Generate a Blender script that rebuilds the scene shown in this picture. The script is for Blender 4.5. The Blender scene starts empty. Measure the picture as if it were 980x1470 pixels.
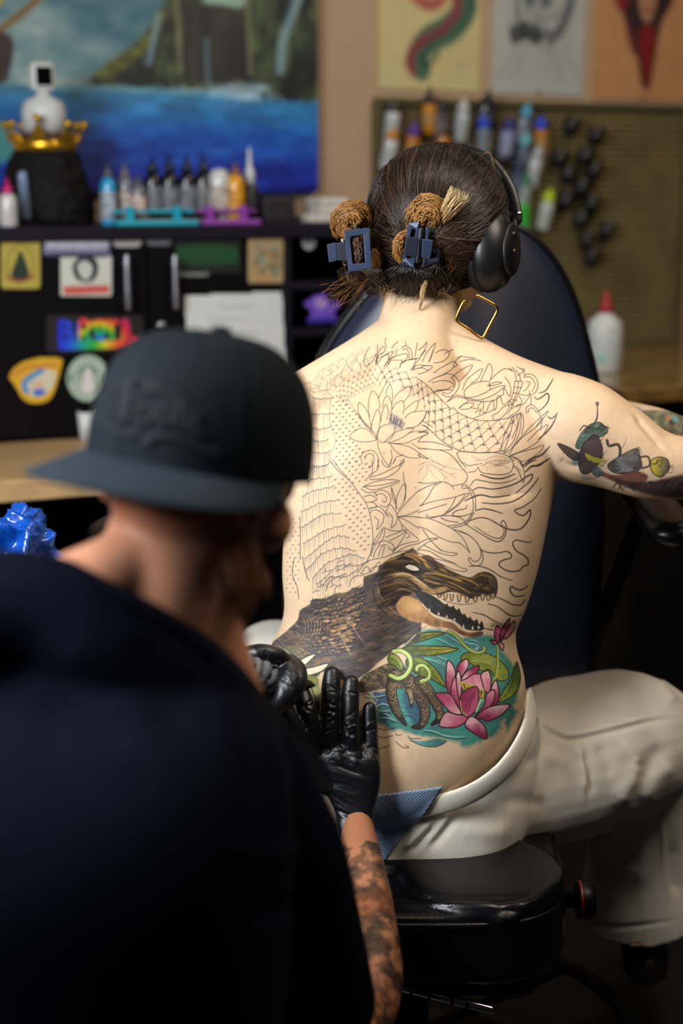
import bpy, bmesh, math, random
import numpy as np
from mathutils import Vector, Matrix
from mathutils.bvhtree import BVHTree

random.seed(7); RNG = np.random.default_rng(7)
SC = bpy.context.scene
COL = SC.collection

# ------------------------------------------------------------------ camera
W, H, F = 980.0, 1470.0, 2042.0          # frame and focal length in pixels (50 mm on a 36 mm long side)
PITCH = math.radians(12.83)
CAMZ = 1.42
CP, SP = math.cos(PITCH), math.sin(PITCH)
cam_data = bpy.data.cameras.new('camera')
cam = bpy.data.objects.new('camera', cam_data); COL.objects.link(cam)
cam.location = (0, 0, CAMZ)
cam.rotation_euler = (math.radians(90) - PITCH, 0, 0)
cam_data.sensor_fit = 'VERTICAL'; cam_data.sensor_height = 36.0; cam_data.sensor_width = 24.0
cam_data.lens = F / H * 36.0
cam_data.clip_start = 0.05; cam_data.clip_end = 50
cam_data.dof.use_dof = True
cam_data.dof.focus_distance = 1.90
cam_data.dof.aperture_fstop = 1.8
SC.camera = cam

# ------------------------------------------------------------------ world, lamps, exposure
world = bpy.data.worlds.new('world'); SC.world = world; world.use_nodes = True
world.node_tree.nodes['Background'].inputs[0].default_value = (0.75, 0.85, 1.0, 1)
world.node_tree.nodes['Background'].inputs[1].default_value = 0.008
def area(name, loc, target, size, sizey, power, color):
    l = bpy.data.lights.new(name, 'AREA'); l.shape = 'RECTANGLE'; l.size = size; l.size_y = sizey
    l.energy = power; l.color = color
    o = bpy.data.objects.new(name, l); COL.objects.link(o); o.location = loc
    o.rotation_euler = (Vector(target) - Vector(loc)).to_track_quat('-Z', 'Y').to_euler()
    return o
area('work_lamp', (-1.0, 0.95, 1.82), (0.12, 2.0, 0.72), 0.7, 0.7, 43, (0.93, 0.97, 1.0))          # the tattooist's overhead lamp
area('warm_fill', (0.85, 1.5, 2.5), (0.45, 2.05, 0.6), 0.8, 0.8, 20, (1.0, 0.86, 0.70))  # unseen warm fill, added to lift the trousers and her right side
area('wall_lamp', (0.9, 2.9, 2.75), (0.9, 3.7, 1.5), 1.2, 0.4, 6, (1.0, 0.86, 0.68))
vs = SC.view_settings
SC.display_settings.display_device = 'sRGB'
vs.view_transform = 'Standard'; vs.look = 'None'; vs.gamma = 1.0; vs.use_curve_mapping = False
vs.exposure = 0.0

# ------------------------------------------------------------------ pixel <-> place
def ray(px, py):
    u = (px - W / 2) / F; v = (H / 2 - py) / F
    return np.array([u, CP + v * SP, -SP + v * CP])
def at(px, py, Y):
    r = ray(px, py); return np.array([0, 0, CAMZ]) + r * (Y / r[1])
def proj(P):
    P = np.asarray(P, float); d = P - np.array([0, 0, CAMZ])
    z = d[..., 1] * CP - d[..., 2] * SP
    up = d[..., 1] * SP + d[..., 2] * CP
    return np.stack([W / 2 + F * d[..., 0] / z, H / 2 - F * up / z], -1)
# the back wall runs off to the right at an angle; cabinet and boards are parallel to it
WK = 0.42
WN = np.array([WK, -1, 0]) / math.hypot(WK, 1)      # wall normal, towards the camera
WT = np.array([1, WK, 0]) / math.hypot(WK, 1)       # along the wall, to the right
WALL0 = np.array([0, 3.62, 0])
def wallpt(px, py, off=0.0):
    r = ray(px, py); p0 = WALL0 + WN * off; c = np.array([0, 0, CAMZ])
    t = np.dot(p0 - c, WN) / np.dot(r, WN)
    return c + r * t
def wl(s, z, off=0.0):                               # wall coordinates: run s, height z, distance off the wall
    return WALL0 + WT * s + WN * off + np.array([0, 0, z])
def wall_sz(px, py, off=0.0):
    p = wallpt(px, py, off); return float(np.dot(p - WALL0 - WN * off, WT)), float(p[2])

# ------------------------------------------------------------------ materials
def lin(c):
    c = np.asarray(c, float) / 255.0
    return np.where(c <= 0.04045, c / 12.92, ((c + 0.055) / 1.055) ** 2.4)
MATS = {}
def mat(name, rgb, rough=0.5, metal=0.0, spec=0.5, var=0.12, scale=40.0, bump=0.0, bscale=200.0, coat=0.0, trans=0.0,
        emit=0.0, attr=None, sheen=0.0, sss=0.0, stretch=None, alpha=1.0):
    if name in MATS: return MATS[name]
    m = bpy.data.materials.new(name); m.use_nodes = True; nt = m.node_tree; n = nt.nodes; L = nt.links
    b = n['Principled BSDF']
    b.inputs['Roughness'].default_value = rough; b.inputs['Metallic'].default_value = metal
    b.inputs['Specular IOR Level'].default_value = spec; b.inputs['Coat Weight'].default_value = coat
    b.inputs['Transmission Weight'].default_value = trans; b.inputs['Sheen Weight'].default_value = sheen
    b.inputs['Alpha'].default_value = alpha
    if sss:
        b.inputs['Subsurface Weight'].default_value = sss; b.inputs['Subsurface Radius'].default_value = (1, .35, .2)
        b.inputs['Subsurface Scale'].default_value = 0.004
    tc = n.new('ShaderNodeTexCoord'); src = tc.outputs['Object']
    if stretch:
        mp = n.new('ShaderNodeMapping'); mp.inputs['Scale'].default_value = stretch
        L.new(src, mp.inputs['Vector']); src = mp.outputs['Vector']
    nz = n.new('ShaderNodeTexNoise'); nz.inputs['Scale'].default_value = scale; nz.inputs['Detail'].default_value = 4
    L.new(src, nz.inputs['Vector'])
    c = lin(rgb)
    mx = n.new('ShaderNodeMix'); mx.data_type = 'RGBA'; mx.blend_type = 'MULTIPLY'
    rp = n.new('ShaderNodeMapRange'); rp.inputs['From Min'].default_value = .3; rp.inputs['From Max'].default_value = .7
    rp.inputs['To Min'].default_value = 1 - var; rp.inputs['To Max'].default_value = 1 + var
    L.new(nz.outputs['Fac'], rp.inputs['Value'])
    mx.inputs['Factor'].default_value = 1.0
    if attr:
        a = n.new('ShaderNodeAttribute'); a.attribute_name = attr
        L.new(a.outputs['Color'], mx.inputs['A'])
    else:
        mx.inputs['A'].default_value = (*c, 1)
    L.new(rp.outputs['Result'], mx.inputs['B'])
    L.new(mx.outputs['Result'], b.inputs['Base Color'])
    if emit:
        b.inputs['Emission Strength'].default_value = emit; b.inputs['Emission Color'].default_value = (*c, 1)
    if bump:
        nb = n.new('ShaderNodeTexNoise'); nb.inputs['Scale'].default_value = bscale; nb.inputs['Detail'].default_value = 3
        L.new(src, nb.inputs['Vector'])
        bp = n.new('ShaderNodeBump'); bp.inputs['Strength'].default_value = bump; bp.inputs['Distance'].default_value = .002
        L.new(nb.outputs['Fac'], bp.inputs['Height']); L.new(bp.outputs['Normal'], b.inputs['Normal'])
    MATS[name] = m; return m

# ------------------------------------------------------------------ objects
def setp(o, label=None, cat=None, group=None, kind=None):
    if label: o['label'] = label
    if cat: o['category'] = cat
    if group: o['group'] = group
    if kind: o['kind'] = kind
    return o
def empty(name, loc, label, cat, group=None):
    o = bpy.data.objects.new(name, None); COL.objects.link(o); o.location = tuple(loc); o.empty_display_size = .02
    return setp(o, label, cat, group)
def mesh_obj(name, V, Fc, m, parent=None, smooth=True, col=None, bevel=0.0):
    me = bpy.data.meshes.new(name)
    me.from_pydata([tuple(v) for v in np.asarray(V, float).tolist()], [], [tuple(f) for f in Fc])
    if smooth: me.polygons.foreach_set('use_smooth', np.ones(len(me.polygons), bool))
    if col is not None: put_col(me, col)
    return link(name, me, m, parent, bevel)
def link(name, me, m, parent=None, bevel=0.0):
    me.update()
    o = bpy.data.objects.new(name, me); COL.objects.link(o)
    if m is not None and not me.materials: me.materials.append(m)
    if parent is not None:
        o.parent = parent
        o.matrix_parent_inverse = Matrix.LocRotScale(parent.location, parent.rotation_euler, parent.scale).inverted()
    if bevel:
        bv = o.modifiers.new('bevel', 'BEVEL'); bv.width = bevel; bv.segments = 3; bv.limit_method = 'ANGLE'
        bv.angle_limit = math.radians(40)
    return o
def put_col(me, col):
    a = me.color_attributes.new('Col', 'FLOAT_COLOR', 'POINT')
    c = np.ones((len(me.vertices), 4), np.float32); c[:, :3] = col
    a.data.foreach_set('color', c.ravel())

# ------------------------------------------------------------------ shapes: each returns (V, F)
def catmull(P, n=8, closed=False):
    P = np.asarray(P, float); out = []
    N = len(P)
    if N < 3 and not closed:
        t = np.linspace(0, 1, n + 1)[:, None]; return P[0] * (1 - t) + P[-1] * t
    rng = range(N) if closed else range(N - 1)
    for i in rng:
        if closed: p0, p1, p2, p3 = P[i - 1], P[i], P[(i + 1) % N], P[(i + 2) % N]
        else:
            p1, p2 = P[i], P[i + 1]
            p0 = P[i - 1] if i > 0 else 2 * p1 - p2
            p3 = P[i + 2] if i + 2 < N else 2 * p2 - p1
        for t in np.arange(n) / n:
            out.append(.5 * ((2 * p1) + (-p0 + p2) * t + (2 * p0 - 5 * p1 + 4 * p2 - p3) * t * t + (-p0 + 3 * p1 - 3 * p2 + p3) * t ** 3))
    if not closed: out.append(P[-1])
    return np.array(out)
def join(parts):
    V = []; Fc = []; o = 0
    for v, f in parts:
        v = np.asarray(v, float); V.append(v); Fc += [tuple(i + o for i in q) for q in f]; o += len(v)
    return np.concatenate(V), Fc
def rings(R, cap=True, closed=False):
    n = len(R[0]); V = np.concatenate([np.asarray(r, float) for r in R]); Fc = []
    m = len(R)
    for i in range(m if closed else m - 1):
        a = i * n; b = ((i + 1) % m) * n
        for k in range(n):
            k2 = (k + 1) % n; Fc.append((a + k, a + k2, b + k2, b + k))
    if cap and not closed:
        Fc.append(tuple(range(n - 1, -1, -1))); Fc.append(tuple(range((m - 1) * n, m * n)))
    return V, Fc
def frames(P, up=(0, 0, 1)):
    P = np.asarray(P, float); T = np.gradient(P, axis=0); T /= np.linalg.norm(T, axis=1, keepdims=True) + 1e-12
    A = np.zeros_like(P); B = np.zeros_like(P); u = np.array(up, float)
    for i, t in enumerate(T):
        a = np.cross(u, t)
        if np.linalg.norm(a) < 1e-3: a = np.cross((1, 0, .1), t)
        a /= np.linalg.norm(a)
        A[i] = a; B[i] = np.cross(t, a)
        u = B[i]
    return T, A, B
def tube(P, R, n=20, sub=6, up=(0, 0, 1), round_ends=True, closed=False):
    """P points, R radius or (ra, rb) per point"""
    P = np.asarray(P, float); R = np.asarray([(r, r) if np.isscalar(r) else r for r in (R if hasattr(R, '__len__') else [R] * len(P))], float)
    if sub > 1:
        P2 = catmull(P, sub, closed); R2 = catmull(R, sub, closed)
    else: P2, R2 = P, R
    if closed:
        T = np.roll(P2, -1, 0) - np.roll(P2, 1, 0); T /= np.linalg.norm(T, axis=1, keepdims=True)
        A = np.cross(np.array(up, float), T); A /= np.linalg.norm(A, axis=1, keepdims=True) + 1e-9; B = np.cross(T, A)
    else: T, A, B = frames(P2, up)
    ang = np.linspace(0, 2 * np.pi, n, endpoint=False); out = []
    c, s = np.cos(ang)[:, None], np.sin(ang)[:, None]
    def ring(p, a, b, r): return p + a * c * r[0] + b * s * r[1]
    if round_ends and not closed:
        for th in (1.45, 1.1, .75, .4):
            out.append(ring(P2[0] - T[0] * R2[0].mean() * math.sin(th), A[0], B[0], R2[0] * math.cos(th)))
    for i in range(len(P2)): out.append(ring(P2[i], A[i], B[i], R2[i]))
    if round_ends and not closed:
        for th in (.4, .75, 1.1, 1.45):
            out.append(ring(P2[-1] + T[-1] * R2[-1].mean() * math.sin(th), A[-1], B[-1], R2[-1] * math.cos(th)))
    return rings(out, True, closed)
def ell(c, r, rot=None, nu=24, nv=16):
    R = []
    for i in range(nv + 1):
        th = np.pi * (i + .02) / (nv + .04)
        a = np.linspace(0, 2 * np.pi, nu, endpoint=False)
        R.append(np.stack([np.sin(th) * np.cos(a) * r[0], np.sin(th) * np.sin(a) * r[1], np.full(nu, np.cos(th) * r[2])], 1))
    V, Fc = rings(R)
    if rot is not None: V = V @ np.array(rot).T
    return V + np.asarray(c, float), [f[::-1] for f in Fc]
def box(x0, x1, y0, y1, z0, z1):
    V = [(x, y, z) for z in (z0, z1) for y in (y0, y1) for x in (x0, x1)]
    return np.array(V, float), [(0, 2, 3, 1), (4, 5, 7, 6), (0, 1, 5, 4), (2, 6, 7, 3), (0, 4, 6, 2), (1, 3, 7, 5)]
def obox(c, ax, ay, az, hx, hy, hz):
    """oriented box: centre, three unit axes, half sizes"""
    V, Fc = box(-hx, hx, -hy, hy, -hz, hz)
    M = np.stack([ax, ay, az]); return V @ M + np.asarray(c, float), Fc
def wbox(s0, s1, z0, z1, o0, o1):
    """box in wall coordinates (run, height, off the wall)"""
    V, Fc = box(s0, s1, -o1, -o0, z0, z1)
    return WALL0 + V[:, :1] * WT + (-V[:, 1:2]) * WN + V[:, 2:] * np.array([0, 0, 1.]), Fc
def lathe(prof, n=24, M=None, c=(0, 0, 0)):
    """prof [(r, z)] turned about z, then 3x3 rows M and moved to c"""
    a = np.linspace(0, 2 * np.pi, n, endpoint=False)
    R = [np.stack([np.cos(a) * max(r, 1e-4), np.sin(a) * max(r, 1e-4), np.full(n, z)], 1) for r, z in prof]
    V, Fc = rings(R)
    if M is not None: V = V @ np.array(M)
    return V + np.asarray(c, float), Fc
def extrude_poly(pts2, o, ax, ay, az, h):
    """polygon in (ax, ay) at o, thickness h along az"""
    p = np.asarray(pts2, float); n = len(p)
    a = o + p[:, :1] * ax + p[:, 1:] * ay; b = a + np.asarray(az) * h
    V = np.concatenate([a, b]); Fc = [tuple(range(n - 1, -1, -1)), tuple(range(n, 2 * n))]
    for k in range(n): Fc.append((k, (k + 1) % n, n + (k + 1) % n, n + k))
    return V, Fc
def fuse(parts, voxel, smooth=8, factor=.5):
    """one continuous skin over overlapping solids"""
    V, Fc = join(parts)
    me = bpy.data.meshes.new('tmp'); me.from_pydata(V.tolist(), [], Fc)
    bm = bmesh.new(); bm.from_mesh(me); bmesh.ops.recalc_face_normals(bm, faces=bm.faces); bm.to_mesh(me); bm.free()
    o = bpy.data.objects.new('tmp', me); COL.objects.link(o)
    r = o.modifiers.new('r', 'REMESH'); r.mode = 'VOXEL'; r.voxel_size = voxel; r.use_smooth_shade = True
    if smooth:
        s = o.modifiers.new('s', 'SMOOTH'); s.iterations = smooth; s.factor = factor
    dg = bpy.context.evaluated_depsgraph_get(); dg.update()
    out = bpy.data.meshes.new_from_object(o.evaluated_get(dg))
    bpy.data.objects.remove(o); bpy.data.meshes.remove(me)
    out.polygons.foreach_set('use_smooth', np.ones(len(out.polygons), bool))
    return out
def get_v(me):
    a = np.empty(len(me.vertices) * 3, np.float32); me.vertices.foreach_get('co', a); return a.reshape(-1, 3).astype(float)
def get_n(me):
    a = np.empty(len(me.vertices) * 3, np.float32); me.vertices.foreach_get('normal', a); return a.reshape(-1, 3).astype(float)
def set_v(me, V):
    me.vertices.foreach_set('co', np.asarray(V, np.float32).ravel()); me.update()
def bvh(me):
    V = get_v(me); return BVHTree.FromPolygons([Vector(v) for v in V], [tuple(p.vertices) for p in me.polygons])
def hit(tree, px, py):
    r = ray(px, py); r /= np.linalg.norm(r)
    h = tree.ray_cast(Vector((0, 0, CAMZ)), Vector(r))
    return np.array(h[0]) if h[0] is not None else None
def vnoise(P, scale, seed=0):
    """smooth 3-D value noise in [-1, 1]"""
    P = np.asarray(P, float) * scale + 100.0 + seed * 17.3
    i = np.floor(P).astype(np.int64); f = P - i; f = f * f * (3 - 2 * f)
    def h(a, b, c):
        x = (a * 374761393 + b * 668265263 + c * 2147483647 + seed * 974711) & 0xffffffff
        x = ((x ^ (x >> 13)) * 1274126177) & 0xffffffff
        return ((x ^ (x >> 16)) & 0xffff) / 32767.5 - 1
    r = 0
    for dx in (0, 1):
        for dy in (0, 1):
            for dz in (0, 1):
                w = (f[..., 0] if dx else 1 - f[..., 0]) * (f[..., 1] if dy else 1 - f[..., 1]) * (f[..., 2] if dz else 1 - f[..., 2])
                r = r + w * h(i[..., 0] + dx, i[..., 1] + dy, i[..., 2] + dz)
    return r
def fbm(P, scale, oct=3, seed=0):
    r = 0; a = 1; t = 0
    for k in range(oct):
        r = r + a * vnoise(P, scale * 2 ** k, seed + k); t += a; a *= .5
    return r / t
def seg_dist(p, a, b):
    ab = b - a; t = np.clip(((p - a) @ ab) / (ab @ ab + 1e-12), 0, 1)
    return np.linalg.norm(p - a - t[:, None] * ab, axis=1), t
def emboss(me, lines, facing=0.05):
    """raise or press the surface along folds and seams; lines of (pixel path, width px, height m)"""
    V = get_v(me); N = get_n(me); px = proj(V)
    d = np.array([0, 0, CAMZ]) - V; d /= np.linalg.norm(d, axis=1, keepdims=True)
    ok = np.einsum('ij,ij->i', N, d) > facing
    disp = np.zeros(len(V))
    for path, w, h in lines:
        P = catmull(path, 5)
        lo = P.min(0) - 3 * w; hi = P.max(0) + 3 * w
        idx = np.nonzero(ok & (px[:, 0] > lo[0]) & (px[:, 0] < hi[0]) & (px[:, 1] > lo[1]) & (px[:, 1] < hi[1]))[0]
        if not len(idx): continue
        q = px[idx]; D = np.full(len(idx), 1e9); S = np.zeros(len(idx))
        for k in range(len(P) - 1):
            dk, tk = seg_dist(q, P[k], P[k + 1]); m = dk < D; D[m] = dk[m]; S[m] = (k + tk[m]) / (len(P) - 1)
        env = .12 + .88 * np.clip(np.minimum(S, 1 - S) * 4, 0, 1) ** 2
        disp[idx] += h * env * np.exp(-(D / w) ** 2)
    set_v(me, V + N * disp[:, None])
# ------------------------------------------------------------------ flat print: a small painter whose colours go to vertices
class Canvas:
    def __init__(s, x0, y0, x1, y1, res, base=None):
        s.x0, s.y0, s.res = x0, y0, res
        s.w = int((x1 - x0) * res) + 1; s.h = int((y1 - y0) * res) + 1
        s.C = np.zeros((s.h, s.w, 3)); s.A = np.zeros((s.h, s.w))
        if base is not None: s.C[:] = base; s.A[:] = 1
    def _win(s, lo, hi):
        a = np.maximum(np.floor((np.array(lo) - (s.x0, s.y0)) * s.res).astype(int), 0)
        b = np.minimum(np.ceil((np.array(hi) - (s.x0, s.y0)) * s.res).astype(int) + 1, (s.w, s.h))
        if (b <= a).any(): return None
        X, Y = np.meshgrid(np.arange(a[0], b[0]) / s.res + s.x0, np.arange(a[1], b[1]) / s.res + s.y0)
        return slice(a[1], b[1]), slice(a[0], b[0]), X, Y
    def _put(s, ys, xs, a, col):
        a3 = a[..., None]
        s.C[ys, xs] = np.asarray(col, float) * a3 + s.C[ys, xs] * (1 - a3)
        s.A[ys, xs] = a + s.A[ys, xs] * (1 - a)
    def stroke(s, pts, w=1.4, col=(40, 45, 52), a=1.0, taper=0.0, sub=7, closed=False, soft=.55):
        P = catmull(pts, sub, closed)
        if closed: P = np.vstack([P, P[:1]])
        n = len(P) - 1
        pad = w + 1.5
        g = s._win(P.min(0) - pad, P.max(0) + pad)
        if g is None: return
        ys, xs, X, Y = g
        best = np.zeros(X.shape); ox, oy = X[0, 0], Y[0, 0]
        for k in range(n):
            p, q = P[k], P[k + 1]
            t = (k + .5) / n; ww = w * (1 - taper + taper * math.sin(math.pi * t)) if taper >= 0 else w * (1 + taper * t)
            i0 = max(int((min(p[0], q[0]) - pad - ox) * s.res), 0); i1 = int((max(p[0], q[0]) + pad - ox) * s.res) + 2
            j0 = max(int((min(p[1], q[1]) - pad - oy) * s.res), 0); j1 = int((max(p[1], q[1]) + pad - oy) * s.res) + 2
            xx = X[j0:j1, i0:i1]; yy = Y[j0:j1, i0:i1]
            if xx.size == 0: continue
            d = q - p; L2 = d @ d + 1e-9
            tt = np.clip(((xx - p[0]) * d[0] + (yy - p[1]) * d[1]) / L2, 0, 1)
            D = np.hypot(xx - p[0] - tt * d[0], yy - p[1] - tt * d[1])
            v = np.clip((ww / 2 - D) / soft + .5, 0, 1)
            best[j0:j1, i0:i1] = np.maximum(best[j0:j1, i0:i1], v)
        s._put(ys, xs, best * a, col)
    def fill(s, pts, col, a=1.0, feather=.6, smooth=5, noise=0.0, nscale=.08, seed=0):
        P = catmull(pts, smooth, True) if smooth else np.asarray(pts, float)
        pad = feather + 1 + noise * 2
        g = s._win(P.min(0) - pad, P.max(0) + pad)
        if g is None: return
        ys, xs, X, Y = g
        if noise:
            q = np.stack([X, Y, np.zeros_like(X)], -1)
            X = X + fbm(q, nscale, 2, seed) * noise; Y = Y + fbm(q, nscale, 2, seed + 5) * noise
        ins = np.zeros(X.shape, bool); D = np.full(X.shape, 1e9)
        n = len(P)
        for k in range(n):
            p, q = P[k], P[(k + 1) % n]
            if p[1] != q[1]:
                c = ((p[1] > Y) != (q[1] > Y)) & (X < (q[0] - p[0]) * (Y - p[1]) / (q[1] - p[1]) + p[0]); ins ^= c
            d = q - p; tt = np.clip(((X - p[0]) * d[0] + (Y - p[1]) * d[1]) / (d @ d + 1e-9), 0, 1)
            D = np.minimum(D, np.hypot(X - p[0] - tt * d[0], Y - p[1] - tt * d[1]))
        v = np.clip(np.where(ins, D, -D) / feather + .5, 0, 1) * a
        c = col(X, Y) if callable(col) else col
        s._put(ys, xs, v, c)
    def sample(s, px):
        x = np.clip((px[:, 0] - s.x0) * s.res, 0, s.w - 1.001); y = np.clip((px[:, 1] - s.y0) * s.res, 0, s.h - 1.001)
        i = x.astype(int); j = y.astype(int); fx = (x - i)[:, None]; fy = (y - j)[:, None]
        def bl(M): return (M[j, i] * (1 - fx) + M[j, i + 1] * fx) * (1 - fy) + (M[j + 1, i] * (1 - fx) + M[j + 1, i + 1] * fx) * fy
        return bl(s.C), bl(s.A[..., None])[:, 0]
def mixc(c0, c1, t):
    t = np.clip(np.asarray(t, float), 0, 1)[..., None]; return np.asarray(c0, float) * (1 - t) + np.asarray(c1, float) * t
def n2(X, Y, sc, oct=3, seed=0): return fbm(np.stack([X, Y, np.zeros_like(X)], -1), sc, oct, seed)
def lgrad(p, q, c0, c1, nz=.25, seed=1):
    p = np.array(p, float); q = np.array(q, float); d = q - p
    def f(X, Y):
        t = ((X - p[0]) * d[0] + (Y - p[1]) * d[1]) / (d @ d)
        return mixc(c0, c1, t + nz * n2(X, Y, .12, 2, seed))
    return f
PRINT = mat('printed_surface', (255, 255, 255), rough=.55, var=.04, attr='Col')
def panel(name, cv, nx, ny, corner, thick, parent, normal, m=None):
    """flat printed sheet: corner(u, v) gives its place; front face carries the print, back and edges are plain"""
    us = np.linspace(0, 1, nx); vs_ = np.linspace(0, 1, ny)
    U, Vv = np.meshgrid(us, vs_)
    P = corner(U.ravel(), Vv.ravel())
    px = np.stack([cv.x0 + U.ravel() * (cv.w - 1) / cv.res, cv.y0 + Vv.ravel() * (cv.h - 1) / cv.res], 1)
    c, a = cv.sample(px)
    keep = a > .5
    Fc = []
    for j in range(ny - 1):
        for i in range(nx - 1):
            q = (j * nx + i, (j + 1) * nx + i, (j + 1) * nx + i + 1, j * nx + i + 1)
            if all(keep[k] for k in q): Fc.append(q)
    used = sorted({k for q in Fc for k in q}); re = {k: i for i, k in enumerate(used)}
    Fc = [tuple(re[k] for k in q) for q in Fc]; P = P[used]; c = c[used]
    n = len(P); from collections import Counter
    ed = Counter()
    for q in Fc:
        for k in range(4): ed[(q[k], q[(k + 1) % 4])] += 1
    rim = [(a_, b_) for (a_, b_) in ed if (b_, a_) not in ed]
    V = np.concatenate([P, P - np.asarray(normal) * thick])
    F2 = Fc + [tuple(k + n for k in q[::-1]) for q in Fc] + [(b_, a_, a_ + n, b_ + n) for a_, b_ in rim]
    return mesh_obj(name, V, F2, m or PRINT, parent, False, np.concatenate([lin(c), lin(c)]))
# ------------------------------------------------------------------ room
M_WALL = mat('painted_wall', (178, 150, 120), rough=.75, var=.05, scale=3, bump=.15, bscale=120)
M_FLOOR = mat('dark_floor', (16, 13, 12), rough=.5, var=.3, scale=6, bump=.1)
V, Fc = wbox(-2.6, 3.2, 0, 2.9, -.1, 0)
setp(mesh_obj('wall_back', V, Fc, M_WALL, smooth=False), 'tan painted wall behind the tattoo station', 'wall', kind='structure')
V, Fc = box(-2.6, 3.4, -.6, 5.2, -.08, 0)
setp(mesh_obj('floor', V, Fc, M_FLOOR, smooth=False), 'dark studio floor', 'floor', kind='structure')

# ------------------------------------------------------------------ seascape painting
s0, z0 = wall_sz(-60, 272, .035); s1, z1 = wall_sz(457, 272, .035)
zt = wall_sz(457, -60, .035)[1]; zb = wall_sz(457, 276, .035)[1]
def seascape():
    c = Canvas(-60, -60, 457, 276, .55)
    def bg(X, Y):
        n = n2(X * .5, Y, .035, 3, 2)
        sky = mixc((34, 92, 112), (158, 176, 172), .46 + 1.1 * n2(X, Y * 1.6, .014, 3, 4))
        t = np.clip((Y - 128) / 140, 0, 1)
        sea = mixc(mixc((60, 140, 175), (10, 95, 185), t * 2.2), (8, 30, 150), t * 1.5 - .5)
        sea = sea + (n * 60 + 26 * n2(X * .35, Y, .11, 2, 14))[..., None] * np.array([.35, .8, 1.])
        k = np.clip((Y - 129 - 3 * n) / 5, 0, 1)[..., None]
        return sky * (1 - k) + sea * k
    c.fill([(-70, -70), (470, -70), (470, 290), (-70, 290)], bg, smooth=0)
    def cliff(X, Y):
        g = n2(X, Y * .4, .06, 3, 9)
        return mixc(mixc((14, 22, 24), (84, 100, 60), .40 + 1.5 * g), (120, 140, 120), 1.6 * n2(X * 2.2, Y * .5, .07, 2, 31) - .75)
    c.fill([(120, 124), (160, 96), (190, 66), (215, 40), (228, 10), (240, -60), (470, -60), (470, 130), (300, 128), (250, 126), (180, 126)],
           cliff, feather=5, noise=6)
    c.fill([(130, 112), (165, 85), (200, 60), (225, 20), (232, 30), (205, 78), (165, 108), (140, 118)], lambda X, Y: mixc((70, 66, 22), (98, 110, 40), .5 + n2(X, Y, .1, 2, 3)), feather=6)
    c.fill([(285, -60), (345, -60), (348, 8), (310, 14), (286, 6)], (150, 185, 160), feather=6)
    c.fill([(262, 22), (345, 22), (350, 100), (335, 118), (290, 120), (262, 112)], lambda X, Y: mixc((24, 28, 30), (58, 58, 48), .4 + n2(X * 3, Y * .3, .05, 2, 6)), feather=5)
    for x in (247, 350):
        c.stroke([(x, -10), (x + 2, 50), (x + 4, 105)], 7, (128, 128, 84), .8, soft=4)
    for pts, w in (([(430, -10), (415, 25), (402, 60), (398, 100)], 13), ([(222, 30), (214, 60), (206, 95)], 8), ([(290, 60), (290, 120)], 5)):
        c.stroke(pts, w, (140, 176, 198), .75, soft=6)
    for k in range(26):
        x = 292 + RNG.random() * 90; y = 122 + RNG.random() * 20
        c.stroke([(x, y), (x + 8, y - 3), (x + 17, y)], 6, (178, 208, 226), .5, soft=4)
    for k in range(16):
        x = 60 + RNG.random() * 200; y = 130 + RNG.random() * 6
        c.stroke([(x, y), (x + 18, y + 1)], 3, (140, 185, 195), .6, soft=3)
    for k in range(30):
        x = 100 + RNG.random() * 340; y = 145 + RNG.random() * 90
        c.stroke([(x, y), (x + 20, y - 4 + 8 * RNG.random()), (x + 44, y)], 3 + 4 * RNG.random(), (30 + 60 * RNG.random(), 130, 205), .35, soft=5)
    c.stroke([(-20, 75), (20, 48), (55, 18), (76, -6)], 9, (122, 84, 30), .95, soft=3)
    c.fill([(-60, -60), (2, -60), (10, 0), (4, 30), (-60, 50)], (190, 140, 30), feather=4)
    c.fill([(-60, 60), (10, 62), (22, 78), (16, 110), (4, 128), (-60, 140)], (44, 24, 26), feather=5)
    c.fill([(-60, 180), (10, 178), (20, 200), (12, 230), (-60, 240)], (80, 150, 150), feather=8)
    return c
art = empty('seascape_painting', wl((s0 + s1) / 2, zb, .03), 'large blue seascape painting with green cliffs on the tan wall', 'painting')
V, Fc = wbox(s0, s1, zb, zt, .003, .032)
mesh_obj('stretcher_frame', V, Fc, mat('canvas_edge', (20, 40, 95), rough=.8), art, False)
def crn(U, Vv):
    return WALL0 + (s0 + (s1 - s0) * U)[:, None] * WT + .0345 * WN + (zt + (zb - zt) * Vv)[:, None] * np.array([0, 0, 1.])
panel('canvas', seascape(), 240, 160, crn, .002, art, WN, mat('oil_paint', (255, 255, 255), rough=.45, var=.06, attr='Col', bump=.2, bscale=60))

# ------------------------------------------------------------------ three prints
def prnt(name, x0, x1, yb0, label, bg, draw):
    sa, za = wall_sz(x0, yb0, .006); sb, _ = wall_sz(x1, yb0, .006)
    w = sb - sa; h = w * 1.38
    c = Canvas(0, 0, 100, 138, 1.2, bg)
    def grain(X, Y): return np.asarray(bg, float) + (n2(X, Y, .05, 3, 3) * 7)[..., None]
    c.fill([(-2, -2), (102, -2), (102, 140), (-2, 140)], grain, smooth=0)
    draw(c)
    o = empty(name, wl((sa + sb) / 2, za, .004), label, 'print', 'art prints in a row on the tan wall')
    def cr(U, Vv): return WALL0 + (sa + w * U)[:, None] * WT + .006 * WN + (za + h * (1 - Vv))[:, None] * np.array([0, 0, 1.])
    panel('sheet', c, 70, 96, cr, .003, o, WN)
    for u in (.5,):
        V, Fc = lathe([(.004, 0), (.0045, .004), (.002, .009)], 10, [WT, [0, 0, 1], WN], wl(sa + w * u, za + .006, .006))
        mesh_obj('pin', V, Fc, mat('brass_pin', (120, 100, 60), .35, .9), o)
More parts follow.
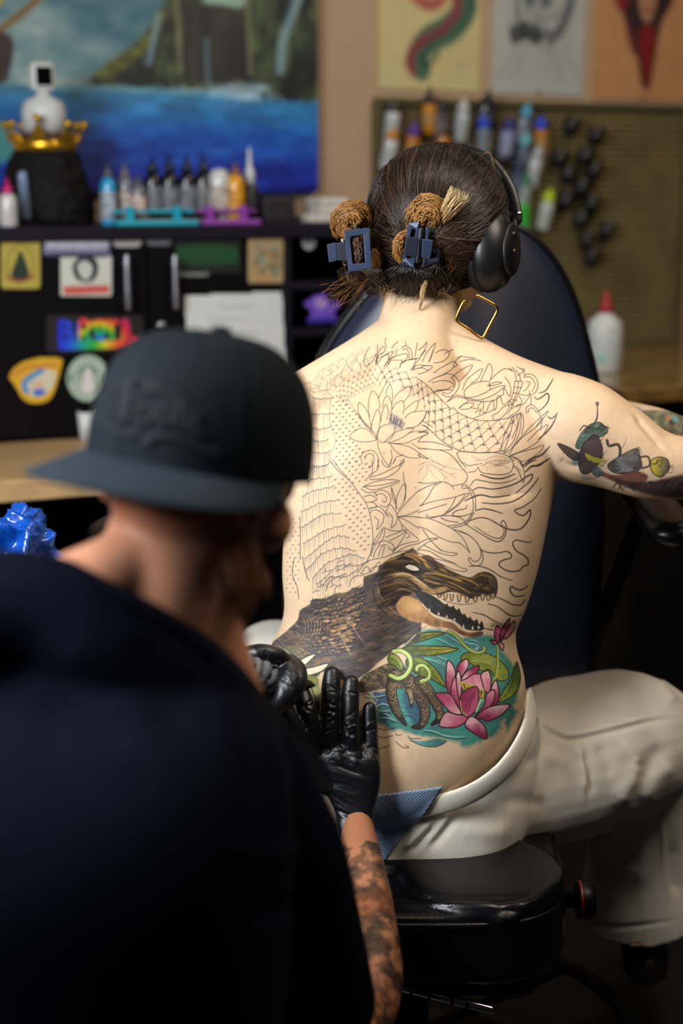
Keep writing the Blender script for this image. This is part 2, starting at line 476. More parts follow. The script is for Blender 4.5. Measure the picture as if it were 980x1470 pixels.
def d_dragon(c):
    body = [(62, 20), (78, 46), (84, 66), (70, 84), (48, 96), (38, 110), (42, 122)]
    c.stroke([(20, 40), (34, 58), (48, 66), (60, 60), (66, 40)], 10, (164, 70, 66), .85, soft=4)
    c.stroke(body, 24, (52, 96, 76), .9, taper=.35, soft=4)
    c.stroke([(a - 8, b + 2) for a, b in body], 9, (150, 60, 66), .85, taper=.3, soft=4)
    P = catmull(body, 9)
    for k in range(0, len(P) - 1, 2):
        a = P[k]; c.stroke([(a[0] - 12, a[1] + 3), (a[0] - 3, a[1])], 1.6, (110, 34, 50), .7)
        c.stroke([(a[0] + 2, a[1] - 3), (a[0] + 10, a[1] + 1)], 1.5, (24, 52, 44), .7)
    c.stroke([(40, 112), (46, 118), (54, 112), (58, 106)], 3, (40, 60, 50), .9)
    c.stroke([(36, 118), (34, 126)], 2, (120, 60, 50), .7)
    c.stroke([(18, 46), (30, 40), (46, 46)], 5, (180, 120, 60), .7, soft=3)
    c.stroke([(78, 116), (84, 115), (88, 117)], 1.2, (140, 120, 90), .6)
def d_sketch(c):
    for k in range(60):
        x = 28 + RNG.random() * 48; y = 25 + RNG.random() * 58
        c.stroke([(x, y), (x + RNG.normal() * 8, y + 9), (x + RNG.normal() * 9, y + 18)], 3, (104, 112, 114), .18, soft=3)
    c.stroke([(30, 30), (25, 55), (30, 78), (44, 88), (60, 80)], 4, (60, 72, 74), .7, soft=2)
    c.stroke([(82, 20), (84, 50), (74, 76), (62, 88)], 9, (50, 60, 66), .65, soft=4)
    for x in (38, 56):
        c.fill([(x - 6, 52), (x, 46), (x + 7, 52), (x, 60)], (66, 78, 80), .7, feather=3)
    for a, b in ((24, 84), (34, 80), (46, 84)):
        c.fill([(a - 6, b - 6), (a + 4, b - 8), (a + 8, b + 4), (a - 3, b + 8)], (36, 46, 50), .75, feather=3)
    for k in range(9):
        x = 14 + 9 * k
        c.stroke([(46 + (x - 46) * .5, 92), (x, 112 + 6 * math.sin(k * 2.)), (x + (x - 46) * .25, 124)], 3, (128, 132, 130), .5, taper=.5, soft=2)
def d_portrait(c):
    c.fill([(30, 20), (70, 16), (78, 50), (66, 74), (60, 110), (56, 128), (48, 122), (40, 90), (26, 62)], (30, 18, 22), .9, feather=4)
    c.fill([(40, 30), (58, 28), (60, 58), (52, 74), (43, 62)], (176, 128, 94), .95, feather=3)
    c.fill([(44, 80), (60, 78), (58, 110), (53, 126), (48, 112)], (130, 20, 20), .9, feather=3)
    c.fill([(16, 50), (28, 44), (32, 58), (24, 66)], (120, 24, 26), .9, feather=3)
    c.fill([(28, 70), (38, 78), (44, 100), (36, 96)], (86, 24, 40), .8, feather=3)
    c.stroke([(47, 50), (53, 51)], 3, (60, 20, 20), .9); c.stroke([(49, 63), (55, 63)], 2.5, (130, 30, 30), .9)
    c.stroke([(78, 110), (86, 111)], 1.4, (130, 80, 60), .6)
prnt('art_print', 543, 688, 127, 'cream art print with red and green curling serpent tail', (202, 186, 132), d_dragon)
prnt('art_print', 705, 836, 134, 'pale grey pencil-sketch print between the cream and orange prints', (176, 176, 170), d_sketch)
prnt('art_print', 851, 990, 142, 'orange-tan print with dark-haired portrait in red', (186, 134, 88), d_portrait)

# ------------------------------------------------------------------ perforated board
bs0, bzt = wall_sz(545, 148, .02); bs1 = wall_sz(985, 160, .02)[0]; bzb = wall_sz(900, 492, .02)[1]
pb = empty('perforated_board', wl((bs0 + bs1) / 2, bzb, .01), 'large olive perforated metal rack board holding ink bottles on wall', 'pegboard')
V, Fc = wbox(bs0, bs1, bzb, bzt, .004, .010)
mesh_obj('backing', V, Fc, mat('board_backing', (22, 20, 14), rough=.7, var=.2, scale=12), pb, False)
M_OLIVE = mat('olive_metal', (132, 118, 78), rough=.45, metal=.2, var=.2, scale=9)
pit = .0185; rr = pit * .5; hr = pit * .39; Vs = []; Fs = []
ny = int((bzt - bzb) / (pit * .866)); nxh = int((bs1 - bs0) / pit)
ho = [(math.cos(math.pi / 6 + k * math.pi / 3), math.sin(math.pi / 6 + k * math.pi / 3)) for k in range(6)]
for j in range(ny):
    for i in range(nxh):
        cx = bs0 + pit * (i + .5 + .5 * (j % 2)); cz = bzb + pit * .866 * (j + .6); o = len(Vs)
        if cx > bs1 - pit * .4: continue
        for R_, off in ((rr * 1.155, .024), (hr, .024), (hr, .0105)):
            for a, b in ho: Vs.append(WALL0 + WT * (cx + a * R_) + WN * off + np.array([0, 0, cz + b * R_]))
        for k in range(6):
            k2 = (k + 1) % 6
            Fs += [(o + k, o + k2, o + 6 + k2, o + 6 + k), (o + 6 + k, o + 6 + k2, o + 12 + k2, o + 12 + k)]
setp(mesh_obj('hexagon_mesh', np.array(Vs), Fs, M_OLIVE, pb, False), kind='stuff')
fr = mat('board_edge', (96, 88, 58), rough=.5, metal=.2)
for a, b, c_, d in ((bs0 - .012, bs1 + .012, bzt, bzt + .014), (bs0 - .012, bs1 + .012, bzb - .012, bzb), (bs0 - .014, bs0, bzb, bzt), (bs1, bs1 + .014, bzb, bzt)):
    V, Fc = wbox(a, b, c_, d, .003, .03); mesh_obj('edge_rail', V, Fc, fr, pb, False)
UPZ = np.array([0, 0, 1.])
# bottles pushed into the board, caps up and leaning out
def peg_bottle(px, py, label, body, cap, k, lean=.35, hgt=.105, rad=.018, cat='bottle'):
    s, z = wall_sz(px, py, .055)
    o = empty('ink_bottle', wl(s, z, .05), label, cat, 'ink bottles on the perforated board')
    ax = UPZ * math.cos(lean) + WN * math.sin(lean) * .6 + WT * .12 * math.sin(k * 2.1); ax /= np.linalg.norm(ax)
    a = np.cross(ax, WN); a /= np.linalg.norm(a); b = np.cross(ax, a)
    c = wl(s, z, .055) - ax * hgt * .5
    mb = mat('ink_' + '_'.join(map(str, body)), body, rough=.25, var=.25, scale=60, coat=.3)
    mc = mat('cap_' + '_'.join(map(str, cap)), cap, rough=.35, var=.1, coat=.2)
    V, Fc = lathe([(0, 0), (rad * .9, 0), (rad, .004), (rad, hgt * .62), (rad * .9, hgt * .68), (rad * .5, hgt * .72), (0, hgt * .72)], 16, [a, b, ax], c)
    mesh_obj('body', V, Fc, mb, o)
    V, Fc = lathe([(0, hgt * .69), (rad * .85, hgt * .69), (rad * .85, hgt * .84), (rad * .45, hgt * .88), (rad * .22, hgt), (0, hgt * 1.0)], 16, [a, b, ax], c)
    mesh_obj('cap', V, Fc, mc, o)
    V, Fc = lathe([(rad * 1.02, hgt * .16), (rad * 1.03, hgt * .17), (rad * 1.03, hgt * .5), (rad * 1.02, hgt * .51)], 16, [a, b, ax], c)
    mesh_obj('label_band', V, Fc, mat('lab_' + '_'.join(map(str, body)), tuple(min(255, int(v * .6 + 60)) for v in body), rough=.5), o)
W_ = (196, 200, 200)
for k, (x, y, lb, bd, cp_) in enumerate([
    (563, 172, 'white ink bottle topmost at the left edge of board', W_, (60, 60, 64)),
    (560, 212, 'white ink bottle with amber cap below the topmost left one', W_, (200, 130, 30)),
    (616, 160, 'amber ink bottle poking above the board top edge', (196, 128, 20), (36, 34, 36)),
    (592, 206, 'amber ink bottle with purple cap just left of hair', (180, 110, 20), (92, 50, 150)),
    (636, 206, 'amber ink bottle just above the crown of hair', (180, 112, 24), (60, 40, 20)),
    (632, 172, 'smoky grey ink bottle beside the tall amber one', (84, 72, 84), (40, 38, 44)),
    (663, 172, 'pale grey ink bottle right of the smoky one', (180, 190, 190), (190, 190, 190)),
    (696, 160, 'dark navy ink bottle near the board top', (26, 28, 48), (22, 22, 36)),
    (694, 194, 'clear ink bottle with bright blue cap near the headband', (110, 124, 136), (20, 70, 210)),
    (728, 198, 'lavender ink bottle with indigo cap', (140, 146, 190), (40, 40, 120)),
    (752, 178, 'glassy ink bottle with aqua cap beside the lavender one', (96, 108, 124), (80, 160, 196)),
    (776, 196, 'amber ink bottle with bright blue cap', (176, 116, 24), (20, 70, 214)),
    (752, 218, 'teal-capped ink bottle under the aqua-capped one', (72, 90, 110), (110, 190, 200)),
    (768, 238, 'chunky white ink bottle in the middle of board', (190, 196, 198), (170, 176, 180)),
    (744, 252, 'slate blue ink bottle behind the headband', (50, 66, 96), (40, 52, 80)),
    (752, 276, 'clear ink bottle with green cap', (150, 168, 160), (30, 130, 90)),
    (784, 300, 'white ink bottle with lime yellow cap', (186, 196, 186), (190, 214, 20)),
    (751, 318, 'bright green ink bottle just above the headphone cup', (30, 170, 40), (30, 180, 40))]):
    peg_bottle(x, y, lb, bd, cp_, k)
M_HOLD = mat('black_holder', (14, 14, 20), rough=.35)
for k, (x, y) in enumerate([(817, 182), (852, 196), (800, 228), (836, 226), (812, 252), (850, 246), (832, 270), (808, 290), (846, 294), (830, 316), (868, 332), (838, 346), (716, 230), (700, 176), (846, 370)]):
    s, z = wall_sz(x, y, .04)
    o = empty('bottle_holder', wl(s, z, .03), 'empty black ring holder clipped to the perforated board', 'holder', 'empty holders on the perforated board')
    ax = UPZ * .9 + WN * .43; a = np.cross(ax, WN); a /= np.linalg.norm(a); b = np.cross(ax, a)
    V, Fc = lathe([(.014, -.018), (.019, -.016), (.021, .02), (.018, .02), (.016, -.012), (.0, -.012)], 14, [a, b, ax], wl(s, z, .05))
    mesh_obj('cup', V, Fc, M_HOLD, o)
    V, Fc = wbox(s - .006, s + .006, z - .02, z + .008, .031, .042); mesh_obj('clip', V, Fc, M_HOLD, o, False)

# ------------------------------------------------------------------ right counter
cz = wall_sz(930, 494, .0)[1]; cs0 = wall_sz(500, 400, 0)[0]
M_STONE = mat('brown_granite', (150, 118, 66), rough=.16, var=.45, scale=22, coat=.4)
co = empty('side_counter', wl(1.0, 0, .3), 'glossy brown stone-topped counter under the perforated board', 'counter')
V, Fc = wbox(.35, 2.4, cz - .035, cz, .035, .75); mesh_obj('worktop', V, Fc, M_STONE, co, False, bevel=.006)
V, Fc = wbox(.42, 2.4, .0, cz - .035, .035, .70); mesh_obj('carcass', V, Fc, mat('dark_cabinet', (8, 7, 8), rough=.55), co, False)
def counter_at(px, py):
    r = ray(px, py); t = (cz - CAMZ) / r[2]; return np.array([0, 0, CAMZ]) + r * t
p = counter_at(866, 533)
o = empty('spray_bottle', p, 'white plastic bottle with red nozzle on the stone counter', 'bottle')
hh = .175
V, Fc = lathe([(0, 0), (.038, 0), (.041, .006), (.041, hh * .58), (.037, hh * .68), (.020, hh * .76), (.014, hh * .8), (0, hh * .8)], 24, None, p)
mesh_obj('body', V, Fc, mat('white_plastic', (208, 212, 210), rough=.4, var=.04), o)
V, Fc = lathe([(0, hh * .79), (.016, hh * .79), (.016, hh * .87), (.010, hh * .91), (.009, hh * 1.0), (.004, hh * 1.07), (0, hh * 1.07)], 16, None, p)
mesh_obj('nozzle', V, Fc, mat('red_plastic', (170, 26, 34), rough=.4), o)
V, Fc = lathe([(.0412, hh * .14), (.0415, hh * .15), (.0415, hh * .48), (.0412, hh * .49)], 24, None, p)
lb = mesh_obj('label', V, Fc, mat('bottle_label', (196, 204, 206), rough=.5, var=.08, scale=80), o)
V, Fc = ell(p + np.array([-.012, -.0385, hh * .2]), (.010, .004, .010)); mesh_obj('emblem', V, Fc, mat('aqua_print', (140, 206, 196), .5), o)

# ------------------------------------------------------------------ black cabinet against the wall
CO = .42                                              # cabinet front, distance off the wall
def cab(px, py, off=CO): return wall_sz(px, py, off)
M_BLK = mat('black_laminate', (6, 5, 9), rough=.55, var=.15, scale=5, spec=.12)
M_BLK2 = mat('black_edge', (20, 17, 30), rough=.5, var=.1, spec=.2)
M_STEEL = mat('brushed_steel', (168, 168, 178), rough=.35, metal=.9, var=.1)
ct = cab(250, 324)[1]; cb = cab(60, 634)[1]; dz = cb - .001
cl = cab(-70, 400)[0]; cm = cab(412, 400)[0]; cr_ = cab(560, 400)[0]
kb = empty('storage_cabinet', wl((cl + cr_) / 2, cb, .2), 'tall black cabinet covered with stickers under the seascape', 'cabinet')
def part(name, s0, s1, z0, z1, o0, o1, m, bev=.003):
    V, Fc = wbox(s0, s1, z0, z1, o0, o1); return mesh_obj(name, V, Fc, m, kb, False, bevel=bev)
part('top_board', cl, cr_ + .02, ct - .028, ct, .01, CO + .012, M_BLK2)
part('back_panel', cl, cr_, cb, ct - .028, .01, .02, M_BLK)
part('side_panel', cm - .012, cm + .012, cb, ct - .028, .02, CO, M_BLK2)
part('side_panel', cr_ - .012, cr_ + .012, cb, ct - .028, .02, CO, M_BLK2)
part('side_panel', cl, cl + .02, cb, ct - .028, .02, CO, M_BLK2)
dm = cab(213, 400)[0]
for a, b in ((cl + .022, dm - .002), (dm + .002, cm - .014)):
    part('door', a, b, cb + .01, ct - .032, CO - .02, CO, M_BLK)
for y in (411, 478, 545):
    z = cab(450, y)[1]; part('shelf', cm + .012, cr_ - .012, z - .009, z + .009, .02, CO - .005, M_BLK2)
for x, y0, y1 in ((179, 368, 440), (247, 368, 438)):
    s, za = cab(x, y1); zb_ = cab(x, y0)[1]
    h = mesh_obj('handle', *tube([wl(s, za, CO + .03), wl(s, zb_, CO + .03)], .006, 10, 3), M_STEEL, kb)
    for z in (za + .015, zb_ - .015):
        mesh_obj('post', *tube([wl(s, z, CO), wl(s, z, CO + .03)], .004, 8, 2), M_STEEL, h)
for x, y in ((231, 467),):
    s, z = cab(x, y)
    V, Fc = lathe([(0, 0), (.010, 0), (.010, .006), (.004, .009), (0, .009)], 16, [WT, UPZ, WN], wl(s, z, CO)); mesh_obj('lock', V, Fc, M_STEEL, kb)
# stickers: each one is printed vinyl with its own outline
STK = 'stickers on the black cabinet doors'
def sticker(name, x0, y0, x1, y1, label, draw, cat='sticker', off=CO, nx=56, ny=44, grp=STK):
    a = wallpt(x0, y0, off + .0015); b = wallpt(x1, y0, off + .0015); c = wallpt(x0, y1, off + .0015); d = wallpt(x1, y1, off + .0015)
    cv = Canvas(x0, y0, x1, y1, 2.0); draw(cv)
    def cr(U, Vv):
        U = U[:, None]; Vv = Vv[:, None]
        return (a * (1 - U) + b * U) * (1 - Vv) + (c * (1 - U) + d * U) * Vv
    o = panel(name, cv, nx, ny, cr, .001, None, WN)
    return setp(o, label, cat, grp)
def rect(c, x0, y0, x1, y1, col, r=4, a=1): c.fill([(x0 + r, y0), (x1 - r, y0), (x1, y0 + r), (x1, y1 - r), (x1 - r, y1), (x0 + r, y1), (x0, y1 - r), (x0, y0 + r)], col, a, smooth=0)
def st_ghost(c):
    rect(c, 1, 343, 58, 416, (172, 156, 66)); c.stroke([(12, 400), (10, 372), (30, 350), (48, 372), (46, 400)], 2, (120, 110, 40))
    c.fill([(29, 360), (36, 374), (42, 396), (30, 402), (16, 396), (23, 374)], (24, 44, 34)); c.stroke([(10, 398), (28, 404), (48, 396)], 4, (140, 70, 40))
def st_label(c):
    rect(c, 60, 341, 160, 369, (62, 56, 92), 5)
    for k in range(11):
        x = 66 + k * 8.2; c.stroke([(x, 361), (x + 1, 347), (x + 5, 356), (x + 6, 348)], 2.2, (196, 196, 214))
    c.stroke([(64, 362), (110, 359), (156, 362)], 1.5, (170, 170, 200))
def st_portrait(c):
    rect(c, 86, 366, 161, 426, (196, 200, 188), 3)
    c.fill([(104, 382), (112, 370), (124, 366), (137, 372), (141, 388), (134, 402), (120, 405), (108, 398)], (26, 26, 32))
    c.fill([(111, 380), (122, 374), (132, 382), (130, 396), (122, 402), (114, 394)], (190, 196, 188)); c.fill([(90, 411), (156, 409), (157, 421), (92, 423)], (196, 84, 76), smooth=0)
def st_bar(x0, y0, x1, y1, col, ink):
    def f(c):
        rect(c, x0, y0, x1, y1, col, 4)
        n = int((x1 - x0 - 8) / 4)
        for k in range(n): c.stroke([(x0 + 4 + 4 * k, y1 - 4), (x0 + 5 + 4 * k, y0 + 4)], 1.4, ink, .7)
    return f
def st_green(c):
    rect(c, 250, 342, 346, 392, (12, 22, 18), 2)
    for k in range(9):
        x = 256 + k * 9.6; h = 14 + 8 * abs(math.sin(k * 1.7)); c.stroke([(x, 382 - abs(k - 4)), (x + 1, 366), (x + 4, 350 + abs(k - 4)), (x + 7, 372 + h * .2)], 2.6, (14, 104, 40), .9, soft=1.2)
def st_card(c):
    rect(c, 355, 339, 407, 407, (166, 142, 102), 3)
    for k in range(40):
        x = 362 + RNG.random() * 38; y = 346 + RNG.random() * 54
        c.stroke([(x, y), (x + 6, y + RNG.normal() * 4)], 4, [(90, 120, 100), (70, 60, 60), (180, 120, 60), (120, 140, 140)][k % 4], .6, soft=2)
def st_rainbow(c):
    rect(c, 66, 452, 206, 506, (22, 17, 22), 3)
    import colorsys
    def rb(X, Y):
        d = np.hypot((X - 141) / 1.15, Y - 492); t = np.clip(d / 46, 0, 1)
        pal = np.array([(20, 40, 200), (20, 90, 220), (10, 160, 150), (40, 170, 50), (220, 200, 40), (225, 90, 40), (205, 30, 60), (200, 30, 90)], float)
        left = X < 112; low = Y > 488
        q = np.where(low, np.clip((X - 84) / 100, 0, 1) * 6.0, t * 7)
        q = np.where(left & ~low, np.clip((X - 84) / 28, 0, 1) * 1.0, q); i = np.clip(q, 0, 6.99)
        j = i.astype(int); f = (i - j)[..., None]; return pal[j] * (1 - f) + pal[j + 1] * f
    for pts in ([(86, 462), (86, 488)], [(86, 462), (98, 464), (97, 474), (88, 475)], [(88, 475), (101, 479), (99, 488), (86, 488)], [(112, 488), (114, 462), (126, 464), (124, 476), (114, 477)],
                [(118, 477), (128, 488)], [(140, 488), (136, 464)], [(146, 488), (146, 462), (152, 474)], [(158, 462), (160, 488)], [(152, 462), (168, 462)], [(176, 488), (179, 460), (186, 488)], [(132, 464), (142, 462)], [(190, 486), (198, 490)]):
        cv_stroke_grad(c, pts, 7.5, rb)
    c.fill([(82, 489), (190, 487), (200, 491), (190, 499), (84, 503)], rb, smooth=0)
def cv_stroke_grad(c, pts, w, fn):
    P = catmull(pts, 8)
    for p in P:
        c.fill([(p[0] - w / 2, p[1]), (p[0], p[1] - w / 2), (p[0] + w / 2, p[1]), (p[0], p[1] + w / 2)], fn, smooth=3)
def st_yellow(c):
    c.fill([(12, 540), (28, 521), (60, 512), (88, 514), (90, 520), (83, 548), (72, 574), (50, 580), (32, 574), (22, 556)], (212, 164, 30), smooth=3)
    c.fill([(32, 548), (54, 532), (80, 534), (72, 560), (56, 570), (40, 566)], (200, 196, 170)); c.stroke([(38, 562), (34, 550), (48, 538), (60, 532)], 7, (44, 130, 200)); c.fill([(48, 560), (62, 558), (64, 566), (50, 568)], (36, 100, 200))
    c.stroke([(20, 538), (40, 527), (80, 524)], 5, (190, 100, 60), .7); c.fill([(48, 548), (60, 546), (62, 556), (50, 558)], (210, 170, 150))
def st_round(c):
    th = np.linspace(0, 2 * math.pi, 40, endpoint=False)
    def circ(r): return np.stack([126 + r * .98 * np.cos(th), 543 + r * 1.08 * np.sin(th)], 1)
    c.fill(circ(32), (120, 152, 132), smooth=0); c.fill(circ(29.5), (188, 196, 186), smooth=0)
    for k in range(22):
        a = k * math.pi / 11
        if abs(math.sin(a)) < .28: continue
        p = np.array([126 + 24.5 * math.cos(a), 543 + 26.5 * math.sin(a)]); d = np.array([math.cos(a), math.sin(a)])
        c.stroke([p - d * 3, p + d * 3], 2.6, (70, 128, 92), .8)
    for x in (101, 151): c.fill([(x, 537), (x + 3, 543), (x, 549), (x - 3, 543)], (40, 110, 60))
    c.fill(circ(19), (96, 138, 112), .85, smooth=0); c.fill([(126, 527), (133, 540), (134, 561), (118, 561), (119, 540)], (208, 204, 204))
    for sgn in (-1, 1): c.stroke([(126 + sgn * 12, 536), (126 + sgn * 14, 548), (126 + sgn * 9, 557)], 2.6, (206, 208, 202))
def st_paper(c):
    c.fill([(264, 423), (405, 417), (412, 560), (270, 560)], (206, 210, 210), smooth=0)
    for x0_, x1_, y in ((316, 358, 442), (296, 350, 458), (294, 372, 478), (292, 370, 486), (294, 380, 500)):
        c.stroke([(x0_, y), (x1_, y - 1.5)], 2.6, (150, 154, 156), .55, soft=1.5)
def st_star(c):
    c.fill([(450, 424), (468, 420), (474, 432), (492, 434), (480, 448), (486, 462), (440, 464), (446, 448), (434, 436)], (110, 74, 190), smooth=0)
    c.fill([(452, 430), (466, 428), (468, 440), (456, 442)], (176, 140, 210)); c.fill([(440, 456), (484, 454), (484, 463), (440, 464)], (60, 40, 160), smooth=0)
def st_dot(c):
    th = np.linspace(0, 2 * math.pi, 24, endpoint=False)
    c.fill(np.stack([443 + 10 * np.cos(th), 347 + 12 * np.sin(th)], 1), (176, 178, 176), smooth=0); c.fill([(438, 343), (446, 342), (447, 350), (440, 351)], (120, 120, 124))
sticker('sticker', 0, 342, 60, 418, 'mustard yellow card sticker with dark bell-shaped figure', st_ghost)
sticker('sticker', 84, 364, 163, 428, 'square cream sticker with round dark portrait and red strip', st_portrait)
sticker('sticker', 59, 340, 162, 370, 'long violet label sticker with pale lettering', st_label, off=CO + .003)
sticker('sticker', 161, 339, 204, 356, 'small white label strip right of the violet sticker', st_bar(162, 340, 203, 355, (172, 172, 168), (120, 120, 124)), nx=30, ny=14)
sticker('sticker', 208, 339, 248, 354, 'small grey label strip left of the green lettering', st_bar(209, 340, 247, 353, (92, 92, 98), (150, 150, 152)), nx=30, ny=14)
sticker('sticker', 253, 384, 303, 398, 'thin white label strip under the green lettering', st_bar(254, 385, 302, 397, (120, 122, 122), (170, 170, 172)), nx=30, ny=12)
sticker('sticker', 249, 341, 347, 393, 'black sticker with dripping green letters', st_green, off=CO + .0002)
sticker('sticker', 354, 338, 408, 408, 'tan illustrated card sticker at the cabinet edge', st_card)
sticker('sticker', 64, 450, 208, 508, 'rainbow-lettered black sticker in the cabinet middle', st_rainbow, nx=110, ny=48)
sticker('sticker', 8, 508, 94, 584, 'yellow shield-like sticker with blue drawing', st_yellow)
sticker('sticker', 92, 506, 160, 580, 'round white and green logo sticker beside cap', st_round, nx=70, ny=70)
sticker('notice_sheet', 262, 414, 414, 562, 'white printed notice sheet taped to the cabinet door', st_paper, 'paper', nx=90, ny=60, grp=None)
sticker('sticker', 432, 332, 454, 362, 'small round grey sticker in the top cubby', st_dot, off=CO - .02, nx=24, ny=28, grp='stickers in the cubbies')
sticker('sticker', 432, 416, 494, 466, 'purple star-shaped sticker in the middle cubby', st_star, off=CO - .02, nx=50, ny=40, grp='stickers in the cubbies')

# ------------------------------------------------------------------ things on the cabinet top
def topz(px, py):                                     # where a pixel's ray meets the cabinet top
    r = ray(px, py); t = (ct - CAMZ) / r[2]; return np.array([0, 0, CAMZ]) + r * t
def on_top(px, off): s, _ = wall_sz(px, 320, off); return wl(s, ct, off)
def hpx(px, py0, py1, off): return abs(wall_sz(px, py0, off)[1] - wall_sz(px, py1, off)[1])
GL = 'ink bottles on the cabinet top'
def bottle(px, ytop, off, label, col, capc, rad, lab=None, tip=.2, name='ink_bottle', lift=0.0, grp=GL):
    rad = rad * 1.3
    p = on_top(px, off) + UPZ * lift; h = hpx(px, ytop, 316, off) - lift
    o = empty(name, p, label, 'bottle', grp)
    sh = h * (1 - tip)
    V, Fc = lathe([(0, 0), (rad * .92, 0), (rad, .004), (rad, sh * .8), (rad * .86, sh * .9), (rad * .5, sh), (0, sh)], 18, None, p)
    mesh_obj('body', V, Fc, mat('bot_' + '_'.join(map(str, col)), col, rough=.25, coat=.3, var=.12), o)
    V, Fc = lathe([(0, sh * .97), (rad * .6, sh * .97), (rad * .55, sh + h * tip * .35), (rad * .25, sh + h * tip * .5), (rad * .14, h), (0, h)], 14, None, p)
    mesh_obj('cap', V, Fc, mat('bcap_' + '_'.join(map(str, capc)), capc, rough=.3, coat=.2), o)
    if lab:
        V, Fc = lathe([(rad * 1.01, sh * .12), (rad * 1.03, sh * .13), (rad * 1.03, sh * .68), (rad * 1.01, sh * .69)], 18, None, p)
        L_ = mesh_obj('label', V, Fc, mat('blab_' + '_'.join(map(str, lab)), lab, rough=.5, var=.9, scale=140), o)
    return o
bottle(157, 228, .34, 'small bottle with white shoulder and sky blue body at rack end', (36, 150, 200), (80, 84, 90), .013, (150, 160, 170))
bottle(181, 228, .31, 'clear grey dropper bottle next to the sky blue one', (110, 114, 124), (100, 100, 108), .014, (180, 166, 160))
bottle(200, 242, .33, 'short grey bottle with pinkish label in the rack', (104, 104, 112), (70, 70, 78), .013, (186, 160, 150))
for k, x in enumerate((221, 245, 270, 293)):
    bottle(x, 216, .31, ['leftmost of the four tall black ink bottles', 'second of the four tall black ink bottles from the left', 'third of the four tall black ink bottles from the left', 'rightmost of the four tall black ink bottles'][k], (14, 15, 24), (10, 12, 30), .0150, (104, 108, 116), .26, lift=.012)
bottle(316, 222, .33, 'white squeeze bottle with blue tip right of black bottles', (200, 200, 198), (24, 50, 170), .018, (170, 160, 150), .14, 'squeeze_bottle')
bottle(339, 228, .34, 'amber yellow bottle beside the white squeeze bottle', (216, 150, 16), (130, 80, 70), .015, (196, 136, 20), .18)
bottle(359, 207, .31, 'white dropper-tipped bottle with black base at rack end', (30, 28, 36), (206, 210, 212), .016, (24, 24, 32), .48, 'dropper_bottle')
bottle(13, 246, .37, 'white bottle with magenta cap at the far left edge', (196, 190, 190), (190, 30, 110), .014, None, .3)
# racks
def rack(x0, x1, col, label):
    s0_ = wall_sz(x0, 318, .36)[0]; s1_ = wall_sz(x1, 318, .36)[0]
    o = empty('bottle_rack', wl((s0_ + s1_) / 2, ct, .34), label, 'rack', 'coloured bottle racks')
    m = mat('rack_' + label[:6], col, rough=.35, var=.05)
    V, Fc = wbox(s0_, s1_, ct, ct + .011, .37, .41); mesh_obj('base_bar', V, Fc, m, o, False, bevel=.003)
    V, Fc = wbox(s0_, s1_, ct + .026, ct + .032, .365, .372); mesh_obj('back_bar', V, Fc, m, o, False)
    for f in (.2, .78):
        s = s0_ + (s1_ - s0_) * f; V, Fc = wbox(s - .007, s + .007, ct + .011, ct + .040, .365, .385); mesh_obj('upright', V, Fc, m, o, False, bevel=.002)
rack(160, 276, (24, 160, 184), 'teal plastic bottle rack on the cabinet top')
rack(281, 364, (140, 62, 160), 'purple plastic bottle rack on the cabinet top')
# low clutter at the right end
def lump(px, y0, off, w, d, h, col, name, label, cat):
    p = on_top(px, off)
    me = fuse([obox(p + UPZ * h / 2, WT, WN, UPZ, w / 2, d / 2, h / 2)], .004, 6)
    return setp(link(name, me, mat('lump_' + name, col, rough=.55)), label, cat)
lump(395, 280, .3, .075, .06, .06, (26, 22, 28), 'small_pouch', 'small dark pouch right of the purple rack', 'pouch')
p = on_top(462, .3)
o = empty('tissue_stack', p, 'white folded towels at the right end of cabinet top', 'towels')
for k, (w, dx) in enumerate(((.10, 0), (.07, .012), (.066, .012))):
    me = fuse([obox(p + WT * dx + UPZ * (.011 + .018 * k), WT, WN, UPZ, w / 2, .05, .0085)], .003, 6); link('folded_towel', me, mat('white_towel', (206, 200, 190), rough=.9, bump=.4, bscale=300), o)
# bust with crown
p = on_top(70, .22)
o = empty('display_bust', p, 'black curly-draped display bust wearing the gold crown', 'bust')
bh = hpx(70, 205, 318, .22)
th = np.linspace(0, 2 * np.pi, 40, endpoint=False); R_ = []
for f, r in ((0, .098), (.15, .099), (.4, .094), (.65, .083), (.85, .072), (.96, .060), (1.0, .03)):
    R_.append(p + UPZ * .005 + np.stack([np.cos(th) * r * (1 + .05 * np.sin(7 * th + f * 6)), np.sin(th) * r * .8, np.full(40, f * bh)], 1))
V, Fc = rings(R_); me = fuse([(V, Fc)], .004, 3); Vv = get_v(me); Nn = get_n(me); set_v(me, Vv + Nn * (fbm(Vv, 55, 2, 3) * .006)[:, None])
link('draped_body', me, mat('black_curls', (9, 7, 9), rough=.7, var=.4, scale=60, bump=.4, bscale=150, spec=.2), o)
V, Fc = tube([p + np.array([-.03, -.082, .02]), p + np.array([-.032, -.088, bh * .62])], .010, 10, 4); mesh_obj('glass_tube', V, Fc, mat('blue_glass', (120, 140, 170), rough=.1, spec=.8), o)
cp = p + UPZ * (bh * .93)
o = empty('toy_crown', cp, 'gold toy crown with beaded points on the black bust', 'crown')
MG = mat('gold_crown', (206, 158, 40), rough=.3, metal=.85, var=.2, scale=60)
a = np.linspace(0, 2 * np.pi, 48, endpoint=False)
mesh_obj('band', *rings([cp + np.stack([np.cos(a) * r, np.sin(a) * r * .85, np.full(48, z)], 1) for r, z in ((.064, 0), (.067, .004), (.070, .020), (.067, .022), (.063, .018), (.060, 0))], False, True), MG, o)
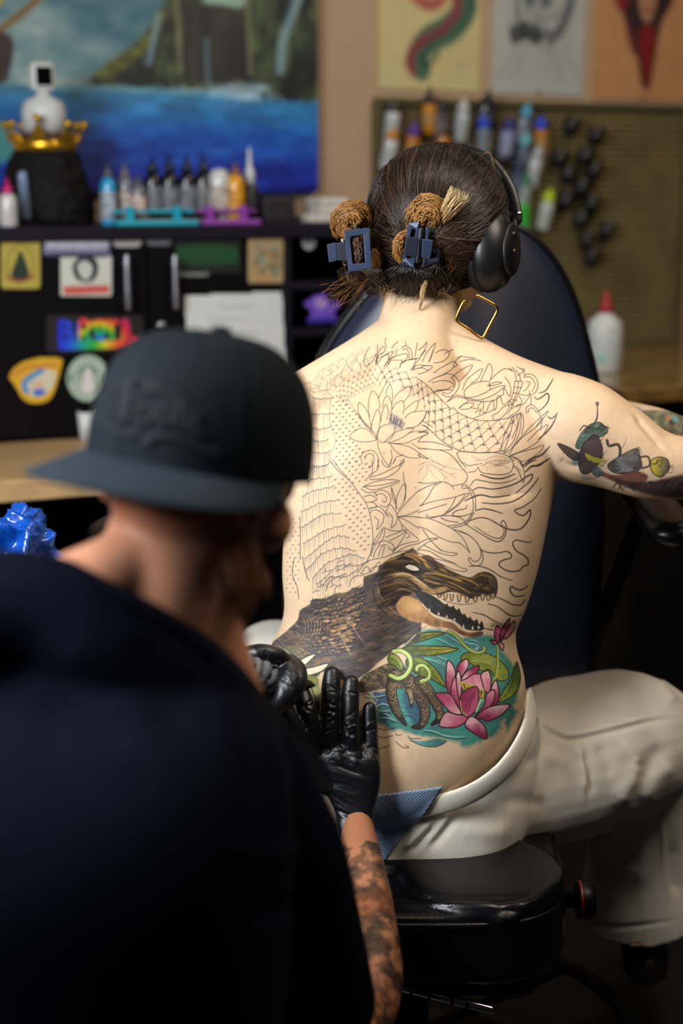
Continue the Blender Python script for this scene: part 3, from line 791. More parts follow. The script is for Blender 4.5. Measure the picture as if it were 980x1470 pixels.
for k in range(8):
    t = k * 2 * np.pi / 8 - np.pi / 2; d = np.array([math.cos(t), math.sin(t) * .85, 0]); tn = np.array([-math.sin(t), math.cos(t), 0])
    q = cp + d * .069 + UPZ * .018; big = k == 0
    hgt_ = .042 if big else .030
    pt = mesh_obj('point', *extrude_poly([(-.018, 0), (.018, 0), (.012, hgt_ * .5), (0, hgt_), (-.012, hgt_ * .5)], q, tn, UPZ + d * .35, d, .005), MG, o, False)
    mesh_obj('bead', *ell(q + (UPZ + d * .35) * (hgt_ + .006) + d * .002, (.009, .009, .009), None, 12, 8), MG, pt)
# security camera on the bust
q = p + UPZ * (bh + .004)
o = empty('desk_camera', q, 'white round-cornered camera on a domed white base above crown', 'camera')
MW = mat('white_plastic', (208, 212, 210)); yz = lambda y: wall_sz(60, y, .22)[1]
h0 = yz(190) - q[2]; h1 = yz(138) - q[2]; h2 = yz(128) - q[2]; hc = yz(110) - q[2]
mesh_obj('base_skirt', *lathe([(0, .0), (.040, .0), (.043, h0), (.0, h0)], 28, None, q), mat('brown_base', (92, 60, 50), .5), o)
mesh_obj('domed_base', *lathe([(0, h0), (.045, h0), (.046, h0 + (h1 - h0) * .6), (.040, h0 + (h1 - h0) * .85), (.016, h1), (.010, h2), (0, h2)], 28, None, q), MW, o)
hd = mesh_obj('camera_head', *obox(q + UPZ * hc, WT, WN, UPZ, .027, .018, .030), MW, o, False); bv = hd.modifiers.new('b', 'BEVEL'); bv.width = .014; bv.segments = 5
ln = mesh_obj('lens_window', *obox(q + UPZ * hc + WN * .0175, WT, WN, UPZ, .017, .003, .0195), mat('black_glass', (6, 6, 8), rough=.1), hd, False); bv = ln.modifiers.new('b', 'BEVEL'); bv.width = .0028; bv.segments = 3

# ------------------------------------------------------------------ left desk, bag
de = empty('desk', wl(-.9, 0, .7), 'light wood worktop desk running under the black cabinet', 'desk')
ds1 = wall_sz(470, 640, .6)[0]
dfo = .42
for o_ in np.arange(.45, 1.2, .01):
    s_, _ = 0, 0
    zz = wall_sz(60, 686, o_)[1]
    if zz > dz: dfo = o_; break
V, Fc = wbox(-2.3, ds1, dz - .04, dz, .01, max(dfo, .52)); mesh_obj('worktop', V, Fc, mat('light_wood', (186, 152, 108), rough=.35, var=.18, scale=8, stretch=(1, 6, 6)), de, False, bevel=.004)
V, Fc = wbox(-2.3, ds1 - .04, 0, dz - .04, .01, .44); mesh_obj('carcass', V, Fc, M_BLK, de, False)
r = ray(122, 626); t = (dz - CAMZ) / r[2]; q = np.array([0, 0, CAMZ]) + r * t
V, Fc = lathe([(0, 0), (.021, 0), (.025, .06), (.022, .06), (.019, .004), (0, .004)], 20, None, q + WN * .05)
setp(mesh_obj('paper_cup', V, Fc, MW), 'small white paper cup on the wooden desk beside cap', 'cup')
# crumpled blue plastic bag hung on a low black bin at the man's left
q = at(28, 822, 1.95)
me = fuse([ell(q + np.array([-.02, 0, .0]), (.085, .07, .085)), ell(q + np.array([-.08, 0, .01]), (.07, .06, .07)), ell(q + np.array([.005, 0, .05]), (.036, .04, .05))], .005, 2)
Vv = get_v(me); Nn = get_n(me); rg = lambda sc, sd: (1 - np.abs(vnoise(Vv + .02 * vnoise(Vv, 12, sd)[:, None], sc, sd))) ** 2
set_v(me, Vv + Nn * (.034 * (rg(13, 4) - .5) + .028 * (rg(28, 9) - .5) + .012 * (rg(60, 3) - .5))[:, None])
setp(link('plastic_bag', me, mat('blue_plastic', (10, 74, 170), rough=.25, spec=.6, var=.35, scale=20, coat=.2)), 'crumpled glossy blue plastic bag at the left edge', 'bag')
bz = q[2] - .05
o = empty('waste_bin', (q[0], q[1], 0), 'black waste bin lined by the blue plastic bag', 'bin')
a = np.linspace(0, 2 * np.pi, 32, endpoint=False)
mesh_obj('bin_body', *lathe([(0, 0), (.09, 0), (.125, bz), (.119, bz), (.087, .01), (0, .01)], 32, None, (q[0] - .03, q[1], 0)), M_BLK, o)
# ------------------------------------------------------------------ the tattoo, drawn in the photograph's pixels and laid on the skin
TA = Canvas(384, 470, 990, 1160, 2.0)
def ORG(x, y): return lambda pts: [(x + a / 4.9, y + b / 4.9) for a, b in pts]
cA, cB, cC, cD, cE, cF, cG, cH = ORG(410, 470), ORG(600, 470), ORG(400, 660), ORG(600, 660), ORG(400, 780), ORG(560, 780), ORG(500, 900), ORG(580, 880)
INK = (52, 56, 62); PALE = (104, 112, 118); DK = (26, 28, 32)
def ln(o, pts, w=1.3, col=INK, a=.9, **k): TA.stroke(o(pts), w, col, a, **k)
def many(o, L, w=1.3, col=INK, a=.9, **k):
    for p in L: ln(o, p, w, col, a, **k)
# --- open lotus between the shoulder blades
many(cA, [
    [(655, 800), (640, 750), (670, 700), (715, 682), (760, 675), (768, 720), (740, 780), (690, 810), (655, 800)],
    [(640, 792), (600, 740), (540, 708), (490, 725), (450, 765), (490, 795), (560, 806), (640, 793)],
    [(605, 720), (582, 600), (585, 510), (610, 445), (650, 490), (662, 570)],
    [(600, 715), (612, 650), (645, 575), (662, 610), (662, 680), (650, 745), (640, 785)],
    [(600, 715), (540, 650), (510, 590), (515, 528), (560, 570), (592, 625)], [(640, 785), (620, 740), (560, 690), (500, 600)],
    [(668, 660), (680, 590), (705, 540), (720, 590), (712, 650)],
    [(650, 500), (680, 440), (720, 380), (745, 430), (752, 490), (748, 540)], [(680, 560), (690, 510), (715, 480), (740, 520), (747, 575)],
    [(765, 500), (790, 460), (870, 415), (875, 460), (850, 500), (825, 530)], [(740, 590), (770, 540), (820, 515), (832, 560), (825, 610)],
    [(840, 580), (870, 550), (925, 515), (925, 560), (905, 592)],
    [(835, 640), (870, 605), (930, 590), (985, 592), (975, 640), (940, 680), (900, 702), (850, 706)],
    [(690, 810), (740, 760), (800, 725), (900, 710), (870, 740), (820, 775), (760, 800), (715, 812)],
    [(725, 815), (840, 815), (900, 790), (1000, 750)], [(860, 745), (920, 730), (1000, 735)], [(885, 815), (940, 850), (1000, 855)],
    [(730, 815), (770, 870), (830, 905), (900, 920), (942, 915), (930, 880), (880, 845), (810, 825), (740, 815)],
    [(645, 800), (655, 860), (690, 930), (720, 972)], [(740, 860), (747, 920), (725, 972)], [(700, 470), (720, 420), (735, 400)],
    [(760, 950), (775, 915), (830, 895)], [(800, 975), (812, 945), (830, 925)]], 1.15)
for k in range(34):
    t = k / 33; b = np.array([728 + 92 * t, 655 + 55 * t]); e = np.array([738 + 98 * t, 598 + 66 * t]) + RNG.normal(size=2) * (5, 9)
    ln(cA, [b, (b + e) / 2 + RNG.normal(size=2) * 3, e], 1.1, (74, 80, 100), .75)
    ln(cA, [b, b + (b - e) * RNG.random() * .8], 1.0, (110, 116, 134), .5)
many(cA, [[(540, 960), (528, 915), (550, 878), (605, 865), (645, 900), (652, 950), (640, 990)], [(556, 930), (570, 895), (605, 890), (622, 925), (612, 965), (585, 980)], [(552, 915), (560, 905)]], 1.2)
TA.fill(cA([(684, 880), (690, 876), (696, 884), (690, 892)]), (196, 90, 84), .8, feather=1.2)
# --- coils of the tail: fins, nets of scales
def fins(o, path, n, hgt, side, w=1.1, col=INK, lean=.5, a=.8):
    P = catmull(o(path), 14); L = np.linspace(0, len(P) - 1, n + 1).astype(int)
    for k in range(n):
        p, q = P[L[k]], P[L[k + 1]]; d = q - p; nrm = np.array([d[1], -d[0]]) / (np.linalg.norm(d) + 1e-6) * side
        h = hgt * (.8 + .4 * RNG.random()); tip = p + d * (.5 + lean) + nrm * h
        TA.stroke([p, p + d * .2 + nrm * h * .6, tip], w, col, a); TA.stroke([tip, q + nrm * h * .35, q], w, col, a)
fins(cA, [(190, 490), (215, 430), (280, 360), (360, 290), (460, 240), (560, 205)], 8, 11, 1, 1.0, PALE, .4, .6)
fins(cA, [(320, 480), (380, 390), (470, 310), (560, 272), (640, 265)], 6, 13, 1, 1.1, PALE, .5, .8)
fins(cA, [(630, 262), (720, 262), (800, 285), (900, 300)], 3, 14, 1, 1.3, INK, .55)
many(cA, [[(555, 270), (552, 220), (575, 160), (590, 138)], [(560, 275), (600, 250), (640, 180), (648, 120)], [(630, 240), (660, 160), (690, 135), (700, 160), (670, 190)], [(640, 260), (650, 200), (680, 180)],
           [(705, 72), (698, 105), (712, 140)], [(790, 100), (765, 120), (745, 148)], [(838, 96), (848, 126)], [(925, 108), (918, 150), (908, 205)], [(782, 155), (772, 195)],
           [(720, 265), (750, 215), (840, 185), (855, 210), (820, 250)], [(690, 275), (720, 235), (760, 200)], [(640, 262), (690, 200), (755, 170), (730, 215), (700, 268)],
           [(815, 150), (835, 130), (875, 150), (890, 200), (880, 225)], [(825, 160), (850, 150), (868, 190), (865, 215)], [(820, 250), (870, 225), (940, 220), (910, 255), (880, 300)],
           [(890, 290), (930, 265), (1000, 270)], [(885, 300), (950, 285), (1000, 300)], [(940, 215), (960, 190), (985, 160)]], 1.25)
many(cA, [[(130, 400), (200, 370), (240, 310), (330, 260), (400, 215)], [(160, 430), (235, 420), (250, 360), (310, 330), (380, 275), (430, 230)], [(190, 460), (240, 450), (310, 430), (330, 360), (420, 300), (480, 230)],
          [(240, 400), (235, 440), (310, 440)], [(330, 450), (400, 380), (470, 290)], [(300, 300), (330, 300), (310, 370), (370, 350)], [(450, 250), (520, 190), (570, 150)]], 1.0, PALE, .6)
def net(A, B, nu, nv, w=1.15, col=INK, knot=2.4, a=.85, two=True):
    """scales between two edges: crossing diagonals with dark knots"""
    A = catmull(A, 12); B = catmull(B, 12)
    def P(u, v):
        u = np.clip(u, 0, 1); ia = u * (len(A) - 1); ib = u * (len(B) - 1)
        pa = A[int(ia)] + (A[min(int(ia) + 1, len(A) - 1)] - A[int(ia)]) * (ia % 1); pb_ = B[int(ib)] + (B[min(int(ib) + 1, len(B) - 1)] - B[int(ib)]) * (ib % 1)
        return pa * (1 - v) + pb_ * v
    for i in range(-nv, nu + nv + 1):
        for sg in ((1, -1) if two else (1,)):
            pts = [P((i + sg * v * nv * .55) / nu, v) for v in np.linspace(0, 1, 6) if 0 <= (i + sg * v * nv * .55) / nu <= 1]
            if len(pts) > 1: TA.stroke(pts, w, col, a * .8)
    for i in range(nu + 1):
        for j in range(1, nv):
            u = (i + (.5 if j % 2 else 0)) / nu
            if u > 1: continue
            p = P(u, j / nv); d = P(min(u + .02, 1), j / nv) - p; d = d / (np.linalg.norm(d) + 1e-6) * knot * 1.5
            TA.stroke([p - d, p + d], knot * .55, col, a, taper=.6); e = np.array([-d[1], d[0]]) * .5; TA.stroke([p - e, p + e], knot * .5, col, a, taper=.6)
# upper arc, left part: small light ticks
top_out = cA([(330, 490), (385, 400), (470, 318), (560, 275), (650, 268)]); top_in = cA([(440, 560), (460, 500), (520, 470), (580, 440), (640, 410)])
net(top_out, top_in, 9, 5, .8, (84, 90, 98), 1.7, .75)
net(cA([(650, 268), (740, 270), (830, 305), (930, 355)]) + cB([(40, 395), (110, 455)]), cA([(640, 420), (700, 390), (770, 390), (880, 470), (940, 530)]) + cB([(60, 590)]), 7, 3, 1.1, INK, 2.2)
net(cB([(110, 455), (180, 525), (250, 585), (330, 625), (420, 650), (520, 655), (620, 640), (720, 600)]), cB([(40, 600), (75, 700), (150, 785), (220, 832), (320, 868), (430, 882), (560, 868), (650, 780)]), 9, 4, 1.3, INK, 3.0)
many(cB, [[(0, 360), (60, 405), (110, 455), (180, 525), (215, 560), (225, 580), (245, 565), (290, 605), (350, 632)], [(25, 685), (75, 715), (150, 785), (220, 832), (300, 872)], [(35, 660), (100, 700)],
          [(340, 630), (420, 652), (520, 656), (640, 635), (720, 600)], [(300, 872), (420, 882), (520, 880), (600, 865)]], 1.4)
# --- leaves, buds and curls over the right shoulder
many(cB, [
    [(0, 160), (30, 140), (60, 105), (50, 150), (18, 195)], [(30, 240), (60, 180), (120, 110), (100, 185), (78, 245)], [(75, 240), (95, 190), (105, 160)], [(120, 180), (160, 160), (200, 160), (220, 185), (200, 220), (160, 243), (110, 250)],
    [(248, 156), (215, 168), (190, 182)], [(0, 290), (50, 270), (100, 275), (60, 310), (0, 330)], [(110, 320), (160, 285), (250, 240), (240, 290), (190, 325)], [(240, 350), (300, 300), (380, 265), (350, 320), (290, 380)],
    [(310, 440), (350, 360), (450, 290), (420, 360), (370, 395)], [(440, 380), (470, 310), (500, 255), (522, 300), (505, 380)], [(505, 370), (560, 320), (610, 290), (660, 305)], [(270, 215), (300, 205), (262, 240), (275, 262), (255, 280)],
    [(290, 240), (370, 225), (440, 235)], [(300, 200), (340, 210), (400, 215)],
    [(330, 493), (325, 450), (370, 405), (440, 382), (490, 380), (505, 410), (500, 442), (450, 470), (390, 490), (330, 495)], [(488, 410), (540, 386), (587, 390), (530, 408), (488, 412)],
    [(330, 495), (430, 510), (520, 480), (580, 440), (612, 410), (560, 418), (500, 442)], [(610, 350), (640, 390), (652, 440), (640, 485), (605, 425), (600, 470)],
    [(290, 570), (320, 540), (360, 532), (392, 536), (360, 570), (300, 578)], [(370, 565), (420, 570), (425, 545), (460, 522), (455, 595), (480, 590), (500, 545), (528, 512), (535, 580), (550, 560), (556, 490), (575, 482), (600, 545), (640, 515), (660, 540)],
    [(210, 520), (270, 490), (350, 512), (300, 555), (285, 572)], [(200, 525), (260, 478), (330, 488)], [(355, 512), (440, 520), (530, 515), (600, 470)], [(390, 640), (460, 610), (530, 580)], [(400, 600), (440, 575), (430, 610)],
    [(150, 345), (200, 325), (260, 345), (290, 400), (265, 455), (220, 490), (172, 472), (180, 460), (215, 465), (250, 430), (258, 385), (230, 350)], [(70, 385), (130, 350), (190, 330)], [(100, 390), (160, 375), (220, 380), (250, 400)], [(120, 450), (190, 440), (250, 410)], [(110, 455), (150, 440), (240, 440)],
    [(680, 380), (732, 382), (720, 430), (690, 500), (650, 570)], [(680, 380), (665, 470), (630, 545)], [(672, 420), (728, 425)], [(668, 460), (712, 465)], [(655, 505), (695, 515)], [(640, 540), (670, 550)], [(705, 382), (695, 450), (660, 540)],
    [(640, 285), (680, 320), (690, 380)], [(660, 280), (710, 330), (720, 380)], [(690, 275), (735, 300), (750, 330)], [(700, 340), (750, 300), (720, 290)],
    [(740, 345), (770, 328), (815, 340), (842, 390), (830, 450), (800, 472)], [(745, 352), (790, 350), (822, 400), (800, 452)], [(760, 380), (785, 390), (765, 430), (740, 450)], [(720, 470), (760, 480), (785, 470), (760, 520), (730, 545)],
    [(530, 650), (525, 620), (560, 600), (600, 560), (640, 550), (620, 600), (580, 640), (540, 655)], [(630, 605), (660, 570), (720, 540), (700, 590), (640, 625)], [(710, 480), (730, 530), (690, 560)], [(780, 445), (795, 500), (790, 545)],
    [(765, 605), (760, 565), (800, 545), (840, 580), (857, 625)], [(775, 600), (780, 572), (810, 570), (832, 600)],
    [(580, 872), (600, 780), (640, 680), (672, 620), (655, 720), (622, 820), (600, 882)], [(605, 882), (680, 780), (722, 600), (716, 720), (672, 830), (615, 885)], [(690, 610), (700, 680), (660, 780)], [(735, 610), (742, 680), (725, 750)],
    [(640, 892), (700, 800), (800, 690), (912, 588), (880, 640), (830, 700), (730, 775), (690, 825)], [(650, 900), (750, 860), (850, 795), (912, 688), (850, 720), (770, 800)], [(640, 910), (720, 878), (820, 850), (882, 830), (850, 880), (780, 928), (720, 945)], [(830, 700), (870, 640), (860, 720)],
    [(272, 885), (300, 872), (420, 882), (500, 878), (600, 892), (660, 930), (672, 985)], [(272, 885), (290, 930), (335, 985)], [(0, 805), (120, 810), (240, 855), (160, 862), (0, 850)], [(150, 862), (220, 890), (280, 950), (305, 985)], [(0, 740), (70, 740), (30, 770), (0, 800)],
    [(45, 690), (70, 715), (0, 740)], [(60, 590), (40, 640), (0, 690)], [(0, 880), (40, 905), (75, 925), (30, 915), (0, 900)], [(640, 905), (700, 925), (740, 985)], [(670, 915), (720, 940), (735, 975)]], 1.35)
many(cB, [[(400, 940), (470, 930), (540, 905), (620, 915)], [(440, 975), (520, 940), (620, 935)], [(380, 905), (430, 930)], [(480, 950), (460, 980)], [(80, 905), (110, 950)], [(30, 955), (110, 940), (190, 985)]], .9, (90, 80, 76), .7)
for p, w in (([(850, 462), (895, 445), (930, 395), (948, 360)], 2.2), ([(818, 488), (835, 505), (870, 490), (905, 465), (920, 485), (908, 530), (870, 572), (838, 592)], 2.4), ([(912, 625), (930, 640), (955, 630), (980, 600)], 2.3),
             ([(845, 785), (895, 745), (940, 690), (975, 620)], 2.6), ([(730, 975), (800, 925), (870, 895), (925, 838)], 3.2), ([(790, 985), (860, 960), (930, 920)], 2.6)):
    ln(cB, p, w, DK, .92, taper=.45)
# --- lily pad veins and big leaves, middle right
many(cD, [[(60, 30), (100, 100), (150, 150)], [(70, 25), (150, 80), (190, 135)], [(80, 20), (180, 80), (270, 130)], [(90, 10), (200, 50), (330, 75)], [(60, 40), (60, 100), (30, 140)], [(40, 40), (0, 95)], [(50, 20), (0, 40)], [(150, 80), (170, 60)], [(170, 95), (210, 130)], [(230, 100), (270, 95)]], .9, (96, 84, 80), .7)
many(cD, [[(330, 80), (346, 120), (330, 158), (290, 175), (240, 182)], [(265, 0), (300, 50), (330, 80)], [(0, 160), (60, 166), (120, 160), (180, 155), (230, 180), (252, 206)], [(0, 222), (60, 190), (130, 165)], [(20, 322), (70, 260), (110, 190), (160, 160)],
    [(10, 325), (100, 295), (200, 275), (260, 262), (310, 245), (360, 238), (320, 280), (270, 330), (220, 365), (170, 390), (100, 402), (60, 400), (65, 385)], [(185, 382), (230, 330), (265, 265)], [(0, 372), (100, 342), (200, 312)], [(205, 370), (280, 310), (330, 250)],
    [(0, 405), (80, 415), (170, 450), (260, 500), (320, 560), (362, 652), (330, 615), (285, 580)], [(0, 470), (60, 490), (140, 540), (220, 575), (292, 585)], [(0, 590), (60, 560), (140, 552), (70, 580), (0, 625)], [(30, 490), (100, 580), (170, 640), (272, 660), (240, 675), (150, 655), (40, 600)],
    [(0, 630), (80, 645), (160, 690), (262, 732), (200, 715), (100, 690), (0, 655)], [(260, 735), (300, 760), (342, 770), (330, 786), (280, 780), (220, 762), (130, 715)], [(120, 600), (160, 640)]], 1.35)
many(cD, [[(310, 200), (310, 182), (335, 180), (375, 212), (402, 270), (404, 360)], [(318, 205), (345, 198), (372, 240), (388, 310), (380, 372), (340, 430), (280, 456), (210, 466)], [(392, 370), (350, 442), (300, 466), (240, 478)],
    [(90, 412), (160, 395), (240, 395), (300, 410), (345, 450)], [(160, 410), (210, 430), (280, 440)], [(250, 490), (340, 520), (412, 582), (442, 650), (430, 700), (392, 716), (365, 690), (355, 705), (375, 735), (405, 746), (442, 735), (456, 680), (430, 610), (370, 540), (280, 500)]], 1.5)
for p, w in (([(440, 105), (520, 130), (600, 130), (680, 100)], 2.6), ([(365, 185), (400, 142), (460, 150), (560, 165), (640, 152), (692, 130)], 1.6), ([(388, 212), (430, 195), (520, 206), (620, 190), (700, 160), (760, 120), (803, 104), (790, 145), (740, 190), (690, 232)], 2.3),
             ([(330, 290), (370, 270), (440, 248), (530, 263), (645, 250)], 2.6), ([(450, 303), (560, 310), (660, 295), (740, 250), (800, 190), (845, 130)], 2.4), ([(408, 356), (460, 345), (520, 355), (592, 377)], 2.3),
             ([(862, 205), (820, 270), (740, 330), (685, 352), (688, 372), (740, 392), (788, 352), (782, 410), (740, 470), (700, 492), (640, 490), (590, 470), (540, 440), (490, 415), (430, 408), (350, 432)], 2.3),
             ([(590, 470), (583, 440), (602, 430), (620, 470), (610, 535), (570, 575), (510, 560), (440, 520), (325, 448)], 1.9), ([(592, 462), (606, 500), (590, 540), (562, 552), (500, 535), (400, 470)], 1.6),
             ([(796, 572), (780, 582), (740, 576), (690, 565), (665, 590), (690, 640), (740, 670), (772, 702), (770, 738), (740, 750), (710, 780), (650, 786), (590, 762), (568, 730), (600, 705), (650, 692), (652, 664), (620, 645), (560, 656), (490, 652), (438, 630)], 2.3),
             ([(355, 750), (440, 750), (520, 782), (580, 822), (665, 852)], 2.0), ([(770, 886), (735, 912), (690, 910), (658, 892), (646, 915), (665, 950), (700, 962), (742, 955)], 2.5), ([(345, 320), (330, 345), (280, 355), (243, 378), (260, 396), (320, 395), (372, 378)], 1.7),
             ([(755, 85), (800, 45), (850, 40), (905, 0)], 2.8), ([(745, 50), (790, 15), (830, 0)], 2.4), ([(420, 50), (440, 85), (500, 100), (590, 105), (650, 85), (672, 30)], 1.5), ([(300, 10), (350, 40), (400, 35), (450, 25)], 1.3), ([(345, 90), (400, 80), (425, 50)], 1.2),
             ([(670, 45), (710, 90), (738, 160), (748, 110), (735, 50), (700, 10)], 1.4), ([(680, 40), (720, 80)], 1.2)):
    ln(cD, p, w, DK, .92, taper=.3)
many(cD, [[(480, 15), (540, 35), (600, 45), (640, 60)], [(540, 40), (590, 20)], [(480, 50), (485, 80)]], .9, (90, 80, 76), .7)
many(cF, [[(735, 375), (800, 400), (860, 430), (920, 432), (945, 395)], [(690, 425), (760, 450), (830, 500), (880, 512), (925, 500)], [(580, 485), (660, 505), (720, 540), (780, 572)], [(660, 598), (730, 612)]], 2.2, DK, .9, taper=.35)
many(cF, [[(360, 390), (420, 415), (500, 430), (580, 425)]], 1.2)
# --- long flank of scales on the left
def inside(P, poly):
    x, y = P; c = False; n = len(poly)
    for i in range(n):
        x1, y1 = poly[i]; x2, y2 = poly[(i + 1) % n]
        if (y1 > y) != (y2 > y) and x < (x2 - x1) * (y - y1) / (y2 - y1) + x1: c = not c
    return c
def ticks(poly, dx, dy, skew, w=1.25, col=(64, 72, 80), a=.8, size=2.3):
    xs = [p[0] for p in poly]; ys = [p[1] for p in poly]; j = 0; y = min(ys)
    while y < max(ys):
        x = min(xs) + (dx / 2 if j % 2 else 0)
        while x < max(xs):
            yy = y + skew * (x - min(xs)) + math.sin(x * .08) * 1.2
            if inside((x, yy), poly):
                s = size * (.8 + .4 * RNG.random()); TA.stroke([(x - s, yy + s * .45), (x + s * .2, yy), (x + s, yy - s * .5)], w, col, a, taper=.5); TA.stroke([(x - s * .3, yy - s * .7), (x + s * .4, yy + s * .6)], w * .85, col, a, taper=.5)
            x += dx
        y += dy; j += 1
ticks(cA([(320, 500), (400, 470), (450, 540), (530, 650), (545, 700), (450, 760), (500, 830), (560, 850), (525, 960), (500, 985), (330, 985), (345, 800), (310, 640)]), 9.4, 5.6, -.12)
ticks(cC([(425, 60), (470, 0), (650, 10), (640, 130), (570, 195), (520, 170), (470, 110)]), 9.6, 5.8, -.12)
ticks(cC([(370, 130), (450, 110), (520, 180), (570, 250), (630, 380), (655, 500), (650, 640), (600, 680), (545, 620), (500, 480), (440, 340), (390, 200)]), 10.6, 5.9, -.1)
ticks(cC([(70, 380), (150, 400), (155, 560), (150, 760), (130, 960), (40, 960), (45, 760), (65, 560)]), 8.0, 6.2, .02, 1.1, (104, 114, 118), .8, 1.5)
many(cC, [[(350, 0), (420, 80), (500, 150), (560, 230), (620, 320), (650, 430), (662, 540), (650, 640), (620, 712)], [(380, 0), (430, 70), (480, 120)], [(150, 400), (152, 560), (150, 700)], [(110, 690), (95, 800), (130, 900), (140, 980)], [(165, 680), (190, 800), (215, 850)]], 1.35, (60, 70, 78))
many(cA, [[(320, 500), (305, 620), (330, 730), (350, 790), (335, 850), (310, 900), (340, 985)], [(430, 500), (500, 600), (560, 680), (610, 740)]], 1.1, PALE, .8)
scut = [cA([(190, 490), (250, 500), (330, 488)]), cA([(170, 602), (230, 606), (330, 600)]), cA([(178, 695), (240, 714), (322, 690)]), cA([(185, 783), (240, 800), (300, 783)]), cA([(180, 868), (250, 882), (312, 868)]), cA([(178, 965), (250, 972), (305, 955)]),
        cC([(215, 50), (260, 48), (300, 45), (355, 25)]), cC([(200, 152), (240, 130), (330, 122), (375, 108)]), cC([(165, 255), (230, 218), (290, 205), (392, 180)]), cC([(155, 360), (210, 340), (280, 302), (340, 290), (412, 280)]),
        cC([(160, 472), (220, 436), (265, 406), (330, 376), (440, 375)]), cC([(170, 585), (240, 545), (300, 506), (360, 480), (470, 455)]), cC([(180, 692), (250, 640), (330, 572), (420, 530), (500, 545)]),
        cC([(190, 770), (240, 728), (290, 666), (370, 630), (450, 615), (545, 640)]), cC([(235, 832), (290, 770), (340, 722), (430, 685), (510, 660), (605, 692)]), cC([(265, 870), (320, 830), (400, 750), (470, 735), (560, 740), (640, 705)]), cC([(300, 885), (370, 820), (470, 820), (560, 760)])]
for k, s in enumerate(scut):
    P = catmull(s, 8); nsc = max(3, int(np.linalg.norm(P[-1] - P[0]) / 8.5)); idx = np.linspace(0, len(P) - 1, nsc + 1).astype(int)
    for i in range(nsc):
        p, q = P[idx[i]], P[idx[i + 1]]; m = (p + q) / 2 + np.array([0, 1.6])
        TA.stroke([p, m, q], 1.3, (62, 72, 80), .8)
        for j in range(3):
            b = p + (q - p) * (.15 + .3 * j) + (0, 1); L_ = (9 + 5 * RNG.random()) * (1 if j else 1.6)
            TA.stroke([b, b + (RNG.normal() * .8 + .6, L_)], .9 if j else 1.2, (92, 100, 108), .55 if j else .75, taper=-.6)
for k in range(6):   # soft shading strokes behind the shoulder blade line
    for j in range(10):
        x = 180 + 14 * j; y = 500 + 95 * k; ln(cA, [(x, y), (x - 4, y + 40), (x - 8, y + 80)], 1.0, (140, 130, 128), .3, taper=.6)
many(cC, [[(590, 192), (660, 160), (760, 140), (850, 150), (760, 190), (660, 212), (600, 192)], [(600, 188), (720, 178), (830, 152)], [(620, 130), (720, 100), (800, 60), (875, 20), (880, 0)], [(640, 140), (740, 130), (830, 80), (880, 10)], [(650, 110), (660, 60), (655, 0)], [(655, 100), (700, 60), (695, 0)], [(720, 0), (740, 40), (780, 50), (790, 0)], [(800, 30), (820, 0)],
    [(670, 232), (720, 213), (770, 235), (788, 285), (755, 330), (712, 318)], [(680, 250), (725, 238), (758, 270), (745, 300), (725, 285)], [(580, 205), (620, 230), (670, 230), (690, 255)], [(600, 260), (650, 250), (690, 280), (640, 300)], [(610, 300), (660, 300), (690, 330), (640, 340)], [(640, 380), (660, 355), (705, 360), (738, 395), (727, 450), (690, 490), (700, 430), (670, 400)],
    [(640, 345), (700, 330), (740, 360), (760, 400)], [(770, 320), (790, 320), (825, 370), (832, 430), (792, 480), (800, 410), (770, 370)], [(770, 330), (755, 370), (775, 400)],
    [(830, 350), (828, 270), (880, 170), (892, 250), (872, 310), (840, 352)], [(876, 85), (880, 140), (895, 200), (880, 290)], [(790, 190), (800, 260), (822, 310)], [(795, 200), (820, 280), (825, 340)], [(830, 385), (900, 300), (985, 215)], [(835, 400), (900, 390), (985, 355)], [(835, 400), (900, 430), (985, 485)], [(840, 410), (880, 470), (985, 560)], [(850, 400), (930, 400), (985, 405)], [(865, 460), (870, 490), (920, 530), (900, 550)],
    [(660, 600), (690, 540), (740, 475), (738, 540), (702, 600)], [(665, 600), (700, 560), (735, 490)], [(750, 545), (820, 520), (895, 495), (860, 575), (800, 645)], [(780, 570), (840, 540), (885, 510)], [(650, 680), (660, 630), (690, 590), (740, 570), (795, 590), (812, 620), (790, 635), (770, 615)], [(665, 690), (680, 640), (710, 605), (760, 598)], [(700, 680), (715, 630), (735, 605)], [(725, 680), (745, 610)], [(745, 480), (800, 500), (860, 500)],
    [(800, 655), (860, 600), (985, 570)], [(820, 655), (900, 610), (985, 590)], [(560, 790), (600, 730), (650, 705), (720, 690), (760, 680), (830, 652), (900, 640), (985, 640)], [(575, 800), (620, 750), (650, 790), (700, 720), (730, 745), (790, 690), (830, 700), (870, 655)],
    [(500, 890), (505, 850), (540, 820), (590, 815)], [(510, 905), (540, 900), (580, 880)], [(580, 800), (600, 805), (640, 790)], [(330, 925), (350, 870), (400, 830), (480, 800)], [(390, 950), (400, 900), (440, 880)], [(640, 790), (660, 760), (740, 740)]], 1.25)
for (x, y) in [(300, 300), (360, 240), (330, 200), (420, 190), (470, 170), (430, 130), (500, 150), (380, 300), (450, 240), (260, 340), (330, 380), (240, 400)]:
    ln(cE, [(x - 22, y + 10), (x, y - 4), (x + 26, y - 6)], 1.2, (66, 74, 82), .8); ln(cE, [(x, y - 4), (x - 6, y - 26)], 1.0, (66, 74, 82), .7)
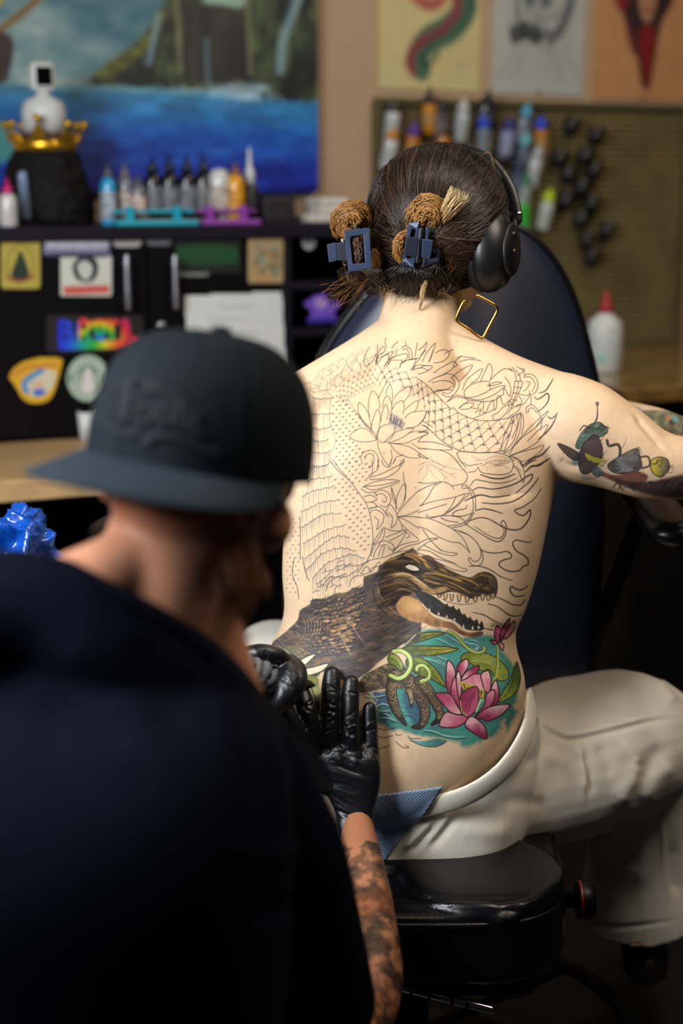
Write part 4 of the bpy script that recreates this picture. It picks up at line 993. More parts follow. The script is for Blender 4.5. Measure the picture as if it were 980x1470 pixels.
# --- finished part: water first
TEAL = lambda X, Y: mixc(mixc((16, 128, 116), (28, 150, 136), .5 + n2(X, Y, .06, 3, 1)), (38, 78, 120), np.clip((600 - X) / 90, 0, .85) + .9 * n2(X, Y * 2, .04, 3, 8) - .05)
TA.fill(cH([(30, 180), (150, 110), (280, 120), (380, 160), (470, 165), (600, 155), (650, 190), (680, 250), (735, 300), (775, 365), (790, 450), (800, 570), (785, 650), (790, 700), (735, 800), (712, 832), (715, 740), (680, 790), (640, 850), (600, 890), (540, 905), (440, 938), (330, 905), (230, 880), (120, 870), (40, 845), (-60, 830), (-140, 800), (-190, 760), (-200, 640), (-230, 560), (-110, 545), (0, 380), (0, 240)]), TEAL, .95, feather=6, noise=5, nscale=.09, seed=3)
for k in range(40):
    x = 510 + 195 * RNG.random(); y = 985 + 75 * RNG.random()
    TA.stroke([(x, y), (x + 10, y - 3 + 3 * RNG.random()), (x + 22, y + 2)], 1 + 3 * RNG.random(), [(120, 190, 190), (24, 60, 92), (18, 110, 108), (150, 204, 200)][k % 4], .4, taper=.7, soft=1.2)
for p in ([(80, 470), (140, 460), (180, 500), (205, 515), (190, 535), (150, 520)], [(110, 480), (150, 490), (200, 490), (260, 480)], [(200, 560), (240, 540), (300, 560)], [(205, 600), (260, 610), (310, 640)], [(210, 640), (280, 640), (330, 660)], [(200, 580), (230, 590), (290, 590)], [(400, 610), (440, 615), (470, 640)], [(530, 725), (600, 735), (680, 765), (770, 775), (820, 770)]):
    ln(cG, p, 2.2, (186, 214, 206), .75, taper=.6); ln(cG, [(a, b + 12) for a, b in p], 1.3, (24, 40, 60), .8)
TA.fill(cG([(420, 775), (470, 800), (540, 800), (620, 785), (690, 800), (660, 830), (580, 845), (490, 825), (440, 800)]), lambda X, Y: mixc((120, 190, 184), (14, 120, 124), (X - 585) / 45), .95, feather=2)
many(cG, [[(200, 768), (250, 778), (310, 765)], [(330, 755), (350, 762), (372, 757)], [(335, 806), (360, 832), (390, 850), (424, 848), (400, 832)], [(186, 880), (240, 848), (262, 846), (290, 830)], [(415, 765), (440, 785), (510, 785)], [(205, 712), (260, 725), (320, 712)], [(430, 795), (520, 835), (620, 842), (685, 805)], [(80, 640), (120, 645)], [(80, 700), (130, 690)], [(75, 600), (100, 590)]], 1.4, (44, 48, 58))
for p in ([(170, 250), (230, 300), (300, 330), (330, 350), (300, 365), (230, 330)], [(140, 320), (220, 340), (290, 380)], [(230, 180), (300, 210), (390, 260)], [(380, 170), (440, 210), (500, 220), (515, 240), (495, 255)], [(460, 190), (510, 200), (525, 235), (500, 262), (450, 240)], [(280, 150), (370, 200), (420, 240)]):
    ln(cH, p, 2.0, (170, 206, 200), .8, taper=.5); ln(cH, [(a + 4, b + 9) for a, b in p], 1.2, (20, 50, 70), .7)
TA.fill(cH([(-10, 560), (60, 560), (110, 640), (140, 760), (90, 800), (20, 700)]), (30, 66, 100), .7, feather=5)
# --- green leaves
def leaf(o, pts, c0, c1, p, q, vein=None, w=1.5):
    P = o(pts); TA.fill(P, lgrad(o([p])[0], o([q])[0], c0, c1, .5, 4), 1.0, smooth=4); TA.stroke(P, w, (30, 34, 26), .95, sub=5, closed=True)
    if vein: ln(o, vein, 1.1, (44, 54, 22), .9)
G0, G1, G2 = (66, 84, 34), (150, 158, 62), (188, 176, 66)
leaf(cH, [(5, 218), (60, 160), (180, 135), (292, 140), (200, 172), (120, 200), (20, 225)], G0, G2, (20, 220), (280, 140), [(60, 200), (150, 165), (280, 142)])
leaf(cH, [(-60, 262), (0, 240), (60, 230), (200, 232), (380, 250), (280, 285), (150, 302), (20, 290), (-40, 275)], G0, G2, (0, 290), (380, 240), [(-30, 266), (150, 262), (372, 250)])
leaf(cH, [(50, 310), (130, 320), (210, 380), (260, 450), (292, 522), (200, 470), (110, 440), (40, 390), (10, 340)], G0, G1, (50, 440), (240, 380), [(60, 330), (170, 410), (285, 515)])
leaf(cH, [(660, 630), (690, 560), (740, 480), (775, 380), (795, 345), (818, 450), (795, 550), (735, 600)], (60, 92, 40), (150, 168, 60), (820, 450), (690, 560), [(665, 625), (740, 540), (795, 360)])
leaf(cH, [(400, 335), (410, 292), (470, 275), (560, 280), (640, 310), (700, 360), (735, 420), (722, 470), (660, 472), (600, 400), (540, 405), (450, 345)], (104, 120, 34), (150, 156, 50), (420, 300), (720, 450))
for k in range(14):
    a = -2.9 + k * .36; ln(cH, [(580, 350), (580 + 70 * math.cos(a), 350 + 45 * math.sin(a)), (580 + 130 * math.cos(a), 352 + 75 * math.sin(a))], 1.6, (204, 200, 130), .5, taper=.7) if math.sin(a) < .7 else None
many(cH, [[(610, 370), (620, 345), (660, 345), (680, 375), (665, 400)], [(700, 470), (690, 430), (720, 440)]], 2.0, (70, 150, 110), .8)
ln(cH, [(655, 235), (657, 330), (650, 430), (625, 490)], 3.4, (176, 184, 76), 1); ln(cH, [(649, 235), (650, 330), (642, 430)], 1.0, (70, 84, 40), .9)
def tendril(o, pts, w, col, edge): ln(o, pts, w + 1.8, edge, .95); ln(o, pts, w, col, 1); ln(o, [(a - 4, b - 5) for a, b in pts], w * .3, (214, 222, 150), .7)
tendril(cH, [(310, 130), (350, 150), (400, 200), (450, 250), (500, 278), (545, 275), (568, 255), (560, 242)], 3.4, (150, 168, 60), (34, 60, 40))
# --- crocodile
def bronze(X, Y):
    n = n2(X * .7 + Y * .5, Y * 1.8, .10, 3, 5); m = n2(X, Y, .03, 2, 11)
    return mixc((34, 40, 56), (160, 116, 76), .24 + .8 * n + .25 * m)
body = cE([(-60, 720), (0, 660), (60, 610), (130, 540), (150, 470), (215, 430), (240, 392), (330, 385), (400, 350), (470, 345), (520, 315), (590, 300), (600, 235), (690, 200), (705, 160), (770, 125), (850, 85), (980, 70), (1000, 640), (900, 690), (780, 780), (700, 840), (640, 900), (560, 960), (500, 990), (330, 900), (250, 950), (80, 960), (-60, 860)])
TA.fill(body, bronze, .96, feather=2.0, smooth=3)
TA.fill(cE([(-60, 760), (60, 730), (150, 760), (140, 850), (60, 870), (-60, 860)]), (70, 96, 70), .55, feather=9)
SC_T = [(196, 150, 104), (176, 128, 84), (206, 164, 118), (150, 108, 74)]
def scale(cx, cy, r, ang, col, al=.85):
    d = np.array([math.cos(ang), math.sin(ang)]); n_ = np.array([-d[1], d[0]])
    p = np.array([cx, cy]); TA.fill([p - d * r, p - n_ * r * .42, p + d * r * .9, p + n_ * r * .4], col, al, feather=1.6)
    TA.stroke([p - d * r * 1.15 + n_ * r * .35, p + n_ * r * .75, p + d * r * 1.1 + n_ * r * .2], 1.5, (26, 32, 46), .85)
for r in range(15):                                     # rows of scales swinging from neck to flank
    A0 = np.array([600 - 8 * r, 330 + 30 * r]); A1 = np.array([250 - 6 * r, 420 + 28 * r]); mid = (A0 + A1) / 2 + np.array([20, 22 - r * 1.5])
    rowp = catmull([A0, mid, A1], 12); L_ = np.linspace(0, len(rowp) - 1, 15)
    for q in L_:
        p = rowp[int(q)] + RNG.normal(size=2) * (5, 4) + np.array([12 if r % 2 else -6, 0])
        if not inside(cE([tuple(p)])[0], body): continue
        big = math.exp(-(((p[0] - 430) / 250) ** 2 + ((p[1] - 590) / 230) ** 2)); fade = .25 + .7 * RNG.random()
        px_, py_ = cE([tuple(p)])[0]; scale(px_, py_, 2.2 + 3.6 * big * (.7 + .5 * RNG.random()), -.2 + .35 * (p[1] - 560) / 250 + RNG.normal() * .15, SC_T[int(RNG.integers(4))], fade * (.45 + .55 * big))
for k in range(260):                                    # dark ink worked over the scales
    x = 60 + 900 * RNG.random(); y = 330 + 600 * RNG.random()
    if not inside(cE([(x, y)])[0], body): continue
    L_ = 16 + 30 * RNG.random(); ln(cE, [(x, y), (x + L_ * .5, y - 4 + 6 * RNG.random()), (x + L_, y - 8 * RNG.random())], 1.2 + 1.6 * RNG.random(), [(22, 26, 40), (30, 36, 54), (16, 18, 26)][k % 3], .55, taper=.8)
for k in range(6):   # rib-like ridges at the shoulder
    x = 130 + 20 * k; ln(cE, [(x, 470 + 6 * k), (x + 50 + 3 * k, 545), (x + 50, 640), (x - 20, 750)], 2.2, (180, 154, 120), .38, taper=.8); ln(cE, [(x + 10, 470 + 6 * k), (x + 60 + 3 * k, 545), (x + 60, 640), (x - 10, 750)], 1.6, (26, 32, 46), .5, taper=.6)
for k in range(40):   # fine net on the far left
    x = -40 + 200 * RNG.random(); y = 560 + 220 * RNG.random(); ln(cE, [(x, y), (x + 16, y + 20), (x + 34, y + 26)], 1.1, (190, 168, 136), .45, taper=.5)
for k in range(60):   # long hatching under the throat
    x = 640 + 300 * RNG.random(); y = 600 + 200 * RNG.random()
    if y - 620 > (980 - x) * .7: continue
    ln(cE, [(x, y), (x + 60, y - 28), (x + 130, y - 64)], 1.3, [(34, 42, 60), (120, 106, 92), (60, 66, 80)][k % 3], .55, taper=.8)
ln(cE, [(440, 640), (470, 720), (510, 790)], 2.0, (190, 160, 120), .7, taper=.6); ln(cE, [(500, 530), (540, 620), (600, 700)], 2.0, (190, 160, 120), .6, taper=.6)
ln(cE, [(560, 955), (640, 900), (700, 845), (780, 785), (880, 720), (960, 645)], 1.8, (206, 190, 160), .8)
head = cF([(-60, 180), (-40, 130), (20, 100), (60, 80), (120, 62), (200, 88), (270, 82), (320, 120), (380, 165), (470, 210), (560, 240), (610, 212), (670, 198), (735, 228), (757, 290), (745, 370), (700, 382), (640, 370), (600, 388), (545, 386), (480, 352), (420, 342), (360, 360), (300, 362), (240, 335), (190, 330), (160, 335), (60, 420), (-60, 420)])
TA.fill(head, lambda X, Y: mixc((18, 17, 20), (96, 70, 44), .38 + .8 * n2(X * .8 + Y * .9, Y * 1.9 - X * .5, .09, 2, 7)), .98, feather=1.2, smooth=3)
TA.fill(cF([(60, 400), (100, 370), (180, 390), (240, 450), (300, 510), (380, 545), (440, 560), (500, 610), (560, 628), (640, 618), (652, 640), (600, 662), (520, 652), (440, 612), (380, 592), (310, 592), (240, 560), (150, 545), (70, 500), (40, 440)]), lgrad(cF([(40, 440)])[0], cF([(660, 640)])[0], (205, 156, 104), (96, 58, 40), .45, 9), 1, feather=1.5)
TA.fill(cF([(70, 410), (120, 385), (190, 410), (220, 460), (160, 490), (90, 465)]), (222, 176, 118), .8, feather=8)
TA.fill(cF([(165, 330), (240, 338), (320, 380), (390, 432), (450, 455), (500, 490), (550, 525), (600, 548), (652, 590), (648, 612), (590, 615), (520, 600), (450, 545), (380, 522), (310, 500), (250, 450), (200, 385)]), lambda X, Y: mixc((22, 26, 32), (40, 52, 58), .5 + n2(X, Y, .2, 2, 2)), 1, feather=1, smooth=3)
for x, y in ((395, 435), (440, 450), (480, 470), (520, 508), (560, 528), (605, 545), (640, 560)): TA.fill(cF([(x - 16, y + 40), (x - 8, y), (x + 3, y - 14), (x + 14, y + 8), (x + 18, y + 44)]), (24, 24, 26), 1, smooth=3)
for x, y, h in ((275, 462, 20), (340, 490, 24), (398, 510, 18), (452, 530, 18), (515, 580, 30), (580, 590, 26), (622, 585, 24)): TA.fill(cF([(x - 12, y + h * .6), (x - 2, y - h * .8), (x + 12, y + h * .6)]), (222, 206, 170), 1, smooth=0); ln(cF, [(x - 12, y + h * .6), (x - 2, y - h * .8), (x + 12, y + h * .6)], 1.0, DK, 1, sub=1)
def lip(pts, w, col, a=.9): ln(cF, pts, w, col, a, taper=.5, soft=2)
lip([(-40, 250), (40, 222), (110, 222), (170, 255), (230, 300), (290, 335), (350, 330), (420, 312), (480, 335), (540, 372)], 8.0, (176, 134, 84)); lip([(-30, 240), (50, 216), (120, 216), (180, 250), (250, 300)], 3.0, (224, 188, 136))
lip([(-20, 300), (60, 270), (140, 290), (180, 320)], 4.0, (116, 84, 56)); lip([(0, 350), (80, 320), (150, 340)], 3.0, (190, 160, 120), .6)
for p, w, c_ in (([(110, 75), (170, 80), (230, 115), (260, 160), (300, 185)], 4.5, (190, 136, 66)), ([(100, 85), (160, 100), (210, 140)], 2.0, (220, 170, 96)), ([(220, 230), (300, 245), (380, 270), (470, 300), (560, 350)], 3.4, (188, 138, 66)), ([(240, 210), (330, 215), (420, 240), (520, 275), (600, 320)], 3.0, (200, 150, 74)), ([(350, 180), (430, 215), (520, 250), (580, 270), (620, 300)], 2.6, (206, 152, 70)),
                 ([(240, 255), (320, 280), (400, 290)], 2.2, (214, 168, 100)), ([(420, 215), (500, 262), (570, 300)], 1.6, (226, 176, 96)), ([(620, 240), (655, 220), (700, 240), (690, 280), (650, 280)], 2.4, (120, 92, 56)), ([(700, 230), (735, 260), (740, 320)], 2.0, (84, 66, 48)), ([(560, 260), (600, 235), (640, 215)], 1.8, (150, 116, 70)), ([(-40, 130), (20, 110), (70, 90)], 2.5, (196, 150, 90)), ([(40, 130), (90, 120), (160, 135)], 2.0, (120, 90, 60))):
    lip(p, w, c_, .85)
for p in ([(230, 100), (290, 130), (330, 170), (300, 190)], [(300, 300), (380, 300), (440, 320), (510, 350), (560, 380)], [(250, 235), (340, 262), (430, 290), (520, 340)], [(400, 200), (480, 240), (560, 290), (610, 345)], [(600, 330), (660, 340), (730, 350)], [(640, 260), (660, 290), (640, 310)], [(100, 200), (180, 205), (260, 195)]):
    lip(p, 3.0, (16, 15, 18), .9)
TA.fill(cF([(104, 158), (135, 148), (180, 162), (208, 185), (170, 192), (130, 182)]), (226, 212, 186), 1, feather=.8); ln(cF, [(100, 158), (135, 145), (185, 160), (212, 187)], 2.2, (14, 14, 16), 1)
TA.fill(cF([(668, 270), (690, 262), (695, 285), (675, 290)]), (12, 12, 14), 1, feather=1)
for x, y, h in ((345, 372, 16), (388, 370, 40), (432, 372, 52), (484, 378, 56), (540, 395, 34), (598, 392, 36), (650, 376, 40), (690, 384, 28), (722, 372, 26)):
    TA.fill(cF([(x - 15, y - 16), (x - 9, y + h * .5), (x, y + h * .62), (x + 9, y + h * .4), (x + 15, y - 14)]), (196, 164, 120), .9, feather=.8, smooth=3); ln(cF, [(x - 15, y - 16), (x - 9, y + h * .5), (x, y + h * .62), (x + 9, y + h * .4), (x + 15, y - 14)], 1.3, DK, .95)
ln(cE, [(690, 300), (720, 380), (800, 470), (900, 530), (990, 560)], 2.0, (196, 160, 120), .6, taper=.4); ln(cE, [(660, 330), (690, 430), (760, 500)], 2.0, (20, 26, 40), .8)
for k in range(9): ln(cE, [(600 + 6 * k, 230 + 4 * k), (615 + 8 * k, 290), (640 + 14 * k, 330 - 4 * k)], 1.5, [(20, 26, 40), (110, 96, 84)][k % 2], .7, taper=.5)
for k in range(10): ln(cE, [(690 + 10 * k, 300 - 6 * k), (780 + 12 * k, 260 - 2 * k), (980, 330 - 12 * k)], 1.3, [(206, 170, 124), (30, 32, 42)][k % 2], .5, taper=.7)
for k in range(70):
    y = 120 + 330 * RNG.random(); x = 640 + 90 * RNG.random() + (y - 120) * .05; L_ = 60 + 70 * RNG.random()
    if not inside(cE([(x, y)])[0], body) and not inside(cE([(x, y)])[0], head): continue
    ln(cE, [(x, y + 14), (x + L_ * .5, y), (x + L_, y - 22)], 1.4 + 2.0 * RNG.random(), [(20, 22, 32), (30, 34, 48), (132, 98, 64), (14, 15, 20)][k % 4], .6, taper=.8)
for k in range(46):
    x = 150 + 560 * RNG.random(); y = 100 + 270 * RNG.random()
    if not inside(cF([(x, y)])[0], head): continue
    ln(cF, [(x, y), (x + 24, y + 8), (x + 56, y + 22)], .9 + 1.2 * RNG.random(), [(14, 13, 16), (208, 156, 84), (14, 13, 16)][k % 3], .6, taper=.8)
# foreleg and claws
leg = cG([(70, 460), (90, 360), (180, 300), (280, 255), (360, 250), (450, 330), (520, 400), (480, 470), (400, 440), (300, 430), (200, 445)])
TA.fill(leg, lambda X, Y: mixc((40, 42, 46), (128, 104, 76), .35 + .8 * n2(X, Y, .22, 2, 15)), .97, feather=2)
for k in range(70):
    x = 100 + 380 * RNG.random(); y = 270 + 180 * RNG.random()
    if inside(cG([(x, y)])[0], leg): ln(cG, [(x - 8, y - 8), (x + 6, y - 10), (x + 12, y + 4)], 1.2, (190, 158, 116), .6)
for toe, w0 in (([(310, 390), (300, 460), (325, 560), (360, 630), (402, 688)], 15), ([(420, 380), (490, 460), (530, 560), (535, 640), (505, 695), (452, 706)], 17), ([(500, 380), (560, 450), (610, 530), (640, 600), (632, 650), (588, 686)], 15), ([(420, 440), (440, 500), (440, 560)], 8)):
    P = catmull(cG(toe), 10); n_ = len(P)
    for k in range(n_ - 1): TA.stroke([P[k], P[k + 1]], w0 * (1 - .85 * (k / n_) ** 2.2) + 1.4, (22, 22, 24), 1, sub=1)
    for k in range(n_ - 1): TA.stroke([P[k], P[k + 1]], max(w0 * (1 - .9 * (k / n_) ** 2.0) - 1.2, .8), mixc((70, 60, 50), (32, 33, 38), k / n_), 1, sub=1)
    for k in range(0, int(n_ * .75), 2):
        d = P[k + 1] - P[k]; d /= np.linalg.norm(d); e = np.array([-d[1], d[0]]); ww = w0 * (1 - .8 * (k / n_) ** 1.6) * .40
        f0, f1 = -1 + .5 * RNG.random(), .2 + .8 * RNG.random()
        TA.stroke([P[k] + e * ww * f0, P[k] + d * (2.0 + 1.2 * RNG.random()) + e * ww * (f0 + f1) / 2, P[k] + e * ww * f1], .9 + .7 * RNG.random(), (196, 162, 116), .45 + .4 * RNG.random())
        TA.stroke([P[k] - e * (ww + .6), P[min(k + 2, n_ - 1)] - e * (ww + .4)], 1.0, (206, 176, 130), .5, sub=1)
# curls of light green over the leg
leaf(cG, [(275, 222), (300, 190), (350, 208), (382, 262), (375, 312), (325, 275), (290, 262)], (90, 112, 50), (166, 178, 84), (280, 260), (380, 230), [(290, 215), (340, 250), (374, 305)])
tendril(cG, [(318, 172), (370, 168), (425, 205), (438, 270), (405, 335), (350, 362), (295, 340)], 5.2, (184, 204, 112), (40, 64, 34))
tendril(cG, [(480, 302), (488, 278), (530, 272), (568, 315), (562, 362), (512, 382)], 4.4, (178, 200, 108), (40, 64, 34))
# --- painted lotus
PK0, PK1, PK2 = (232, 176, 178), (206, 110, 136), (150, 34, 84)
def petal(o, pts, base, tip, c0=PK2, c1=PK0, vein=True):
    P = o(pts); b = o([base])[0]; t_ = o([tip])[0]; TA.fill(P, lgrad(b, t_, c0, c1, .35, 6), 1, smooth=4)
    b, t_ = np.array(b), np.array(t_)
    if vein:
        n_ = np.array([-(t_ - b)[1], (t_ - b)[0]]) * .16
        for s in (-.6, 0, .6): TA.stroke([b * .75 + t_ * .25 + n_ * s, (b + t_) / 2 + n_ * s * 1.1, b * .2 + t_ * .8 + n_ * s * .6], 1.0, (170, 70, 104), .55, taper=.7)
    TA.stroke(P, 1.8, (34, 14, 22), .95, sub=5, closed=True)
petal(cH, [(400, 480), (440, 440), (545, 430), (580, 500), (560, 560), (500, 545), (420, 545)], (480, 540), (480, 430), PK0, PK1)
petal(cH, [(400, 468), (440, 410), (522, 368), (515, 420), (480, 432), (430, 465)], (515, 400), (420, 450), PK2, PK0)
petal(cH, [(370, 410), (380, 360), (440, 323), (452, 370), (425, 420), (395, 452)], (380, 400), (445, 400), PK2, PK0)
petal(cH, [(318, 580), (295, 500), (293, 420), (305, 335), (342, 366), (360, 430), (340, 530)], (300, 500), (350, 420), (164, 50, 92), PK0)
petal(cH, [(540, 432), (590, 405), (612, 470), (600, 560), (565, 545), (548, 480)], (610, 520), (560, 440), PK1, PK0)
petal(cH, [(385, 692), (335, 620), (328, 530), (358, 450), (386, 560), (398, 640)], (340, 600), (392, 560), PK2, (214, 130, 152))
petal(cH, [(366, 440), (385, 410), (402, 480), (400, 580), (385, 600), (370, 520)], (385, 600), (380, 420), PK1, (240, 204, 200))
petal(cH, [(605, 655), (600, 570), (642, 470), (668, 560), (656, 630)], (660, 600), (610, 560), PK2, PK0)
for k in range(42):
    t = RNG.random(); b = np.array([430 + 130 * t, 555 + 45 * t]); e = b + np.array([-24 + 30 * t + RNG.normal() * 8, -62 - 16 * RNG.random() + 20 * t])
    ln(cH, [b, (b + e) / 2 + RNG.normal(size=2) * 4, e], 2.2, (60, 46, 18), .9); ln(cH, [b, (b + e) / 2, e], 1.2, (222, 190, 70), 1); TA.fill(cH([(e[0] - 5, e[1]), (e[0], e[1] - 6), (e[0] + 6, e[1]), (e[0], e[1] + 5)]), (232, 200, 90), 1)
petal(cH, [(500, 722), (560, 650), (580, 570), (632, 540), (632, 610), (590, 672), (540, 712)], (520, 715), (625, 560), PK2, (218, 136, 156))
petal(cH, [(220, 570), (320, 570), (372, 650), (402, 712), (330, 700), (270, 640)], (260, 600), (390, 660), (176, 60, 100), PK0)
petal(cH, [(248, 792), (290, 700), (360, 712), (462, 733), (400, 788), (335, 806)], (430, 790), (280, 720), (178, 56, 100), PK0)
petal(cH, [(498, 738), (560, 680), (640, 650), (742, 644), (690, 712), (600, 757), (540, 745)], (620, 752), (640, 660), PK2, PK0)
petal(cH, [(468, 727), (540, 768), (575, 820), (577, 887), (500, 852), (428, 792)], (510, 850), (500, 760), PK2, PK0)
petal(cH, [(425, 722), (392, 650), (400, 575), (450, 532), (512, 520), (524, 600), (505, 680), (460, 727)], (420, 600), (500, 640), (140, 30, 78), (190, 80, 116))
many(cH, [[(430, 690), (450, 620), (495, 550)], [(450, 690), (470, 620), (500, 570)]], 1.4, (84, 12, 44), .8); ln(cH, [(395, 620), (405, 690), (440, 722)], 1.6, (206, 196, 120), .8); ln(cH, [(508, 690), (530, 630), (545, 610)], 3, (226, 210, 150), .8)
# small lotus at the waist edge
petal(cH, [(650, 205), (632, 150), (650, 88), (676, 110), (684, 150), (668, 205)], (640, 150), (680, 150), PK2, PK1, False)
petal(cH, [(672, 200), (680, 120), (740, 38), (732, 110), (705, 170)], (680, 190), (735, 50), (120, 26, 70), PK1, False)
petal(cH, [(700, 170), (735, 100), (775, 55), (770, 120), (720, 180)], (700, 180), (770, 60), PK1, (206, 150, 150), False)
petal(cH, [(604, 190), (640, 196), (655, 212), (630, 220)], (604, 190), (650, 210), PK2, PK1, False); petal(cH, [(664, 205), (698, 220), (696, 262), (672, 240)], (664, 205), (695, 255), PK1, PK0, False)
# pale petals by the gloved hand, unfinished corner under it
for p in ([(110, 855), (190, 800), (258, 780), (212, 832), (150, 878)], [(148, 895), (250, 868), (348, 845), (300, 900), (205, 930), (150, 925)]):
    TA.fill(cE(p), (222, 212, 180), 1, smooth=3); TA.stroke(cE(p), 1.4, (40, 44, 40), .9, closed=True)
TA.fill(cE([(150, 930), (270, 940), (270, 1010), (160, 1010)]), (120, 124, 40), .9, feather=3); TA.fill([(415, 1000), (458, 985), (462, 1060), (440, 1075), (412, 1045)], lambda X, Y: mixc((60, 96, 60), (196, 196, 120), .5 + n2(X, Y, .1, 2, 3)), .8, feather=4)
for k in range(6): TA.stroke([(446 + k * 3, 985 + 9 * k), (452 + k * 3, 1000 + 9 * k), (462 + 2 * k, 1004 + 9 * k)], 1.5, (30, 40, 34), .9)
# --- upper arm: an abstract sleeve of dark, teal, yellow and red shapes
def arm(pts, col, a=.95, f=1.2, edge=None):
    TA.fill(pts, col, a, feather=f, smooth=4)
    if edge: TA.stroke(pts, 1.5, edge, .9, closed=True)
TL = lambda X, Y: mixc((30, 66, 62), (70, 124, 106), .5 + n2(X, Y, .14, 2, 4))
arm([(826, 640), (834, 622), (846, 610), (858, 606), (866, 610), (872, 620), (860, 628), (842, 632), (832, 644)], TL, edge=(24, 36, 40))
TA.stroke([(852, 610), (857, 598), (857, 580)], 3.4, (36, 66, 66), .95, taper=-.5); TA.fill([(855, 577), (859, 577), (859, 582), (855, 582)], (40, 44, 44), .9)
for k in range(5): TA.stroke([(832 + 8 * k, 618 - 2 * k + (k % 2) * 5), (838 + 8 * k, 611 + (k % 3) * 2), (846 + 7 * k, 615)], 2.2, (30, 50, 52), .9)
arm([(830, 648), (836, 642), (846, 652), (840, 662), (832, 668), (820, 664)], (62, 130, 160), .8, 4); arm([(800, 637), (812, 640), (830, 650), (836, 660), (822, 660), (810, 650)], (36, 26, 38), edge=(18, 16, 22))
arm([(836, 640), (852, 624), (862, 634), (864, 656), (850, 676), (836, 680), (830, 664)], (48, 38, 50), edge=(20, 16, 22)); arm([(840, 650), (852, 656), (868, 660), (870, 664), (852, 664), (842, 658)], (170, 156, 44), .95)
TA.stroke([(871, 632), (874, 640), (886, 638), (890, 646), (889, 656)], 4.2, (28, 28, 34), .95); arm([(872, 668), (884, 658), (912, 644), (918, 654), (920, 672), (900, 680), (880, 678)], lambda X, Y: mixc((44, 46, 52), (120, 126, 128), .5 + n2(X, Y, .08, 2, 6)), edge=(22, 22, 26))
arm([(862, 676), (884, 682), (912, 676), (930, 684), (916, 700), (886, 694), (866, 684)], (112, 40, 40), .9, 3); arm([(880, 688), (910, 692), (940, 690), (985, 682), (985, 712), (950, 714), (910, 704)], (40, 24, 32), .95, 4)
arm([(934, 662), (946, 656), (958, 660), (960, 674), (948, 684), (936, 678)], lambda X, Y: mixc((196, 176, 56), (60, 60, 60), (X - 940) / 20), edge=(26, 26, 26)); TA.stroke([(918, 656), (930, 656), (932, 668), (922, 672)], 3.0, (26, 26, 32), .9)
arm([(848, 676), (858, 670), (866, 680), (856, 686)], (60, 90, 100), .9, 2); arm([(834, 684), (846, 682), (848, 688), (838, 690)], (70, 120, 120), .5, 3)
for k in range(14): TA.stroke([(880 + 8 * k, 694 + RNG.random() * 10), (886 + 8 * k, 690 + RNG.random() * 10), (894 + 8 * k, 698 + RNG.random() * 8)], 2.5, [(20, 16, 22), (96, 44, 44), (60, 40, 50)][k % 3], .8)
for k in range(130):                                    # shading needle-work over the sleeve
    x = 822 + 160 * RNG.random(); y = 615 + 95 * RNG.random()
    if TA.A[int((y - 470) * 2), int((x - 384) * 2)] < .5: continue
    TA.stroke([(x, y), (x + 3 + 4 * RNG.random(), y + RNG.normal() * 3), (x + 8 + 5 * RNG.random(), y + RNG.normal() * 4)], 1 + 1.6 * RNG.random(), [(20, 18, 24), (16, 20, 26), (110, 120, 116), (24, 20, 24), (90, 40, 40)][k % 5], .6, taper=.7)
for pt in ((655, 490), (808, 651), (752, 572), (596, 700), (700, 868)): TA.fill([(pt[0] - 1.2, pt[1]), (pt[0], pt[1] - 1.2), (pt[0] + 1.2, pt[1]), (pt[0], pt[1] + 1.2)], (110, 70, 50), .7, feather=1)
# forearm piece, its own canvas so that it lies on the forearm only
TB = Canvas(880, 560, 990, 680, 2.0)
TB.fill([(908, 585), (925, 592), (940, 630), (962, 650), (940, 652), (915, 610)], (60, 140, 180), .95, feather=2); TB.fill([(922, 590), (990, 600), (990, 660), (960, 652), (938, 622)], lambda X, Y: mixc((46, 60, 50), (150, 150, 120), .45 + .9 * n2(X, Y, .12, 3, 4)), .95, feather=2)
for k in range(16):
    x = 928 + 55 * RNG.random(); y = 596 + 50 * RNG.random(); TB.fill([(x - 5, y), (x, y - 5), (x + 6, y), (x, y + 4)], [(90, 150, 150), (30, 30, 34), (180, 120, 80), (70, 110, 70)][k % 4], .8, feather=2)
TB.fill([(940, 655), (948, 636), (954, 656)], (20, 18, 24), 1, smooth=0)
# ------------------------------------------------------------------ tattoo chair she straddles, facing its backrest
M_VIN = mat('black_vinyl', (8, 8, 12), rough=.3, var=.12, scale=14, bump=.15, bscale=260, spec=.4)
M_NAVY = mat('navy_vinyl', (26, 35, 58), rough=.38, var=.1, scale=10, bump=.1, bscale=240, spec=.8)
M_CHR = mat('chrome', (200, 200, 200), rough=.12, metal=1, var=.05)
M_DKM = mat('dark_metal', (12, 12, 14), rough=.4, metal=.6)
SEATZ = .520
ch = empty('tattoo_chair', (.06, 1.95, 0), 'black vinyl tattoo chair with navy padded backrest the client straddles', 'chair')
def rbox(x0, x1, y0, y1, z0, z1, r, vox=.006, sm=6, extra=None):
    parts = [box(x0 + r, x1 - r, y0 + r, y1 - r, z0, z1), box(x0, x1, y0 + r, y1 - r, z0 + .01, z1 - .012), box(x0 + r, x1 - r, y0, y1, z0 + .01, z1 - .012)]
    for x in (x0 + r, x1 - r):
        for y in (y0 + r, y1 - r): parts.append(lathe([(r * .9, z0), (r, z0 + .01), (r, z1 - .012), (r * .93, z1)], 28, None, (x, y, 0)))
    return fuse(parts, vox, sm)
me = rbox(-.21, .305, 1.66, 2.24, SEATZ - .115, SEATZ, .115)
V = get_v(me); top = V[:, 2] > SEATZ - .03
